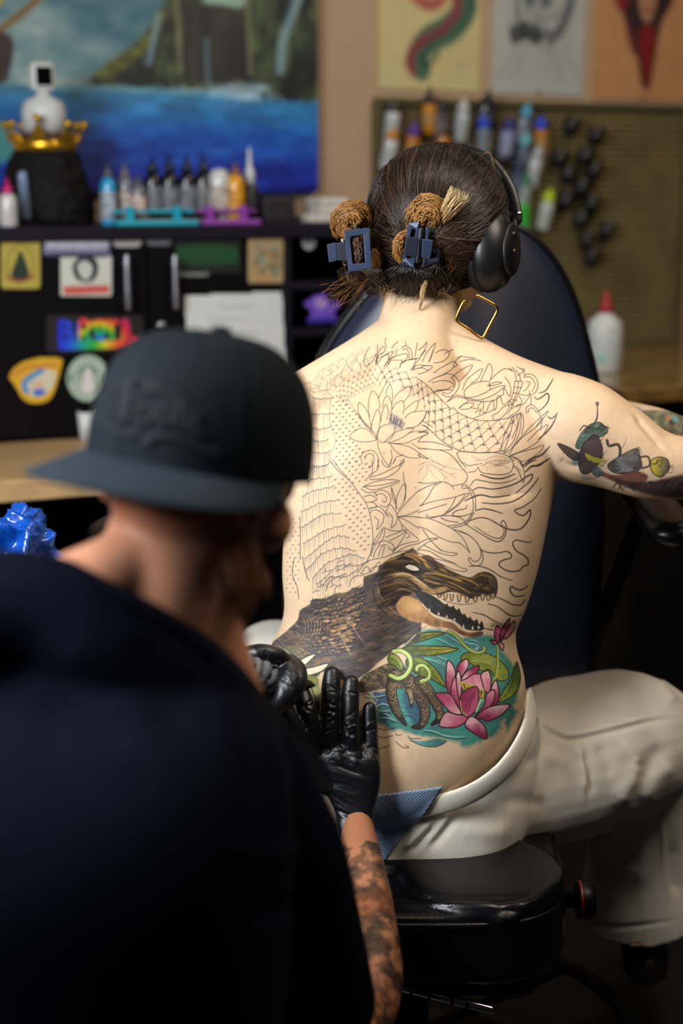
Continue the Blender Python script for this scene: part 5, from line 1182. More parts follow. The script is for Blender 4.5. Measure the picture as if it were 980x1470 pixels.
V[top, 2] += .008 * np.exp(-(((V[top, 0] - .05) / .2) ** 2 + ((V[top, 1] - 1.95) / .25) ** 2)) + vnoise(V[top], 14, 2) * .002; set_v(me, V)
emboss(me, [([(520, 1296), (600, 1298), (700, 1300), (760, 1296), (800, 1262), (818, 1216)], 4, .004), ([(540, 1290), (640, 1291), (740, 1290), (772, 1272)], 3, -.003), ([(690, 1330), (735, 1318), (768, 1300)], 8, .006), ([(700, 1290), (740, 1310), (770, 1330)], 7, -.004)])
link('seat_cushion', me, M_VIN, ch)
pipe = []
for a in np.linspace(0, 2 * np.pi, 60, endpoint=False):
    c, s = math.cos(a), math.sin(a); e = .40
    pipe.append((.0475 + .2585 * np.sign(c) * abs(c) ** e, 1.95 + .291 * np.sign(s) * abs(s) ** e, SEATZ - .022))
mesh_obj('piping', *tube(pipe, .0045, 8, 2, closed=True), M_VIN, ch)
link('seat_base', rbox(-.17, .275, 1.72, 2.2, SEATZ - .17, SEATZ - .112, .05, .008, 3), M_DKM, ch)
mesh_obj('pedestal', *lathe([(0, .0), (.30, .0), (.30, .018), (.26, .03), (.09, .05), (.075, .07), (.075, SEATZ - .16), (0, SEATZ - .16)], 32, None, (.06, 1.98, 0)), M_DKM, ch)
# backrest: tall tapering pad beyond her
def bk(px, py, Y): return at(px, py, Y)
out = [(452, 560), (468, 512), (500, 462), (540, 412), (588, 345), (640, 318), (700, 318), (752, 330), (792, 362), (822, 408), (842, 462), (862, 548), (868, 600), (860, 760), (840, 900), (800, 1080), (520, 1080), (460, 900), (446, 700)]
P2 = catmull(out, 6, True); BY = 2.30
ring_f = np.array([bk(x, y, BY) for x, y in P2]); cen = ring_f.mean(0)
def sc(r, k, dy): q = cen + (r - cen) * k; q[:, 1] += dy; return q
me = fuse([rings([sc(ring_f, .93, -.022), sc(ring_f, .975, -.012), sc(ring_f, 1.0, .012), sc(ring_f, 1.0, .045), sc(ring_f, .96, .062)])], .006, 5)
V = get_v(me); V[:, 1] += .28 * (V[:, 2] - cen[2] - .1) + 1.5 * (V[:, 0] - cen[0]) ** 2 - .02 * np.exp(-((V[:, 0] - cen[0]) / .1) ** 2); set_v(me, V)
link('backrest_pad', me, M_NAVY, ch)
def bend(q): q = q.copy(); q[:, 1] += .28 * (q[:, 2] - cen[2] - .1) + 1.5 * (q[:, 0] - cen[0]) ** 2; return q
mesh_obj('backrest_piping', *tube(bend(sc(ring_f, 1.0, -.002)), .0065, 8, 1, up=(0, 1, 0), closed=True), mat('black_piping', (12, 14, 20), rough=.3), ch)
me = fuse([rings([sc(ring_f, 1.0, .066), sc(ring_f, 1.03, .075), sc(ring_f, 1.03, .10), sc(ring_f, .95, .115)])], .008, 4); V = get_v(me); V[:, 1] += .28 * (V[:, 2] - cen[2] - .1) + 1.5 * (V[:, 0] - cen[0]) ** 2; set_v(me, V)
link('backrest_shell', me, M_VIN, ch)
mesh_obj('backrest_bracket', *tube([(cen[0], 2.40, SEATZ - .13), (cen[0], 2.42, SEATZ + .1), (cen[0], 2.40, SEATZ + .3)], [(.06, .02)] * 3, 14, 4), M_DKM, ch)
# side armrest pads, dark under her arm
for sx, px_ in ((1, 935), (-1, 250)):
    q = at(px_, 722, 2.2)
    a_ = mesh_obj('armrest_pad', *tube([q + (0, -.16, -.01), q + (0, 0, 0), q + (0, .16, .0)], [(.04, .02)] * 3, 16, 5), M_VIN, ch)
    mesh_obj('armrest_post', *tube([q + (0, .06, -.02), (q[0] * .75, q[1] + .05, SEATZ + .02), (q[0] * .55 + .02, q[1], SEATZ - .1)], .014, 12, 5), M_DKM, a_)
q = at(832, 1292, 1.80)
kn = mesh_obj('tension_knob', *lathe([(0, -.03), (.010, -.03), (.010, 0), (.024, 0), (.026, .006), (.026, .02), (.022, .024), (0, .024)], 20, [(0, 1, 0), (0, 0, 1), (1, 0, 0)], (.325, q[1], q[2])), M_DKM, ch)
mesh_obj('knob_ring', *lathe([(.0262, .002), (.027, .003), (.027, .006), (.0262, .007)], 20, [(0, 1, 0), (0, 0, 1), (1, 0, 0)], (.325, q[1], q[2])), mat('dark_red', (96, 16, 18), .4), kn)
# chrome release bar low under the seat
A_ = at(560, 1413, 1.70); B_ = at(704, 1449, 1.66)
bar = mesh_obj('release_bar', *tube([A_, B_], .0062, 14, 2), M_CHR, ch)
for f in (.22, .40, .63, .78):
    c = A_ + (B_ - A_) * f; d = (B_ - A_) / np.linalg.norm(B_ - A_); mesh_obj('bar_joint', *tube([c - d * .002, c + d * .002], .0068, 14, 1, round_ends=False), M_DKM, bar)
q = A_ + (B_ - A_) * .1
mesh_obj('bar_bracket', *tube([A_, (A_[0], A_[1] + .1, SEATZ - .12)], .007, 8, 2), M_DKM, ch)
# footrest ring
fr_z = .11
mesh_obj('foot_ring', *tube([(.06 + .40 * math.cos(t), 2.05 + .30 * math.sin(t), fr_z) for t in np.linspace(0, 2 * np.pi, 36, endpoint=False)], .012, 12, 1, closed=True), M_DKM, ch)
for t in np.linspace(0, 2 * np.pi, 4, endpoint=False) + .6:
    mesh_obj('ring_spoke', *tube([(.06, 1.98, fr_z), (.06 + .40 * math.cos(t), 2.05 + .30 * math.sin(t), fr_z)], .009, 8, 2), M_DKM, ch)
# ------------------------------------------------------------------ the client
wo = empty('person', (.06, 1.95, SEATZ), 'bare-backed person in cream trousers straddling the tattoo chair, back turned', 'person')
# head frame
yaw = math.radians(24)
hf = np.array([math.sin(yaw), math.cos(yaw), -.22]); hf /= np.linalg.norm(hf)
hr = np.array([math.cos(yaw), -math.sin(yaw), .05]); hr -= hf * (hr @ hf); hr /= np.linalg.norm(hr)
hu = np.cross(hr, hf)
HC = at(632, 322, 2.10)
def hd_(x, y, z): return HC + hr * x + hf * y + hu * z
HM = np.stack([hr, hf, hu], 1)
# torso rings: pixel row, left edge, right edge, depth of the back, half thickness
TR = [(528, 452, 762, 1.965, .055), (545, 425, 800, 1.93, .075), (580, 408, 812, 1.89, .09), (640, 404, 806, 1.855, .10), (700, 406, 794, 1.835, .105), (760, 407, 782, 1.825, .102), (820, 405, 769, 1.82, .097), (870, 408, 753, 1.815, .092),
      (900, 402, 740, 1.81, .092), (930, 388, 741, 1.80, .097), (970, 368, 752, 1.79, .105), (1010, 358, 750, 1.783, .112), (1050, 355, 735, 1.776, .118), (1090, 362, 705, 1.774, .120), (1120, 385, 662, 1.778, .118), (1138, 430, 610, 1.790, .110), (1150, 480, 580, 1.82, .08)]
ang = np.linspace(0, 2 * np.pi, 72, endpoint=False); RR = []
TRa = catmull(TR, 4)
for py, xl, xr, yb, hd in TRa:
    a = at(xl, py, yb + hd); b = at(xr, py, yb + hd); c = (a + b) / 2; w = np.linalg.norm(b - a) / 2
    co, si = np.cos(ang), np.sin(ang); n_ = 2.5
    x = np.sign(co) * np.abs(co) ** (2 / n_) * w; y = np.sign(si) * np.abs(si) ** (2 / n_) * hd
    back = y < 0
    f = np.clip((py - 540) / 120, 0, 1) * np.clip((1130 - py) / 120, 0, 1)
    sx = -.006
    y = y + back * f * .010 * np.exp(-((x - sx) / .026) ** 2)
    f2 = math.exp(-((py - 625) / 62) ** 2)
    y = y - back * f2 * .011 * (np.exp(-((x - .105) / .05) ** 2) + np.exp(-((x + .10) / .045) ** 2))
    f3 = math.exp(-((py - 930) / 110) ** 2)
    y = y - back * f3 * .006 * (np.exp(-((x - .045) / .03) ** 2) + np.exp(-((x + .055) / .03) ** 2))
    RR.append(np.stack([c[0] + x, c[1] + y, np.full(72, c[2])], 1))
bparts = [rings(RR)]
def pt(l, **k): return tube([at(x, y, Y) for x, y, Y, r in l], [r for *_, r in l], **k)
ARM_R = [(740, 600, 1.975, .058), (790, 600, 1.955, .066), (835, 620, 1.935, .071), (880, 640, 1.925, .062), (930, 664, 1.915, .051), (975, 672, 1.915, .043), (1015, 676, 1.93, .040)]
FORE_R = [(1015, 676, 1.93, .040), (985, 648, 2.02, .043), (942, 625, 2.12, .041), (900, 606, 2.22, .033), (874, 596, 2.28, .027)]
ARM_L = [(470, 605, 1.975, .058), (428, 605, 1.96, .062), (400, 632, 2.0, .058), (378, 668, 2.06, .050), (362, 700, 2.12, .043)]
FORE_L = [(362, 700, 2.12, .042), (375, 672, 2.18, .040), (392, 640, 2.23, .034), (405, 612, 2.27, .028)]
bparts += [pt(ARM_R, n=28), pt(FORE_R, n=24), pt(ARM_L, n=28), pt(FORE_L, n=24)]
# trapezius, neck, skull
bparts += [pt([(600, 480, 2.045, .050), (650, 520, 2.02, .052), (720, 556, 1.985, .050), (790, 585, 1.96, .052)], n=24), pt([(598, 480, 2.045, .050), (545, 522, 2.01, .052), (480, 560, 1.985, .050), (430, 590, 1.965, .05)], n=24),
           pt([(598, 560, 1.985, .075), (597, 515, 2.015, .064), (600, 470, 2.045, .0575), (606, 425, 2.075, .056), (614, 380, 2.09, .055)], n=28)]
bparts += [ell(HC, (.075, .094, .100), HM), ell(hd_(0, .028, -.065), (.056, .062, .058), HM), ell(hd_(0, .085, -.10), (.024, .020, .018), HM), ell(hd_(0, .092, .01), (.05, .02, .03), HM),
           tube([hd_(0, .095, .012), hd_(0, .112, -.022), hd_(0, .112, -.036)], [.007, .011, .010], 12, 4), ell(hd_(0, .094, -.064), (.022, .010, .0055), HM), ell(hd_(0, .092, -.074), (.019, .010, .006), HM)]
for s in (-1, 1):
    bparts += [ell(hd_(s * .078, -.004, -.022), (.008, .017, .028), HM), ell(hd_(s * .076, .0, -.050), (.006, .009, .010), HM), ell(hd_(s * .042, .068, -.025), (.028, .026, .026), HM)]
# hands resting on the backrest edge
def hand(wrist, fwd, nrm, side, curl=.5, s=1.0, spread=.10):
    """palm and five fingers: wrist point, finger direction, back-of-hand normal, side +1 = thumb on +lateral"""
    f = np.array(fwd, float); f /= np.linalg.norm(f); n_ = np.array(nrm, float); n_ -= f * (n_ @ f); n_ /= np.linalg.norm(n_); l = np.cross(f, n_) * side
    w = np.asarray(wrist, float); P = []
    P.append(tube([w, w + f * .035 * s, w + f * .075 * s, w + f * .088 * s], [(.030 * s, .019 * s), (.038 * s, .016 * s), (.041 * s, .014 * s), (.038 * s, .012 * s)], 20, 4, up=n_))
    for k, (o, L_) in enumerate(((.030, .070), (.0105, .080), (-.010, .074), (-.029, .058))):
        b = w + f * (.080 - .006 * abs(k - 1)) * s + l * o * s; d = f + l * spread * (1.3 - k * .9); d /= np.linalg.norm(d); pts = [b - d * .012 * s]; p = b; dn = 0
        for j, fr_ in enumerate((.45, .30, .25)):
            pts.append(p); dn += curl * (.5 + .35 * j); dd = d * math.cos(dn) - n_ * math.sin(dn); p = p + dd * L_ * fr_ * s
        pts.append(p); P.append(tube(pts, [.0092 * s, .0092 * s, .0086 * s, .0078 * s, .0068 * s], 12, 4))
    b = w + f * .022 * s + l * .026 * s; d1 = f * .55 + l * .75 - n_ * .25; d1 /= np.linalg.norm(d1); d2 = f * .85 + l * .35 - n_ * .45; d2 /= np.linalg.norm(d2)
    P.append(tube([b, b + d1 * .036 * s, b + d1 * .036 * s + d2 * .030 * s, b + d1 * .036 * s + d2 * .052 * s], [.013 * s, .0115 * s, .0098 * s, .0078 * s], 12, 4))
    return P
bparts += hand(at(874, 596, 2.28), (-.55, .75, .05), (.6, .5, .6), -1, .55) + hand(at(405, 612, 2.27), (.45, .45, .65), (-.6, .5, .6), 1, .55)
bme = fuse(bparts, .003, 20, .5)
# finer skin where the tattoo lies
V = get_v(bme); N = get_n(bme); px = proj(V); tocam = np.array([0, 0, CAMZ]) - V; tocam /= np.linalg.norm(tocam, axis=1, keepdims=True); fac = np.einsum('ij,ij->i', N, tocam)
want = (fac > -.05) & (px[:, 0] > 395) & (px[:, 0] < 992) & (px[:, 1] > 478) & (px[:, 1] < 1120) & ((px[:, 0] < 800) | (px[:, 1] < 730))
bm = bmesh.new(); bm.from_mesh(bme); bm.verts.ensure_lookup_table()
fs = [f for f in bm.faces if all(want[v.index] for v in f.verts)]
es = list({e for f in fs for e in f.edges})
bmesh.ops.subdivide_edges(bm, edges=es, cuts=3, use_grid_fill=True)
sel = [v for v in bm.verts if v.index < 0 or v.index >= len(want) or want[v.index]]
bmesh.ops.smooth_vert(bm, verts=sel, factor=.5, use_axis_x=True, use_axis_y=True, use_axis_z=True)
bmesh.ops.smooth_vert(bm, verts=sel, factor=.5, use_axis_x=True, use_axis_y=True, use_axis_z=True)
bm.to_mesh(bme); bm.free(); bme.update()
bme.polygons.foreach_set('use_smooth', np.ones(len(bme.polygons), bool))
emboss(bme, [([(452, 560), (458, 600), (462, 640), (458, 690)], 9, -.004), ([(720, 640), (735, 690), (742, 730)], 22, -.005), ([(800, 655), (815, 668), (840, 672)], 5, -.0025), ([(905, 588), (930, 620), (958, 652)], 4, -.004), ([(640, 640), (665, 690), (680, 740)], 26, -.003), ([(700, 900), (735, 905)], 6, -.0015)])
V = get_v(bme); N = get_n(bme); px = proj(V); tocam = np.array([0, 0, CAMZ]) - V; tocam /= np.linalg.norm(tocam, axis=1, keepdims=True); fac = np.einsum('ij,ij->i', N, tocam)
skin = lin((230, 199, 164)) * np.ones((len(V), 3)); t = (.5 + .5 * fbm(V, 14, 3, 2))[:, None]
skin = skin * (.94 + .12 * t) * (1 - .06 * np.clip(vnoise(V, 40, 6), 0, 1))[:, None] * np.array([1, .985 + .0, .97])
tc, ta = TA.sample(px); fore = (V[:, 1] > 1.975) & (px[:, 0] > 885); vis = np.clip(fac * 8 + .6, 0, 1) * (px[:, 0] > 384) * (px[:, 1] < 1158) * (px[:, 1] > 472) * (~fore)
ta = ta * vis * .96
tcol = lin(np.clip(tc / np.maximum(TA.sample(px)[1], 1e-3)[:, None], 0, 255)) if False else None
un = np.where(TA.sample(px)[1][:, None] > 1e-3, tc / np.maximum(TA.sample(px)[1], 1e-3)[:, None], 0)
colr = skin * (1 - ta[:, None]) + lin(np.clip(un, 0, 255)) * ta[:, None]
tc2, ta2 = TB.sample(px); un2 = tc2 / np.maximum(ta2, 1e-3)[:, None]; ta2 = ta2 * fore * (px[:, 0] < 992) * (V[:, 1] < 2.35) * (fac > -.1) * .95
colr = colr * (1 - ta2[:, None]) + lin(np.clip(un2, 0, 255)) * ta2[:, None]
lips = np.linalg.norm((V - hd_(0, .1, -.069)) @ HM / (.022, .02, .010), axis=1) < 1; colr[lips] = lin((170, 96, 90))
put_col(bme, colr)
M_SKIN = mat('skin', (226, 190, 156), rough=.5, var=.05, scale=120, attr='Col', bump=.06, bscale=900, spec=.25, sss=.08)
link('body', bme, M_SKIN, wo)
for s in (-1, 1):
    e = mesh_obj('eye', *ell(hd_(s * .032, .086, -.002), (.0125, .0115, .0115), HM), mat('eye_white', (226, 222, 216), .2), wo); mesh_obj('iris', *ell(hd_(s * .032, .0945, -.003), (.0055, .0042, .0055), HM), mat('iris', (60, 40, 26), .15), e)
    mesh_obj('eyebrow', *tube([hd_(s * .018, .104, .017), hd_(s * .034, .101, .021), hd_(s * .05, .088, .016)], [.002, .003, .0015], 8, 4), mat('dark_brow', (46, 32, 24), .7), wo)
BT = bvh(bme)

# ------------------------------------------------------------------ trousers
M_TRO = mat('cream_twill', (236, 228, 212), rough=.85, var=.06, scale=25, bump=.35, bscale=700, sheen=.1)
tp = []
PEL = [(1010, 392, 768, 1.835, .12), (1060, 384, 772, 1.815, .135), (1110, 384, 770, 1.80, .15), (1160, 392, 760, 1.79, .16), (1200, 410, 742, 1.795, .15), (1228, 440, 715, 1.81, .13), (1242, 480, 680, 1.84, .10)]
RR = []
for py, xl, xr, yb, hd in catmull(PEL, 4):
    a = at(xl, py, yb + hd); b = at(xr, py, yb + hd); c = (a + b) / 2; w = np.linalg.norm(b - a) / 2
    co, si = np.cos(ang), np.sin(ang); RR.append(np.stack([c[0] + np.sign(co) * np.abs(co) ** .85 * w, c[1] + np.sign(si) * np.abs(si) ** .85 * hd, np.full(72, c[2])], 1))
tp.append(rings(RR))
tp.append(pt([(640, 1130, 1.96, .108), (730, 1118, 2.00, .112), (820, 1088, 2.06, .122), (890, 1068, 2.12, .118), (915, 1064, 2.15, .105)], n=32))
tp.append(tube([at(905, 1065, 2.15), at(912, 1140, 2.17), at(916, 1215, 2.19), at(918, 1280, 2.20), at(919, 1302, 2.205)], [.098, .088, .086, .098, .104], 32, round_ends=False))
tp.append(pt([(500, 1130, 1.96, .10), (450, 1070, 2.06, .098), (408, 995, 2.17, .092), (392, 964, 2.23, .084)], n=32))
tp.append(tube([at(392, 964, 2.23), at(390, 1070, 2.27), at(388, 1200, 2.29), at(386, 1290, 2.30)], [.084, .082, .086, .1], 32, round_ends=False))
tme = fuse(tp, .0035, 8, .5)
V = get_v(tme); N = get_n(tme)
V = V + N * (fbm(V * np.array([1, 1, .6]), 16, 2, 3) * .0035)[:, None]
set_v(tme, V)
S = lambda L_: [(500 + a * .4898, 920 + b * .4898) for a, b in L_]
FOLDS = [(S([(525, 190), (560, 232), (620, 270), (665, 276), (760, 255), (880, 225), (965, 215)]), 3.0, .0035), (S([(535, 205), (570, 250), (625, 285), (665, 288), (760, 268), (880, 238), (965, 228)]), 4, -.003),
         (S([(665, 280), (690, 380), (692, 470)]), 5, .005), (S([(680, 300), (705, 390), (705, 470)]), 7, -.004), (S([(150, 620), (200, 570), (260, 510)]), 6, .005), (S([(170, 630), (215, 585), (275, 520)]), 5, -.005), (S([(210, 610), (260, 550), (310, 490)]), 6, .004), (S([(230, 620), (280, 560), (335, 490)]), 6, -.004),
         (S([(870, 340), (820, 420), (780, 500)]), 12, .007), (S([(950, 300), (880, 360), (840, 430)]), 16, -.005), (S([(960, 340), (900, 410), (850, 500)]), 14, .005), (S([(905, 480), (920, 560), (926, 680), (942, 810)]), 3, .003), (S([(830, 480), (800, 580), (790, 700)]), 14, -.006), (S([(880, 500), (860, 620), (850, 760)]), 10, .005),
         (S([(545, 300), (600, 340), (660, 380)]), 12, .003), (S([(590, 280), (560, 330), (500, 380)]), 9, -.003), (S([(720, 290), (760, 350), (770, 420)]), 10, -.003), (S([(780, 270), (840, 330), (850, 370)]), 9, .003), (S([(300, 540), (400, 560), (500, 545)]), 14, .003), (S([(420, 480), (520, 470), (600, 500)]), 12, -.003),
         (S([(660, 820), (750, 838), (840, 836), (985, 815)]), 3, -.003), (S([(700, 780), (800, 700), (830, 620)]), 16, .006), (S([(960, 560), (950, 680), (970, 760)]), 8, -.005), (S([(545, 190), (640, 160), (760, 130)]), 10, -.002), (S([(900, 100), (930, 150), (960, 200)]), 10, .004)]
emboss(tme, FOLDS)
link('trousers', tme, M_TRO, wo)
TT = bvh(tme)
# turned-over waistband along the hip
wbp = [(762, 990, 1.925), (762, 1010, 1.892), (758, 1045, 1.850), (738, 1086, 1.815), (705, 1121, 1.797), (660, 1146, 1.79), (600, 1160, 1.79), (530, 1164, 1.79), (460, 1152, 1.795), (400, 1110, 1.83), (366, 1045, 1.88), (362, 990, 1.93)]
R_ = []
Pc = np.array([at(*p) for p in catmull(wbp, 8)]); T_, A_, B_ = frames(Pc, (0, -1, .2))
cp_ = np.array([.06, 1.95, .62])
for i, p in enumerate(Pc):
    d = p - cp_; d -= T_[i] * (d @ T_[i]); d /= np.linalg.norm(d); e = np.cross(T_[i], d); t = np.linspace(0, 2 * np.pi, 14, endpoint=False)
    R_.append(p + (np.cos(t)[:, None] * d * .0042 + np.sin(t)[:, None] * e * .017) * min(1, .35 + .09 * i))
link('waistband', fuse([rings(R_)], .0022, 3), M_TRO, wo)
for s, (x, y, Y, dx) in ((1, (916, 1350, 2.205, .04)), (-1, (386, 1302, 2.30, -.03))):
    q = at(x, y, Y); z0_ = max(q[2] - .14, fr_z + .013)
    me = fuse([tube([(q[0], q[1] - .06, z0_ + .034), (q[0] + dx * .5, q[1] + .05, z0_ + .034), (q[0] + dx, q[1] + .15, z0_ + .028)], [(.038, .034), (.042, .034), (.036, .027)], 20, 5), tube([(q[0], q[1] - .045, z0_ + .03), (q[0], q[1] - .03, q[2] + .04)], [.036, .040], 20, 3)], .004, 4)
    sh = link('shoe', me, mat('dark_leather', (20, 16, 15), rough=.35), wo)
    if s > 0:
        g = at(913, 1357, Y - .115); mesh_obj('buckle', *obox(g, (1, 0, .1), (0, 1, 0), (0, 0, 1), .010, .004, .004), mat('brass_pin', (120, 100, 60)), sh, False, bevel=.0015)

# ------------------------------------------------------------------ hair
HR = np.array([.101, .112, .107]); HO = hd_(0, -.012, .004)
def on_hair(d, k=1.0): d = np.asarray(d, float); d = d / np.linalg.norm(d, axis=-1, keepdims=True); return HO + ((d * HR * k) @ HM.T)
def hair_hit(x, y):
    r = ray(x, y); o = (np.array([0, 0, CAMZ]) - HO) @ HM / HR; q = (r @ HM) / HR; a = q @ q; b = 2 * o @ q; c = o @ o - 1; D = b * b - 4 * a * c
    t = (-b - math.sqrt(max(D, 0))) / (2 * a); u = o + q * t; return u / np.linalg.norm(u)
def strands(paths, rad, cols):
    """thin three-sided tubes, tapering to the tip"""
    V = []; C_ = []; Fc = []; o = 0
    for P, c in zip(paths, cols):
        P = np.asarray(P); n_ = len(P); T, A, B = frames(P, (.3, -1, .2)); r = rad * np.concatenate([np.full(n_ - 3, 1.), [.8, .5, .15]])[:, None] if n_ > 4 else np.full((n_, 1), rad)
        for k in range(3): t = k * 2.094; V.append(P + A * math.cos(t) * r + B * math.sin(t) * r)
        C_.append(np.concatenate([c] * 3))
        for k in range(3):
            a = o + k * n_; b = o + ((k + 1) % 3) * n_
            Fc += [(a + i, a + i + 1, b + i + 1, b + i) for i in range(n_ - 1)]
        o += 3 * n_
    return np.concatenate(V), Fc, np.concatenate(C_)
M_HAIR = mat('hair', (50, 36, 28), rough=.34, var=.15, scale=300, attr='Col', spec=.5)
DARK, GOLD, BLON = lin((27, 19, 16)), lin((172, 122, 64)), lin((226, 200, 150))
dirs = []
me = fuse([ell(HO, HR * .965, HM), pt([(560, 398, 2.045, .020), (600, 404, 2.035, .022), (645, 404, 2.04, .020)], n=16), pt([(520, 330, 2.09, .03), (520, 380, 2.085, .026), (535, 405, 2.06, .02)], n=16)], .004, 4)
V = get_v(me); L_ = (V - HO) @ HM
face_cut = (L_[:, 1] > .045) & (L_[:, 2] < .06)
V[face_cut] = HO + ((L_[face_cut] * np.array([.93, .62, .95])) @ HM.T)
low = (L_[:, 2] < -.075) & (L_[:, 1] > -.02); V[low] = HO + ((L_[low] * np.array([.7, .7, .8])) @ HM.T); set_v(me, V)
nz = (.8 + .5 * fbm(V * np.array([1, 1, .25]), 160, 2, 5))[:, None]; put_col(me, DARK * nz)
link('hair_cap', me, M_HAIR, wo)
TL_, TRt = hair_hit(530, 345), hair_hit(600, 348)
paths, cols = [], []
for k in range(3600):
    x = 515 + 225 * RNG.random(); y = 200 + 150 * RNG.random() ** .8 if k % 4 else 330 + 90 * RNG.random()
    d0 = hair_hit(x, y)
    if k % 3 == 0: d0 = d0 + np.array([RNG.normal() * .3, .55 + .4 * RNG.random(), .45]); d0 /= np.linalg.norm(d0)
    xs = proj(on_hair(d0))[0]; part_x = 562 + (proj(on_hair(d0))[1] - 290) * .12
    tgt = (TL_ if xs < part_x else TRt) + RNG.normal(size=3) * .10; tgt /= np.linalg.norm(tgt)
    if (d0 @ tgt) > .985: continue
    n_ = 9; t = np.linspace(0, 1, n_)[:, None]; om = math.acos(np.clip(d0 @ tgt, -1, 1)); D = (np.sin((1 - t) * om) * d0 + np.sin(t * om) * tgt) / math.sin(om)
    sag = np.array([0, 0, -.10 if proj(on_hair(d0))[1] < 330 else .08]) * np.sin(np.pi * t); D = D + sag
    P = on_hair(D, 1.0 + .012 * RNG.random()) + RNG.normal(size=3) * .0008
    paths.append(P); base = DARK * (.55 + 1.0 * RNG.random()) + (lin((96, 70, 48)) * .5 if RNG.random() < .12 else 0)
    cols.append(base * (1 - t ** 3 * .5) + GOLD * t ** 3 * .25)
for k in range(1100):                                  # nape hair combed up to the clips
    x = 535 + 122 * RNG.random(); y = 424 - 16 * RNG.random() - 10 * ((x - 597) / 60) ** 2; tx, ty = (600 + RNG.normal() * 10, 375) if x > 560 or RNG.random() < .4 else (528 + RNG.normal() * 6, 385)
    y0 = 1.992 + .00045 * abs(x - 600) - .0003 * (424 - y); n_ = 7; s_ = np.linspace(0, 1, n_); lift = .012 * np.sin(np.pi * s_)
    P = np.array([at(x + (tx - x) * u + 4 * math.sin(u * 3 + k), y + (ty - y) * u, y0 + (1.985 - y0) * u - l) for u, l in zip(s_, lift)]); paths.append(P); cols.append(np.ones((n_, 1)) * (DARK * (.6 + 1.1 * RNG.random()))[None])
V, Fc, Cc = strands(paths, .00075, cols); setp(mesh_obj('hair_strands', V, Fc, M_HAIR, wo, True, Cc), kind='stuff')
def bundle(pts, R, n_, tw, c0, c1, rad=.0008, spread=0.0, fuzz=.0011):
    P = catmull(np.array([at(*p) for p in pts]), 5); T, A, B = frames(P, (0, -1, .1)); m = len(P); s = np.linspace(0, 1, m); pp, cc = [], []
    for k in range(n_):
        r = R * math.sqrt(RNG.random()); t0 = RNG.random() * 6.28; th = t0 + tw * s * (.2 + 1.8 * RNG.random()) + .5 * np.sin(s * 7 + k) * (0 if spread else 1); rr = r * (1 + spread * s ** 1.5); m2 = m - int(RNG.random() * m * .15) if spread else m
        Q = P + A * (np.cos(th) * rr)[:, None] + B * (np.sin(th) * rr)[:, None] + RNG.normal(size=(m, 3)) * (fuzz * .35 if spread else fuzz); pp.append(Q[:m2]); v = .6 + .8 * RNG.random(); cc.append(((c0[None] * (1 - s[:, None]) + c1[None] * s[:, None]) * v)[:m2])
    return strands(pp, rad, cc)
def add_bundles(name, L_):
    VV, FF, CC, o = [], [], [], 0
    for a in L_:
        V, Fc, c = bundle(*a[0], **a[1]); VV.append(V); CC.append(c); FF += [tuple(i + o for i in q) for q in Fc]; o += len(V)
    return mesh_obj(name, np.concatenate(VV), FF, M_HAIR, wo, True, np.concatenate(CC))
add_bundles('hair_bun', [
    (([(528, 350, 2.05), (528, 318, 2.045), (514, 301, 2.03), (497, 302, 2.025), (486, 318, 2.03), (490, 338, 2.04)], .0115, 190, 1.0, GOLD * .7, GOLD * 1.0), {}),
    (([(512, 318, 2.02), (502, 308, 2.015), (492, 322, 2.02), (500, 336, 2.02), (515, 338, 2.03)], .009, 130, 1.0, GOLD, GOLD * .6), {}),
    (([(508, 334, 2.02), (512, 352, 2.012), (512, 372, 2.012), (508, 398, 2.02)], .010, 130, 1.5, lin((100, 66, 44)), lin((70, 46, 34))), {}),
    (([(534, 360, 2.02), (540, 375, 2.02), (534, 392, 2.025), (522, 400, 2.03)], .006, 60, 1.2, GOLD, GOLD), {}),
    (([(490, 385, 2.03), (500, 402, 2.03), (520, 404, 2.03)], .008, 60, 1.2, DARK * 1.6, GOLD * .5), {'spread': .6})])
add_bundles('hair_bun', [
    (([(588, 345, 2.005), (588, 318, 1.998), (600, 297, 1.99), (616, 290, 1.985), (632, 300, 1.99), (632, 322, 1.995), (618, 336, 2.0)], .0125, 260, 1.0, GOLD * .9, GOLD * .8), {}),
    (([(600, 318, 1.982), (612, 305, 1.978), (624, 312, 1.98), (618, 326, 1.985)], .010, 150, 1.0, GOLD * 1.15, GOLD * .6), {}),
    (([(628, 325, 1.99), (640, 308, 1.98), (650, 292, 1.972), (660, 276, 1.965)], .008, 170, .4, GOLD * .9, BLON), {'spread': 1.1}),
    (([(592, 332, 1.995), (577, 342, 1.99), (571, 355, 1.988), (576, 370, 1.99), (590, 378, 1.995)], .0075, 110, 2.0, GOLD, GOLD * .9), {}),
    (([(600, 340, 1.985), (603, 360, 1.985), (604, 385, 1.99), (600, 402, 2.0)], .010, 110, 1.2, DARK * 1.8, GOLD * .7), {}),
    (([(608, 385, 1.985), (609, 402, 1.982), (606, 422, 1.985), (602, 445, 1.992)], .0045, 70, .4, GOLD, BLON), {'spread': -.7}),
    (([(632, 345, 2.0), (642, 365, 2.0), (640, 385, 2.005), (622, 396, 2.01)], .010, 90, 1.5, DARK * 1.6, GOLD * .5), {})])
pp, cc = [], []
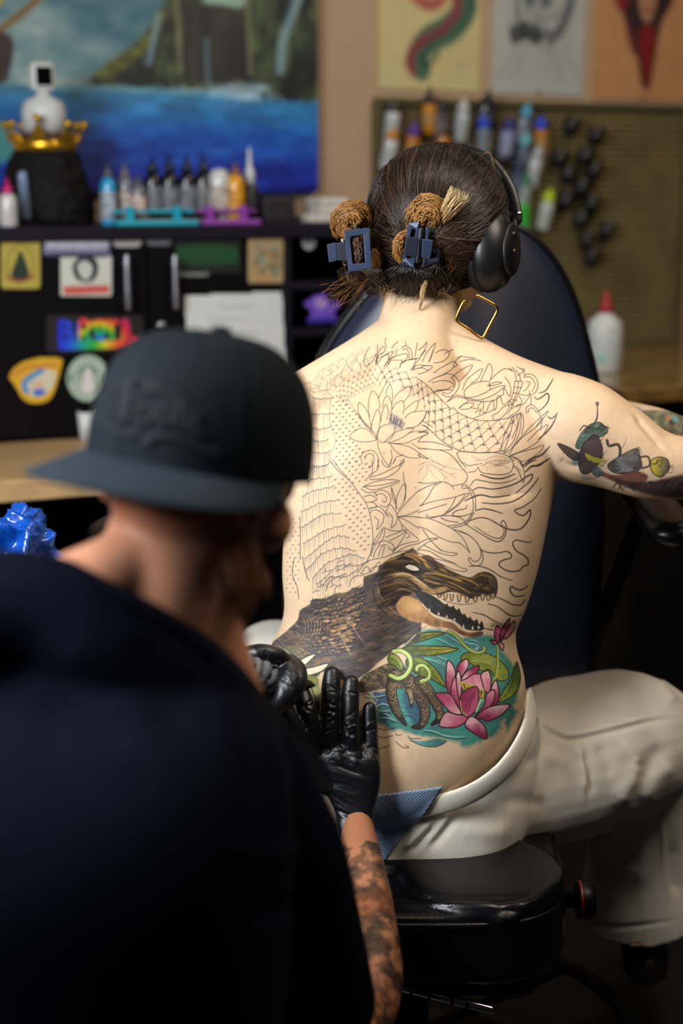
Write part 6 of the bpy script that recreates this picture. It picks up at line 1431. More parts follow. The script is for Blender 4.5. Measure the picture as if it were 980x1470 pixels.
for k in range(150):
    a = RNG.random()
    if a < .4: x, y = 500 + 50 * RNG.random(), 385 + 30 * RNG.random(); q = [(x, y, 2.03), (x - 10 - 20 * RNG.random(), y + 12 + 10 * RNG.random(), 2.02), (x - 20 - 40 * RNG.random(), y + 20 + 30 * RNG.random(), 2.01)]
    elif a < .8: x, y = 545 + 105 * RNG.random(), 395 + 15 * RNG.random(); q = [(x, y, 2.0), (x + RNG.normal() * 6, y + 12, 1.998), (x + RNG.normal() * 14, y + 18 + 22 * RNG.random(), 2.005)]
    else: x = 540 + 180 * RNG.random(); y = 215 + 30 * abs(x - 630) / 90; q = [(x, y + 8, 2.08), (x + 14 + RNG.normal() * 8, y - 8 - 6 * RNG.random(), 2.07), (x + 34 + RNG.normal() * 18, y + 4 + RNG.normal() * 8, 2.06)]
    pp.append(catmull(np.array([at(*p) for p in q]), 5)); cc.append(np.ones((11, 1)) * (DARK * 1.4 if RNG.random() < .7 else GOLD)[None])
V, Fc, Cc = strands(pp, .00038, cc); setp(mesh_obj('loose_hair', V, Fc, M_HAIR, wo, True, Cc), kind='stuff')

# ------------------------------------------------------------------ hair clips
M_CLIP = mat('navy_matte_plastic', (48, 62, 90), rough=.42, var=.05)
def frame_px(parent, name, outer, inner, Y, th, m=M_CLIP):
    """rectangular plastic frame: outer and inner corners in pixels at its depths"""
    o_ = [at(x, y, Y_) for (x, y), Y_ in zip(outer, Y)]; i_ = [at(x, y, Y_) for (x, y), Y_ in zip(inner, Y)]
    V = np.array(o_ + i_ + [p + (0, th, 0) for p in o_] + [p + (0, th, 0) for p in i_]); Fc = []
    for k in range(4):
        k2 = (k + 1) % 4; Fc += [(k, k2, 4 + k2, 4 + k), (8 + k2, 8 + k, 12 + k, 12 + k2), (k2, k, 8 + k, 8 + k2), (4 + k, 4 + k2, 12 + k2, 12 + k)]
    return mesh_obj(name, V, Fc, m, parent, False, bevel=.0012)
def plate(parent, name, cs, Y, th, m=M_CLIP):
    o_ = [at(x, y, Y_) for (x, y), Y_ in zip(cs, Y)]; V = np.array(o_ + [p + (0, th, 0) for p in o_]); n_ = len(cs)
    return mesh_obj(name, V, [tuple(range(n_)), tuple(range(2 * n_ - 1, n_ - 1, -1))] + [(k, n_ + k, n_ + (k + 1) % n_, (k + 1) % n_) for k in range(n_)], m, parent, False, bevel=.0012)
c1 = empty('hair_clip', at(512, 390, 2.0), 'matte navy rectangular claw clip on the left hair bun', 'hair clip', 'claw clips in the hair')
frame_px(c1, 'front_frame', [(494, 331), (530, 327), (534, 388), (500, 390)], [(502, 340), (521, 337), (524, 378), (506, 379)], [2.0, 2.0, 1.998, 1.998], .006)
frame_px(c1, 'rear_frame', [(489, 334), (512, 330), (516, 386), (496, 388)], [(494, 342), (506, 340), (509, 378), (500, 379)], [2.03, 2.04, 2.04, 2.03], .006)
plate(c1, 'thumb_tab', [(469, 351), (482, 348), (484, 374), (472, 377)], [2.005] * 4, .006)
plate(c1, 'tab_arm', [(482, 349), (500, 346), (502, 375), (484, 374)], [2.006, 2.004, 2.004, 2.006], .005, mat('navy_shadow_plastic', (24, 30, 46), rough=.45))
mesh_obj('hinge_spring', *tube([at(492, 345, 2.012), at(495, 378, 2.012)], .0035, 10, 2), M_CHR, c1)
for k in range(4):
    x, y = 503 + 7.5 * k, 386 - k * .4; mesh_obj('tooth', *tube([at(x, y, 2.0), at(x - 3, y + 6, 2.012), at(x - 7, y + 6, 2.025)], [.002, .0018, .0012], 8, 3), M_CLIP, c1)
c2 = empty('hair_clip', at(602, 385, 1.97), 'matte navy rectangular claw clip on the middle hair bun', 'hair clip', 'claw clips in the hair')
frame_px(c2, 'left_frame', [(586, 320), (602, 317), (594, 385), (577, 376)], [(591, 329), (597, 329), (589, 372), (583, 370)], [1.975, 1.968, 1.968, 1.98], .006)
frame_px(c2, 'right_frame', [(611, 326), (634, 330), (630, 376), (606, 384)], [(616, 333), (628, 336), (625, 370), (611, 374)], [1.968, 1.985, 1.985, 1.968], .006)
plate(c2, 'left_tab', [(583, 341), (601, 340), (598, 369), (579, 366)], [1.962] * 4, .006, MATS['navy_shadow_plastic'])
plate(c2, 'right_tab', [(606, 343), (622, 345), (617, 373), (605, 370)], [1.958, 1.962, 1.962, 1.958], .006)
mesh_obj('hinge', *tube([at(604, 330, 1.966), at(599, 374, 1.966)], .0036, 12, 2), MATS['navy_shadow_plastic'], c2)
for k in range(5): mesh_obj('spring_coil', *tube([at(601, 345 + 4 * k, 1.961), at(609, 346 + 4 * k, 1.961)], .0012, 8, 2), M_DKM, c2)
for k in range(4): mesh_obj('tooth', *tube([at(579 + 5 * k, 377 + 2.2 * k, 1.975), at(584 + 5 * k, 384 + 2 * k, 1.985), at(590 + 4 * k, 386 + k, 1.996)], [.002, .0018, .0012], 8, 3), M_CLIP, c2)

# ------------------------------------------------------------------ headphones
M_HP = mat('black_soft_plastic', (17, 17, 19), rough=.38, var=.08, spec=.5)
hp = empty('headphones', hd_(0, 0, .12), 'black over-ear headphones on the client, large rounded right cup', 'headphones')
arc = [hd_(.1055 * math.sin(t), .018 + .004 * math.cos(t), -.01 + .121 * math.cos(t)) for t in np.linspace(-1.45, 1.45, 31)]
mesh_obj('headband', *tube(arc, [(.0125, .0055)] * 31, 16, 1, up=tuple(hf)), M_HP, hp)
mesh_obj('headband_pad', *tube([p + (HO - p) * .035 for p in arc[6:-6]], [(.011, .006)] * 19, 14, 1, up=tuple(hf)), mat('black_pad', (11, 11, 12), rough=.6), hp)
for s in (-1, 1):
    c = hd_(s * .069, -.016, -.044); ax = hr * s + hf * -.10; ax /= np.linalg.norm(ax); a_ = np.cross(hu, ax); a_ /= np.linalg.norm(a_); b_ = np.cross(ax, a_)
    Mx = [a_ * .86, b_ * 1.10, ax]
    cup = mesh_obj('ear_cup', *lathe([(0, .004), (.050, .004), (.054, .010), (.053, .020), (.046, .034), (.034, .043), (.028, .045), (0, .045)], 40, Mx, c), M_HP, hp)
    mesh_obj('ear_cushion', *lathe([(.028, -.006), (.040, -.010), (.050, -.006), (.053, .002), (.050, .008), (.028, .008)], 40, Mx, c), MATS['black_pad'], cup)
    mesh_obj('outer_disc', *lathe([(0, .0435), (.032, .0435), (.034, .046), (.032, .049), (0, .0495)], 36, Mx, c), mat('black_matte_disc', (10, 10, 12), rough=.5), cup)
    mesh_obj('indicator', *ell(c + ax * .047 - a_ * .0 + np.array([0, -.026, .0]), (.0016, .0016, .0022)), mat('brass_pin', (120, 100, 60)), cup)
    mesh_obj('yoke', *tube([arc[-1 if s > 0 else 0], hd_(s * .112, .0, -.022), c + ax * .046 + b_ * .02], [.0062, .0058, .007], 12, 5), M_HP, hp)
    q = arc[-2 if s > 0 else 1]; d = arc[-1 if s > 0 else 0] - q; d /= np.linalg.norm(d); mesh_obj('slider_trim', *tube([q, q + d * .006], [(.0128, .006)] * 2, 14, 1, up=tuple(hf), round_ends=False), M_CHR, hp)
# ------------------------------------------------------------------ earring
q = [(684, 424), (700, 432), (711, 439), (713, 447), (703, 466), (694, 483), (688, 484), (672, 472), (657, 462), (655, 456), (661, 441), (666, 432)]
e = empty('earring', at(684, 424, 1.99), 'gold rounded-square hoop earring hanging below the right headphone cup', 'earring')
mesh_obj('hoop', *tube([at(x, y, 1.985) for x, y in q], .0021, 12, 4), mat('gold', (178, 142, 70), rough=.25, metal=1, var=.08), e)
mesh_obj('ball_stud', *ell(at(666, 433, 1.985), (.003, .003, .003)), MATS['gold'], e)

# ------------------------------------------------------------------ blue towel tucked at the waistband
WBT = bvh(bpy.data.objects['waistband'].data)
def patch(name, cor, tree, nu, nv, off, m, thick=.0012, wob=.0):
    a, b, c, d = [np.array(p, float) for p in cor]; V = []
    for j in range(nv):
        for i in range(nu):
            u, v = i / (nu - 1), j / (nv - 1); p = (a * (1 - u) + b * u) * (1 - v) + (d * (1 - u) + c * u) * v
            Y = 3.0
            for tr in tree:
                h = hit(tr, *p)
                if h is not None: Y = min(Y, h[1])
            V.append(at(p[0], p[1], (Y if Y < 3 else 1.80) - off))
    V = np.array(V).reshape(nv, nu, 3)
    for _ in range(6):
        W2 = V.copy(); W2[1:-1, 1:-1] = (V[:-2, 1:-1] + V[2:, 1:-1] + V[1:-1, :-2] + V[1:-1, 2:]) / 4; W2[:, :, 1] = np.minimum(W2[:, :, 1], V[:, :, 1]); V = W2
    V = V.reshape(-1, 3); V[:, 1] += wob * np.sin(V[:, 0] * 160 + V[:, 2] * 90); Fc = [(j * nu + i, j * nu + i + 1, (j + 1) * nu + i + 1, (j + 1) * nu + i) for j in range(nv - 1) for i in range(nu - 1)]
    o = mesh_obj(name, V, Fc, m); s = o.modifiers.new('s', 'SOLIDIFY'); s.thickness = thick; s.offset = 1
    return o
M_TOW = mat('blue_towel', (146, 172, 208), rough=.9, var=.08, scale=60)
nt = M_TOW.node_tree; n_ = nt.nodes; tcn = n_.new('ShaderNodeTexCoord'); hts = []
for rot in (0, 90):
    mp = n_.new('ShaderNodeMapping'); mp.inputs['Rotation'].default_value = (0, math.radians(rot + 38), 0); nt.links.new(tcn.outputs['Object'], mp.inputs['Vector']); wv = n_.new('ShaderNodeTexWave'); wv.inputs['Scale'].default_value = 95; wv.bands_direction = 'X'; nt.links.new(mp.outputs['Vector'], wv.inputs['Vector']); hts.append(wv)
mu = n_.new('ShaderNodeMath'); mu.operation = 'MULTIPLY'; nt.links.new(hts[0].outputs['Fac'], mu.inputs[0]); nt.links.new(hts[1].outputs['Fac'], mu.inputs[1]); bp = n_.new('ShaderNodeBump'); bp.inputs['Strength'].default_value = .8; bp.inputs['Distance'].default_value = .0015
nt.links.new(mu.outputs[0], bp.inputs['Height']); nt.links.new(bp.outputs['Normal'], n_['Principled BSDF'].inputs['Normal'])
t1 = patch('blue_towel', [(505, 1146), (636, 1130), (602, 1180), (520, 1186)], [TT, BT, WBT], 34, 16, .004, M_TOW, wob=.0004)
tw = empty('cleaning_towel', at(570, 1140, 1.78), 'blue waffle-textured paper towel tucked under the gloved hand', 'towel')
for nm, cor, of in (('hanging_flap', [(500, 1168), (612, 1158), (546, 1242), (512, 1226)], .003),):
    t2 = patch(nm, cor, [TT, BT, WBT], 30, 26, of, M_TOW, wob=.0004); t2.parent = tw; t2.matrix_parent_inverse = Matrix.Translation(tw.location).inverted()
t1.name = 'folded_edge'; t1.parent = tw; t1.matrix_parent_inverse = Matrix.Translation(tw.location).inverted()
t3 = patch('tissue_corner', [(528, 1112), (541, 1126), (543, 1142), (530, 1142)], [TT, BT], 8, 8, .006, mat('cream_tissue', (226, 220, 186), rough=.9))
setp(t3, 'small cream tissue corner beside the gloved palm', 'tissue')
# ------------------------------------------------------------------ the tattooist
ma = empty('person', (-.22, 1.0, .46), 'seated person in black cap and dark t-shirt bent towards the tattoo with gloved hands', 'person')
CR, CU, CF = np.array([1., 0, 0]), np.array([0, SP, CP]), np.array([0, CP, -SP])        # camera right, up, forward as world axes
cu = .165 * CR + .97 * CU - .10 * CF; cu /= np.linalg.norm(cu)
cf = -.52 * CR - .85 * CF; cf -= cu * (cf @ cu); cf /= np.linalg.norm(cf)               # the way the peak points: backwards, to the left
cs = np.cross(cf, cu)
CC = at(287, 668, 1.25)
def cl_(f, s, u): return CC + cf * f + cs * s + cu * u
CM = np.stack([cs, cf, cu], 1)
M_CAP = mat('black_cotton_cap', (19, 26, 32), rough=.8, var=.1, scale=60, bump=.3, bscale=900, spec=.12)
cap = empty('snapback_cap', CC, '', '')
for k in ('label', 'category'):
    if k in cap: del cap[k]
cap.parent = ma; cap.matrix_parent_inverse = Matrix.Translation(ma.location).inverted()
nu, nv = 300, 80; HH = .117; V = []; th = np.linspace(0, 2 * np.pi, nu, endpoint=False)
for j in range(nv):
    t = j / (nv - 1) * (np.pi / 2 - .02); h = HH * math.sin(t) ** .92; k = max(math.cos(t), 0) ** .62
    front = .5 + .5 * np.cos(th)                      # taller, flatter crown at the peak side
    seam = np.zeros(nu)
    for m in range(6):
        d = np.angle(np.exp(1j * (th - (math.pi / 6 * 0 + m * math.pi / 3 + 0.0)))); seam -= .0014 * np.exp(-(d * k * .1 / .0028) ** 2) - .0006 * np.exp(-((np.abs(d) * k * .1 - .006) / .0025) ** 2)
    kk = k + .05 * front * math.sin(2 * t)
    V.append(cl_(0, 0, 0) + np.outer(np.cos(th) * (.105 * kk + seam), cf) + np.outer(np.sin(th) * (.0955 * kk + seam), cs) + cu * (h + .0 * front[:, None]))
Vc, Fc = rings(V, cap=False); Vc = Vc + (fbm(Vc, 30, 2, 8) * .0016)[:, None] * 1.0 * CU
top = len(Vc); Vc = np.vstack([Vc, cl_(0, 0, HH)]); Fc += [((nv - 1) * nu + k, (nv - 1) * nu + (k + 1) % nu, top) for k in range(nu)]
crown = mesh_obj('crown', Vc, Fc, M_CAP, None); crown.parent = cap; crown.matrix_parent_inverse = Matrix.Translation(ma.location).inverted() @ Matrix.Identity(4)
crown.matrix_parent_inverse = (Matrix.Translation(CC)).inverted()
def under(o, p): o.parent = p; o.matrix_parent_inverse = Matrix.Translation(CC).inverted(); return o
def sub(o, p): o.parent = p; return o
# the cap is one part of the person; its pieces hang below it
sm = crown.modifiers.new('s', 'SOLIDIFY'); sm.thickness = .002; sm.offset = -1
CT = bvh(crown.data)
under(mesh_obj('button', *lathe([(0, -.003), (.0085, -.003), (.010, .002), (.008, .006), (0, .0075)], 20, [cs, cf, cu], cl_(0, 0, HH + .001)), M_CAP), cap)
B0, B1 = [], []; nb = 61; ns = 10
Vb = []
for j in range(ns):
    s = j / (ns - 1)
    for i in range(nb):
        a = math.radians(-86 + 172 * i / (nb - 1)); L = .074 * max(math.cos(a), 0) ** .55
        x = .1045 * math.cos(a) + L * s * (.80 + .2 * math.cos(a)); y = .0955 * math.sin(a) + L * s * .35 * math.sin(a)
        Vb.append(cl_(x - .002, y, .003 - .30 * s * L - .012 * math.sin(a) ** 2 * (.3 + s)))
Vb = np.array(Vb); Fb = [(j * nb + i, j * nb + i + 1, (j + 1) * nb + i + 1, (j + 1) * nb + i) for j in range(ns - 1) for i in range(nb - 1)]
br = under(mesh_obj('brim', Vb, Fb, mat('lit_cotton_brim', (38, 47, 55), rough=.8, var=.08, scale=60, bump=.3, bscale=900, spec=.12)), cap); s_ = br.modifiers.new('s', 'SOLIDIFY'); s_.thickness = .0035; s_.offset = 0  # same cotton as the crown, lamp light put into the brim's lighter colour
K = lambda L_: [(120 + a * .3367, 470 + b * .3367) for a, b in L_]
EMB = [[(112, 240), (98, 300), (86, 372)], [(150, 243), (136, 312), (124, 395)], [(188, 240), (178, 312), (164, 402)], [(215, 240), (206, 305), (186, 398)], [(98, 236), (180, 242), (232, 220), (290, 240), (335, 262)], [(235, 300), (300, 270), (385, 290), (440, 335)],
       [(255, 330), (230, 372), (262, 402), (312, 380), (298, 340), (252, 345)], [(345, 335), (328, 400), (345, 420)], [(345, 335), (385, 345), (375, 410), (340, 400)], [(420, 340), (408, 425)], [(420, 350), (455, 360), (445, 435)], [(490, 375), (480, 450), (510, 455)],
       [(55, 388), (110, 420), (180, 462), (235, 455)], [(262, 492), (330, 466), (420, 480), (500, 520), (565, 545)], [(262, 492), (285, 500), (300, 480)]]
ep = []
for L_ in EMB:
    P = [hit(CT, x, y) for x, y in catmull(K(L_), 5)]; P = [p for p in P if p is not None]
    if len(P) > 2: ep.append(tube(np.array(P), [.0046] * len(P), 8, 1))
em = fuse(ep, .0012, 2); under(link('embroidery', em, mat('black_thread', (20, 26, 32), rough=.7, spec=.15)), cap)
under(mesh_obj('snap_strap', *tube([cl_(-.1005 * math.cos(a), .0915 * math.sin(a), .008) for a in np.linspace(-.6, .6, 14)], [(.008, .0015)] * 14, 10, 1, up=tuple(cf)), M_DKM), cap)

# ------------------------------------------------------------------ skin
hdm = CC + cu * .012
pf = -cf * .93 - cu * .36; pf /= np.linalg.norm(pf); ps = -cs; pu = np.cross(ps, pf); PM = np.stack([ps, pf, pu], 1)      # head pitched towards the work
def hm(x, y, z): return hdm + ps * x + pf * y + pu * z
mp_ = [ell(hdm, (.079, .092, .105), PM), ell(hm(0, .024, -.075), (.062, .066, .062), PM), ell(hm(0, .080, -.122), (.030, .024, .022), PM), ell(hm(0, .078, .005), (.055, .024, .035), PM),
       tube([hm(0, .096, .0), hm(0, .118, -.036), hm(0, .116, -.050)], [.009, .013, .012], 12, 4), ell(hm(0, .094, -.082), (.025, .010, .006), PM), ell(hm(0, .091, -.094), (.021, .010, .007), PM)]
for s in (-1, 1): mp_ += [ell(hm(s * .082, -.012, -.030), (.009, .019, .032), PM), ell(hm(s * .080, -.004, -.058), (.007, .010, .011), PM), ell(hm(s * .046, .062, -.035), (.030, .028, .028), PM)]
mp_ += [pt([(262, 720, 1.252, .056), (250, 775, 1.235, .060), (226, 850, 1.215, .064), (200, 930, 1.20, .066)], n=28), pt([(245, 780, 1.24, .042), (175, 828, 1.19, .040), (90, 868, 1.15, .040), (0, 910, 1.14, .038)], n=22), pt([(262, 850, 1.23, .045), (290, 950, 1.235, .045), (325, 1050, 1.24, .045)], n=22)]
UP_R = [(345, 1118, 1.235, .050), (395, 1235, 1.28, .048), (440, 1350, 1.34, .046), (480, 1450, 1.39, .043), (500, 1485, 1.42, .041)]
FO_R = [(500, 1485, 1.42, .041), (528, 1410, 1.50, .0415), (527, 1310, 1.60, .0345), (519, 1238, 1.665, .0285), (514, 1198, 1.712, .0235), (512, 1165, 1.742, .018)]
UP_L = [(-110, 985, 1.13, .05), (-60, 1090, 1.25, .048), (10, 1180, 1.40, .043)]
FO_L = [(10, 1180, 1.40, .041), (110, 1115, 1.50, .040), (230, 1040, 1.62, .033), (330, 985, 1.70, .026)]
mp_ += [pt([(x, y, Y + .008, r * .85) for x, y, Y, r in UP_R[:-1]] + UP_R[-1:], n=22), pt(FO_R, n=22), pt(UP_L, n=22), pt(FO_L, n=22), pt([(170, 1010, 1.19, .075), (120, 1250, 1.13, .10), (100, 1480, 1.08, .11)], n=28), pt([(190, 1000, 1.19, .05), (330, 1110, 1.23, .04)], n=20), pt([(160, 1000, 1.17, .05), (-90, 985, 1.13, .045)], n=20)]
mme = fuse(mp_, .0035, 22)
V = get_v(mme); px = proj(V); N = get_n(mme)
cm = lin((198, 138, 108)) * np.ones((len(V), 3)) * (1 + .12 * fbm(V, 25, 3, 4))[:, None]
arm_z = (px[:, 0] > 470) & (px[:, 1] > 1212 + 14 * fbm(V, 60, 2, 40)) & (V[:, 1] > 1.40)
tt = fbm(V, 38, 3, 12); dark = np.clip((tt + .12) * 4, 0, 1)[:, None] * arm_z[:, None]; cm = cm * (1 - .80 * dark) + lin((34, 38, 34)) * .80 * dark; fine = np.clip((fbm(V, 150, 2, 33) + .1) * 5, 0, 1)[:, None] * arm_z[:, None]; cm = cm * (1 - .62 * fine) + lin((40, 42, 36)) * .62 * fine
t2 = np.clip((fbm(V, 22, 2, 21) - .15) * 6, 0, 1)[:, None] * arm_z[:, None]; cm = cm * (1 - .5 * t2) + lin((150, 84, 50)) * .5 * t2
cm[(px[:, 0] > 470) & (V[:, 1] > 1.40)] *= np.array([.66, .60, .50]); put_col(mme, cm)
link('body', mme, mat('skin_ruddy', (198, 138, 108), rough=.45, var=.05, attr='Col', spec=.35, bump=.06, bscale=900), ma)
for s in (-1, 1):
    e = mesh_obj('eye', *ell(hm(s * .034, .083, -.012), (.0125, .0115, .0115), PM), MATS['eye_white'], ma); mesh_obj('iris', *ell(hm(s * .034, .0915, -.013), (.0055, .0042, .0055), PM), mat('iris_blue', (70, 100, 130), .15), e)
# beard and cropped nape hair
pp, cc = [], []
BRD = lin((122, 78, 44))
for k in range(2600):
    d = RNG.normal(size=3); d /= np.linalg.norm(d)
    if d[1] < -.35 or d[2] > .35: continue
    if k % 3: p = hm(0, .024, -.075) + PM @ (d * (.064, .068, .064))
    else: p = hm(0, .078, -.122) + PM @ (d * (.034, .028, .026))
    l = (p - hdm) @ PM
    if l[2] > -.045 or (abs(l[0]) < .02 and l[2] > -.10 and l[1] > .08): continue
    g = PM @ (d * .6) - pu * .9 + pf * .25 + RNG.normal(size=3) * .25; g /= np.linalg.norm(g); L = .012 + .022 * RNG.random()
    pp.append(np.array([p - g * .003, p + g * L * .4, p + g * L * .75 - pu * .003, p + g * L - pu * .006, p + g * L * 1.1 - pu * .010])); cc.append(np.ones((5, 1)) * (BRD * (.5 + .9 * RNG.random()))[None])
V, Fc, Cc = strands(pp, .0009, cc); setp(mesh_obj('beard', V, Fc, M_HAIR, ma, True, Cc), kind='stuff')

# ------------------------------------------------------------------ t-shirt
M_TEE = mat('black_tee', (8, 11, 24), rough=.9, var=.12, scale=30, bump=.25, bscale=600, spec=.06)
sp_ = [pt([(-130, 960, 1.125, .078), (-40, 890, 1.125, .062), (55, 880, 1.125, .052), (130, 922, 1.125, .054), (200, 964, 1.14, .056), (270, 1020, 1.17, .060), (345, 1112, 1.225, .062)], n=30),
       pt([(345, 1112, 1.225, .062), (402, 1225, 1.27, .0615), (440, 1330, 1.33, .058), (462, 1410, 1.375, .055), (470, 1440, 1.39, .053)], n=30, round_ends=True),
       pt([(-130, 970, 1.125, .074), (-70, 1080, 1.25, .062), (-10, 1165, 1.37, .056)], n=24)]
RR = []
for py, xl, xr, yc, hd in catmull([(905, 20, 190, 1.165, .07), (960, -120, 300, 1.155, .10), (1020, -170, 370, 1.14, .125), (1100, -190, 410, 1.13, .145), (1200, -190, 420, 1.125, .155), (1320, -190, 420, 1.13, .155), (1450, -190, 410, 1.145, .155), (1600, -190, 400, 1.16, .155), (1680, -170, 380, 1.17, .15)], 4):
    a = at(xl, py, yc); b = at(xr, py, yc); c = (a + b) / 2; w = (b - a)[0] / 2; co, si = np.cos(ang), np.sin(ang)
    RR.append(np.stack([c[0] + np.sign(co) * np.abs(co) ** .85 * w, c[1] + np.sign(si) * np.abs(si) ** .9 * hd, np.full(72, c[2])], 1))
sp_.append(rings(RR))
sme = fuse(sp_, .005, 10)
V = get_v(sme); N = get_n(sme); set_v(sme, V + N * (fbm(V * np.array([1, 1, .7]), 9, 2, 6) * .004)[:, None])
emboss(sme, [([(60, 900), (160, 980), (230, 1080)], 26, .004), ([(200, 900), (230, 960), (300, 1040)], 22, -.004), ([(20, 1000), (120, 1040), (220, 1060)], 24, -.004), ([(330, 980), (360, 1080), (380, 1180)], 18, -.005), ([(300, 1200), (380, 1230), (460, 1210)], 18, .004), ([(340, 1320), (420, 1300), (500, 1270)], 16, -.004)])
link('t_shirt', sme, M_TEE, ma)
col_p = [(60, 782), (74, 796), (115, 824), (165, 852), (215, 880), (262, 906), (300, 932)]
MT = bvh(mme); Sx = bvh(sme); P = []
for x, y in catmull(col_p, 4):
    h1, h2 = hit(MT, x, y), hit(Sx, x, y + 4); c_ = [h for h in (h1, h2) if h is not None]; P.append(min(c_, key=lambda h: h[1]) if c_ else at(x, y, 1.13))
P = np.array(P); P[:, 1] = np.convolve(np.pad(P[:, 1], 3, 'edge'), np.ones(7) / 7, 'valid')
mesh_obj('collar', *tube(P, [(.0035, .008)] * len(P), 12, 1, up=(0, -1, .3)), M_TEE, ma)
# trousers on the stool, out of frame below
pv = [tube([(-.22, 1.0, .52), (-.24, 1.2, .52), (-.08, 1.38, .45)], [.11, .09, .07], 20), tube([(-.30, 1.0, .52), (-.42, 1.25, .52), (-.48, 1.45, .48)], [.11, .09, .07], 20), tube([(-.08, 1.38, .45), (-.12, 1.34, .25), (-.14, 1.32, .08)], [.07, .06, .055], 18), tube([(-.48, 1.45, .48), (-.48, 1.42, .25), (-.48, 1.40, .08)], [.07, .06, .055], 18), ell((-.25, 1.0, .55), (.18, .14, .10))]
link('trousers', fuse(pv, .008, 6), mat('black_trousers', (12, 12, 14), rough=.85), ma)
for x, y in ((-.14, 1.32), (-.48, 1.40)): link('shoe', fuse([tube([(x, y - .05, .04), (x + .02, y + .06, .04), (x + .03, y + .16, .033)], [(.038, .036), (.043, .036), (.036, .028)], 18, 5)], .005, 4), MATS['dark_leather'], ma)
st = empty('stool', (-.24, .98, 0), 'round black stool under the seated tattooist', 'stool')
mesh_obj('seat', *lathe([(0, .40), (.17, .40), (.185, .41), (.185, .44), (.17, .455), (0, .455)], 32, None, (-.24, .98, 0)), M_VIN, st)
mesh_obj('column', *lathe([(0, .06), (.025, .06), (.025, .40), (0, .40)], 16, None, (-.24, .98, 0)), M_CHR, st)
for k in range(5):
    a = k * 2 * math.pi / 5 + .4; d = np.array([math.cos(a), math.sin(a), 0]); mesh_obj('foot', *tube([(-.24, .98, .07), np.array([-.24, .98, .05]) + d * .24], [.018, .012], 10, 2), M_DKM, st)

# ------------------------------------------------------------------ gloves
M_GLV = mat('black_nitrile', (15, 17, 22), rough=.36, var=.08, scale=60, bump=.25, bscale=500, spec=.6)
def yb(x, y, r, extra=0.0):
    h = hit(BT, x, y); Y = h[1] if h is not None else 1.80
    h2 = hit(TT, x, y)
    if h2 is not None: Y = min(Y, h2[1])
    return Y - r - extra
def fing(L_): return tube([at(x, y, yb(x, y, r, e)) for x, y, r, e in L_], [r for x, y, r, e in L_], 18, 6)
gp = [fing([(474, 1075, .0138, .010), (472, 1046, .0136, .016), (473, 1010, .0130, .010), (475, 984, .0127, .003), (476, 968, .0112, .001)]),
      fing([(503, 1085, .0130, .008), (503, 1058, .0128, .014), (502, 1022, .0122, .009), (503, 996, .0119, .003), (504, 980, .0104, .001)]),
      fing([(533, 1105, .0118, .006), (533, 1085, .0115, .009), (531, 1056, .0109, .006), (530, 1032, .0104, .002), (530, 1017, .0090, .001)]),
      fing([(454, 1080, .0140, .014), (447, 1052, .0138, .026), (440, 1022, .0132, .030), (434, 1000, .0126, .026), (431, 990, .0110, .022)]),
      fing([(470, 1125, .0160, .016), (440, 1085, .0150, .034), (420, 1045, .0138, .050), (406, 1016, .0128, .058), (398, 1004, .0110, .060)])]
# palm: a rounded slab from the knuckles to the cuff
pal = [(1066, 460, 516, 1.757, .0130), (1086, 452, 542, 1.752, .0155), (1115, 458, 547, 1.748, .017), (1140, 470, 543, 1.744, .018), (1162, 480, 537, 1.738, .021), (1182, 484, 538, 1.724, .025), (1200, 488, 540, 1.712, .027)]
RR = []
for py, xl, xr, Yc, hw in catmull(pal, 4):
    a = at(xl, py, Yc); b = at(xr, py, Yc); c = (a + b) / 2; w = np.linalg.norm(b - a) / 2; t = np.linspace(0, 2 * np.pi, 40, endpoint=False)
    RR.append(c + np.outer(np.sign(np.cos(t)) * np.abs(np.cos(t)) ** .8 * w, (1, 0, 0)) + np.outer(np.sin(t) * hw * 1.1, (0, 1, .25)))
gp.append(rings(RR)); gme = fuse(gp, .0016, 5)
GW = []
for (x, y0, y1, n_) in ((474, 975, 1052, 12), (503, 990, 1062, 12), (531, 1028, 1075, 5), (442, 1000, 1060, 6)):
    for k in range(n_):
        y = y0 + (y1 - y0) * RNG.random(); sl = RNG.normal() * 5; x0_ = x - 13 + 8 * RNG.random(); x1_ = x + 13 - 8 * RNG.random(); GW += [([(x0_, y + sl), (x, y + RNG.normal() * 3), (x1_, y - sl)], 1.4 + RNG.random(), RNG.choice([-.0011, .0008]))]
for k in range(20):
    y = 1085 + 95 * RNG.random(); x0_ = 458 + 25 * RNG.random(); L_ = 25 + 45 * RNG.random(); GW += [([(x0_, y - 10), (x0_ + L_ * .5, y + 3 * RNG.normal()), (x0_ + L_, y + 10)], 1.8 + 1.5 * RNG.random(), RNG.choice([-.0010, .0009]))]
GW += [([(480, 1060), (486, 1078), (492, 1100)], 5, .002), ([(508, 1068), (510, 1085), (510, 1105)], 5, .002), ([(493, 1062), (499, 1085)], 4, -.003), ([(520, 1072), (524, 1092)], 4, -.003), ([(466, 1064), (472, 1085)], 4, -.003), ([(490, 1172), (512, 1178), (532, 1172)], 3, .002)]
emboss(gme, GW, 0.0)
gl = link('glove', gme, M_GLV, ma)
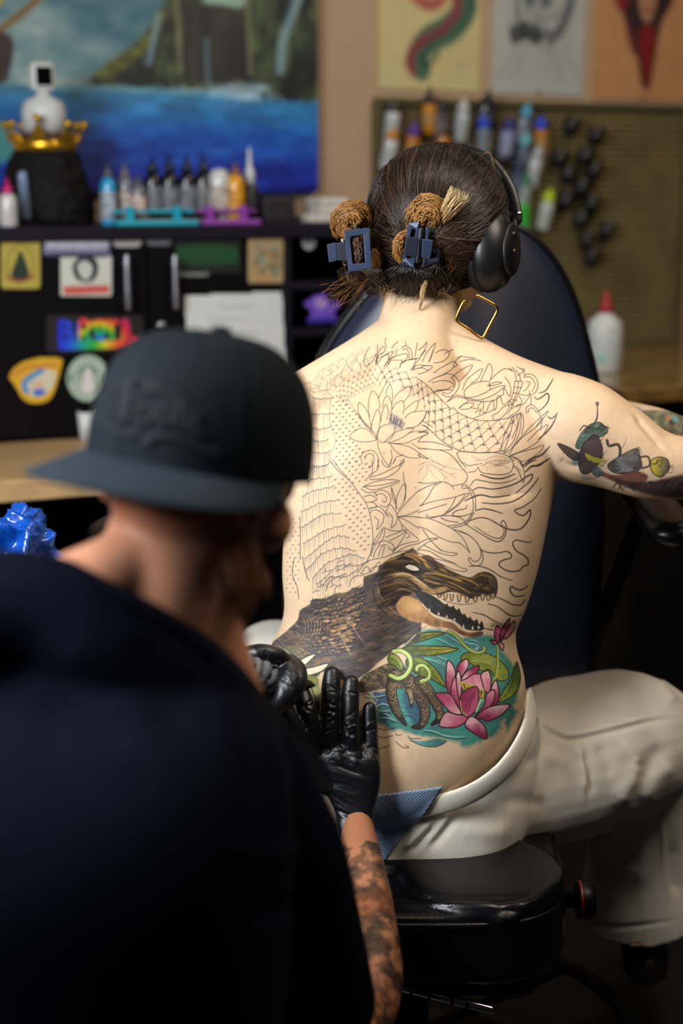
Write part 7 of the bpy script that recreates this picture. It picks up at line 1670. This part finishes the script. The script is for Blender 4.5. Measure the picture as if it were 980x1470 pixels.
# left glove closed round the machine
def P3(L_): return [at(*p[:3]) for p in L_]
def tb(L_): return tube(P3(L_), [p[3] for p in L_], 18, 6)
g2 = [tb([(330, 966, 1.73, .0125), (348, 946, 1.722, .0125), (372, 938, 1.718, .0125), (396, 942, 1.724, .012), (410, 952, 1.738, .0105)]), tb([(398, 1012, 1.715, .0125), (412, 1002, 1.70, .0130), (424, 984, 1.702, .0135), (426, 964, 1.722, .0130), (416, 951, 1.748, .0115)]),
      tb([(390, 1018, 1.71, .012), (404, 1010, 1.696, .0125), (414, 994, 1.694, .013), (416, 972, 1.706, .0125), (410, 955, 1.74, .011)]), tb([(384, 1024, 1.70, .012), (396, 1016, 1.692, .012), (406, 1000, 1.69, .012), (408, 982, 1.70, .0115)]),
      ell(at(410, 978, 1.722), (.020, .018, .024)), tb([(250, 1050, 1.66, .026), (310, 1022, 1.71, .029), (350, 1000, 1.75, .028), (384, 985, 1.758, .024), (404, 978, 1.745, .018)])]
g2m = fuse(g2, .0018, 4)
emboss(g2m, [([(346, 940), (352, 950), (352, 962)], 2.5, -.0014), ([(366, 930), (370, 942), (368, 954)], 2.5, .0014), ([(378, 930), (382, 942), (380, 954)], 2.5, -.0014), ([(404, 958), (420, 966), (432, 980)], 3, .0014), ([(400, 972), (414, 980), (424, 994)], 3, -.0014)], 0)
link('glove', g2m, M_GLV, ma)
# ------------------------------------------------------------------ tattoo machine wrapped in cling film
A_, B_ = at(296, 952, 1.655), at(452, 984, 1.778); d = (B_ - A_); Lm = np.linalg.norm(d); d /= Lm; a_ = np.cross(d, CF); a_ /= np.linalg.norm(a_); b_ = np.cross(d, a_)
tm = empty('tattoo_machine', A_, 'black pen-style tattoo machine wrapped in clear film in the gloved hand', 'tattoo machine')
Mx = [a_, b_, d]
mesh_obj('motor_body', *lathe([(0, 0), (.017, 0), (.0195, .004), (.0195, Lm * .52), (.0165, Lm * .56), (0, Lm * .56)], 28, Mx, A_), mat('machine_black', (20, 20, 26), rough=.3), tm)
mesh_obj('grip', *lathe([(0, Lm * .55), (.0165, Lm * .56), (.0190, Lm * .62), (.0165, Lm * .78), (.010, Lm * .86), (0, Lm * .86)], 28, Mx, A_), M_GLV, tm)
bd = mesh_obj('strap_band', *lathe([(.0195, Lm * .565), (.0240, Lm * .57), (.0240, Lm * .66), (.0195, Lm * .665)], 32, Mx, A_), M_DKM, tm)
mesh_obj('band_buckle', *obox(A_ + d * Lm * .615 - CF * .0240 + CU * .006, d, CR * .2 + CU, CF, .006, .011, .002), M_VIN, bd, False, bevel=.001)
mesh_obj('needle_cartridge', *lathe([(0, Lm * .85), (.0075, Lm * .85), (.0065, Lm * .93), (.0028, Lm * .985), (.0008, Lm * 1.0), (0, Lm)], 18, Mx, A_), mat('clear_smoke', (70, 72, 60), rough=.15, spec=.6), tm)
t = np.linspace(0, 2 * np.pi, 72, endpoint=False); RR = []
for i in range(30):
    z = Lm * (.0 + .55 * i / 29); r = .0206 + .0011 * vnoise(np.stack([np.cos(t) * 2.2, np.sin(t) * 2.2, np.full(72, z * 90)], 1), 1.7, 3) + .0014 * np.sin(z * 420 + 3 * t)
    RR.append(A_ + d * z + np.outer(np.cos(t) * r, a_) + np.outer(np.sin(t) * r, b_))
film = bpy.data.materials.new('cling_film'); film.use_nodes = True; nd = film.node_tree.nodes; pb_ = nd['Principled BSDF']; pb_.inputs['Base Color'].default_value = (.9, .93, .98, 1); pb_.inputs['Roughness'].default_value = .06; pb_.inputs['Alpha'].default_value = .22; pb_.inputs['Specular IOR Level'].default_value = 1.0
nz_ = nd.new('ShaderNodeTexNoise'); nz_.inputs['Scale'].default_value = 160; bpn = nd.new('ShaderNodeBump'); bpn.inputs['Strength'].default_value = .5; bpn.inputs['Distance'].default_value = .002; film.node_tree.links.new(nz_.outputs['Fac'], bpn.inputs['Height']); film.node_tree.links.new(bpn.outputs['Normal'], pb_.inputs['Normal'])
mesh_obj('film_wrap', *rings(RR, cap=False), film, tm)
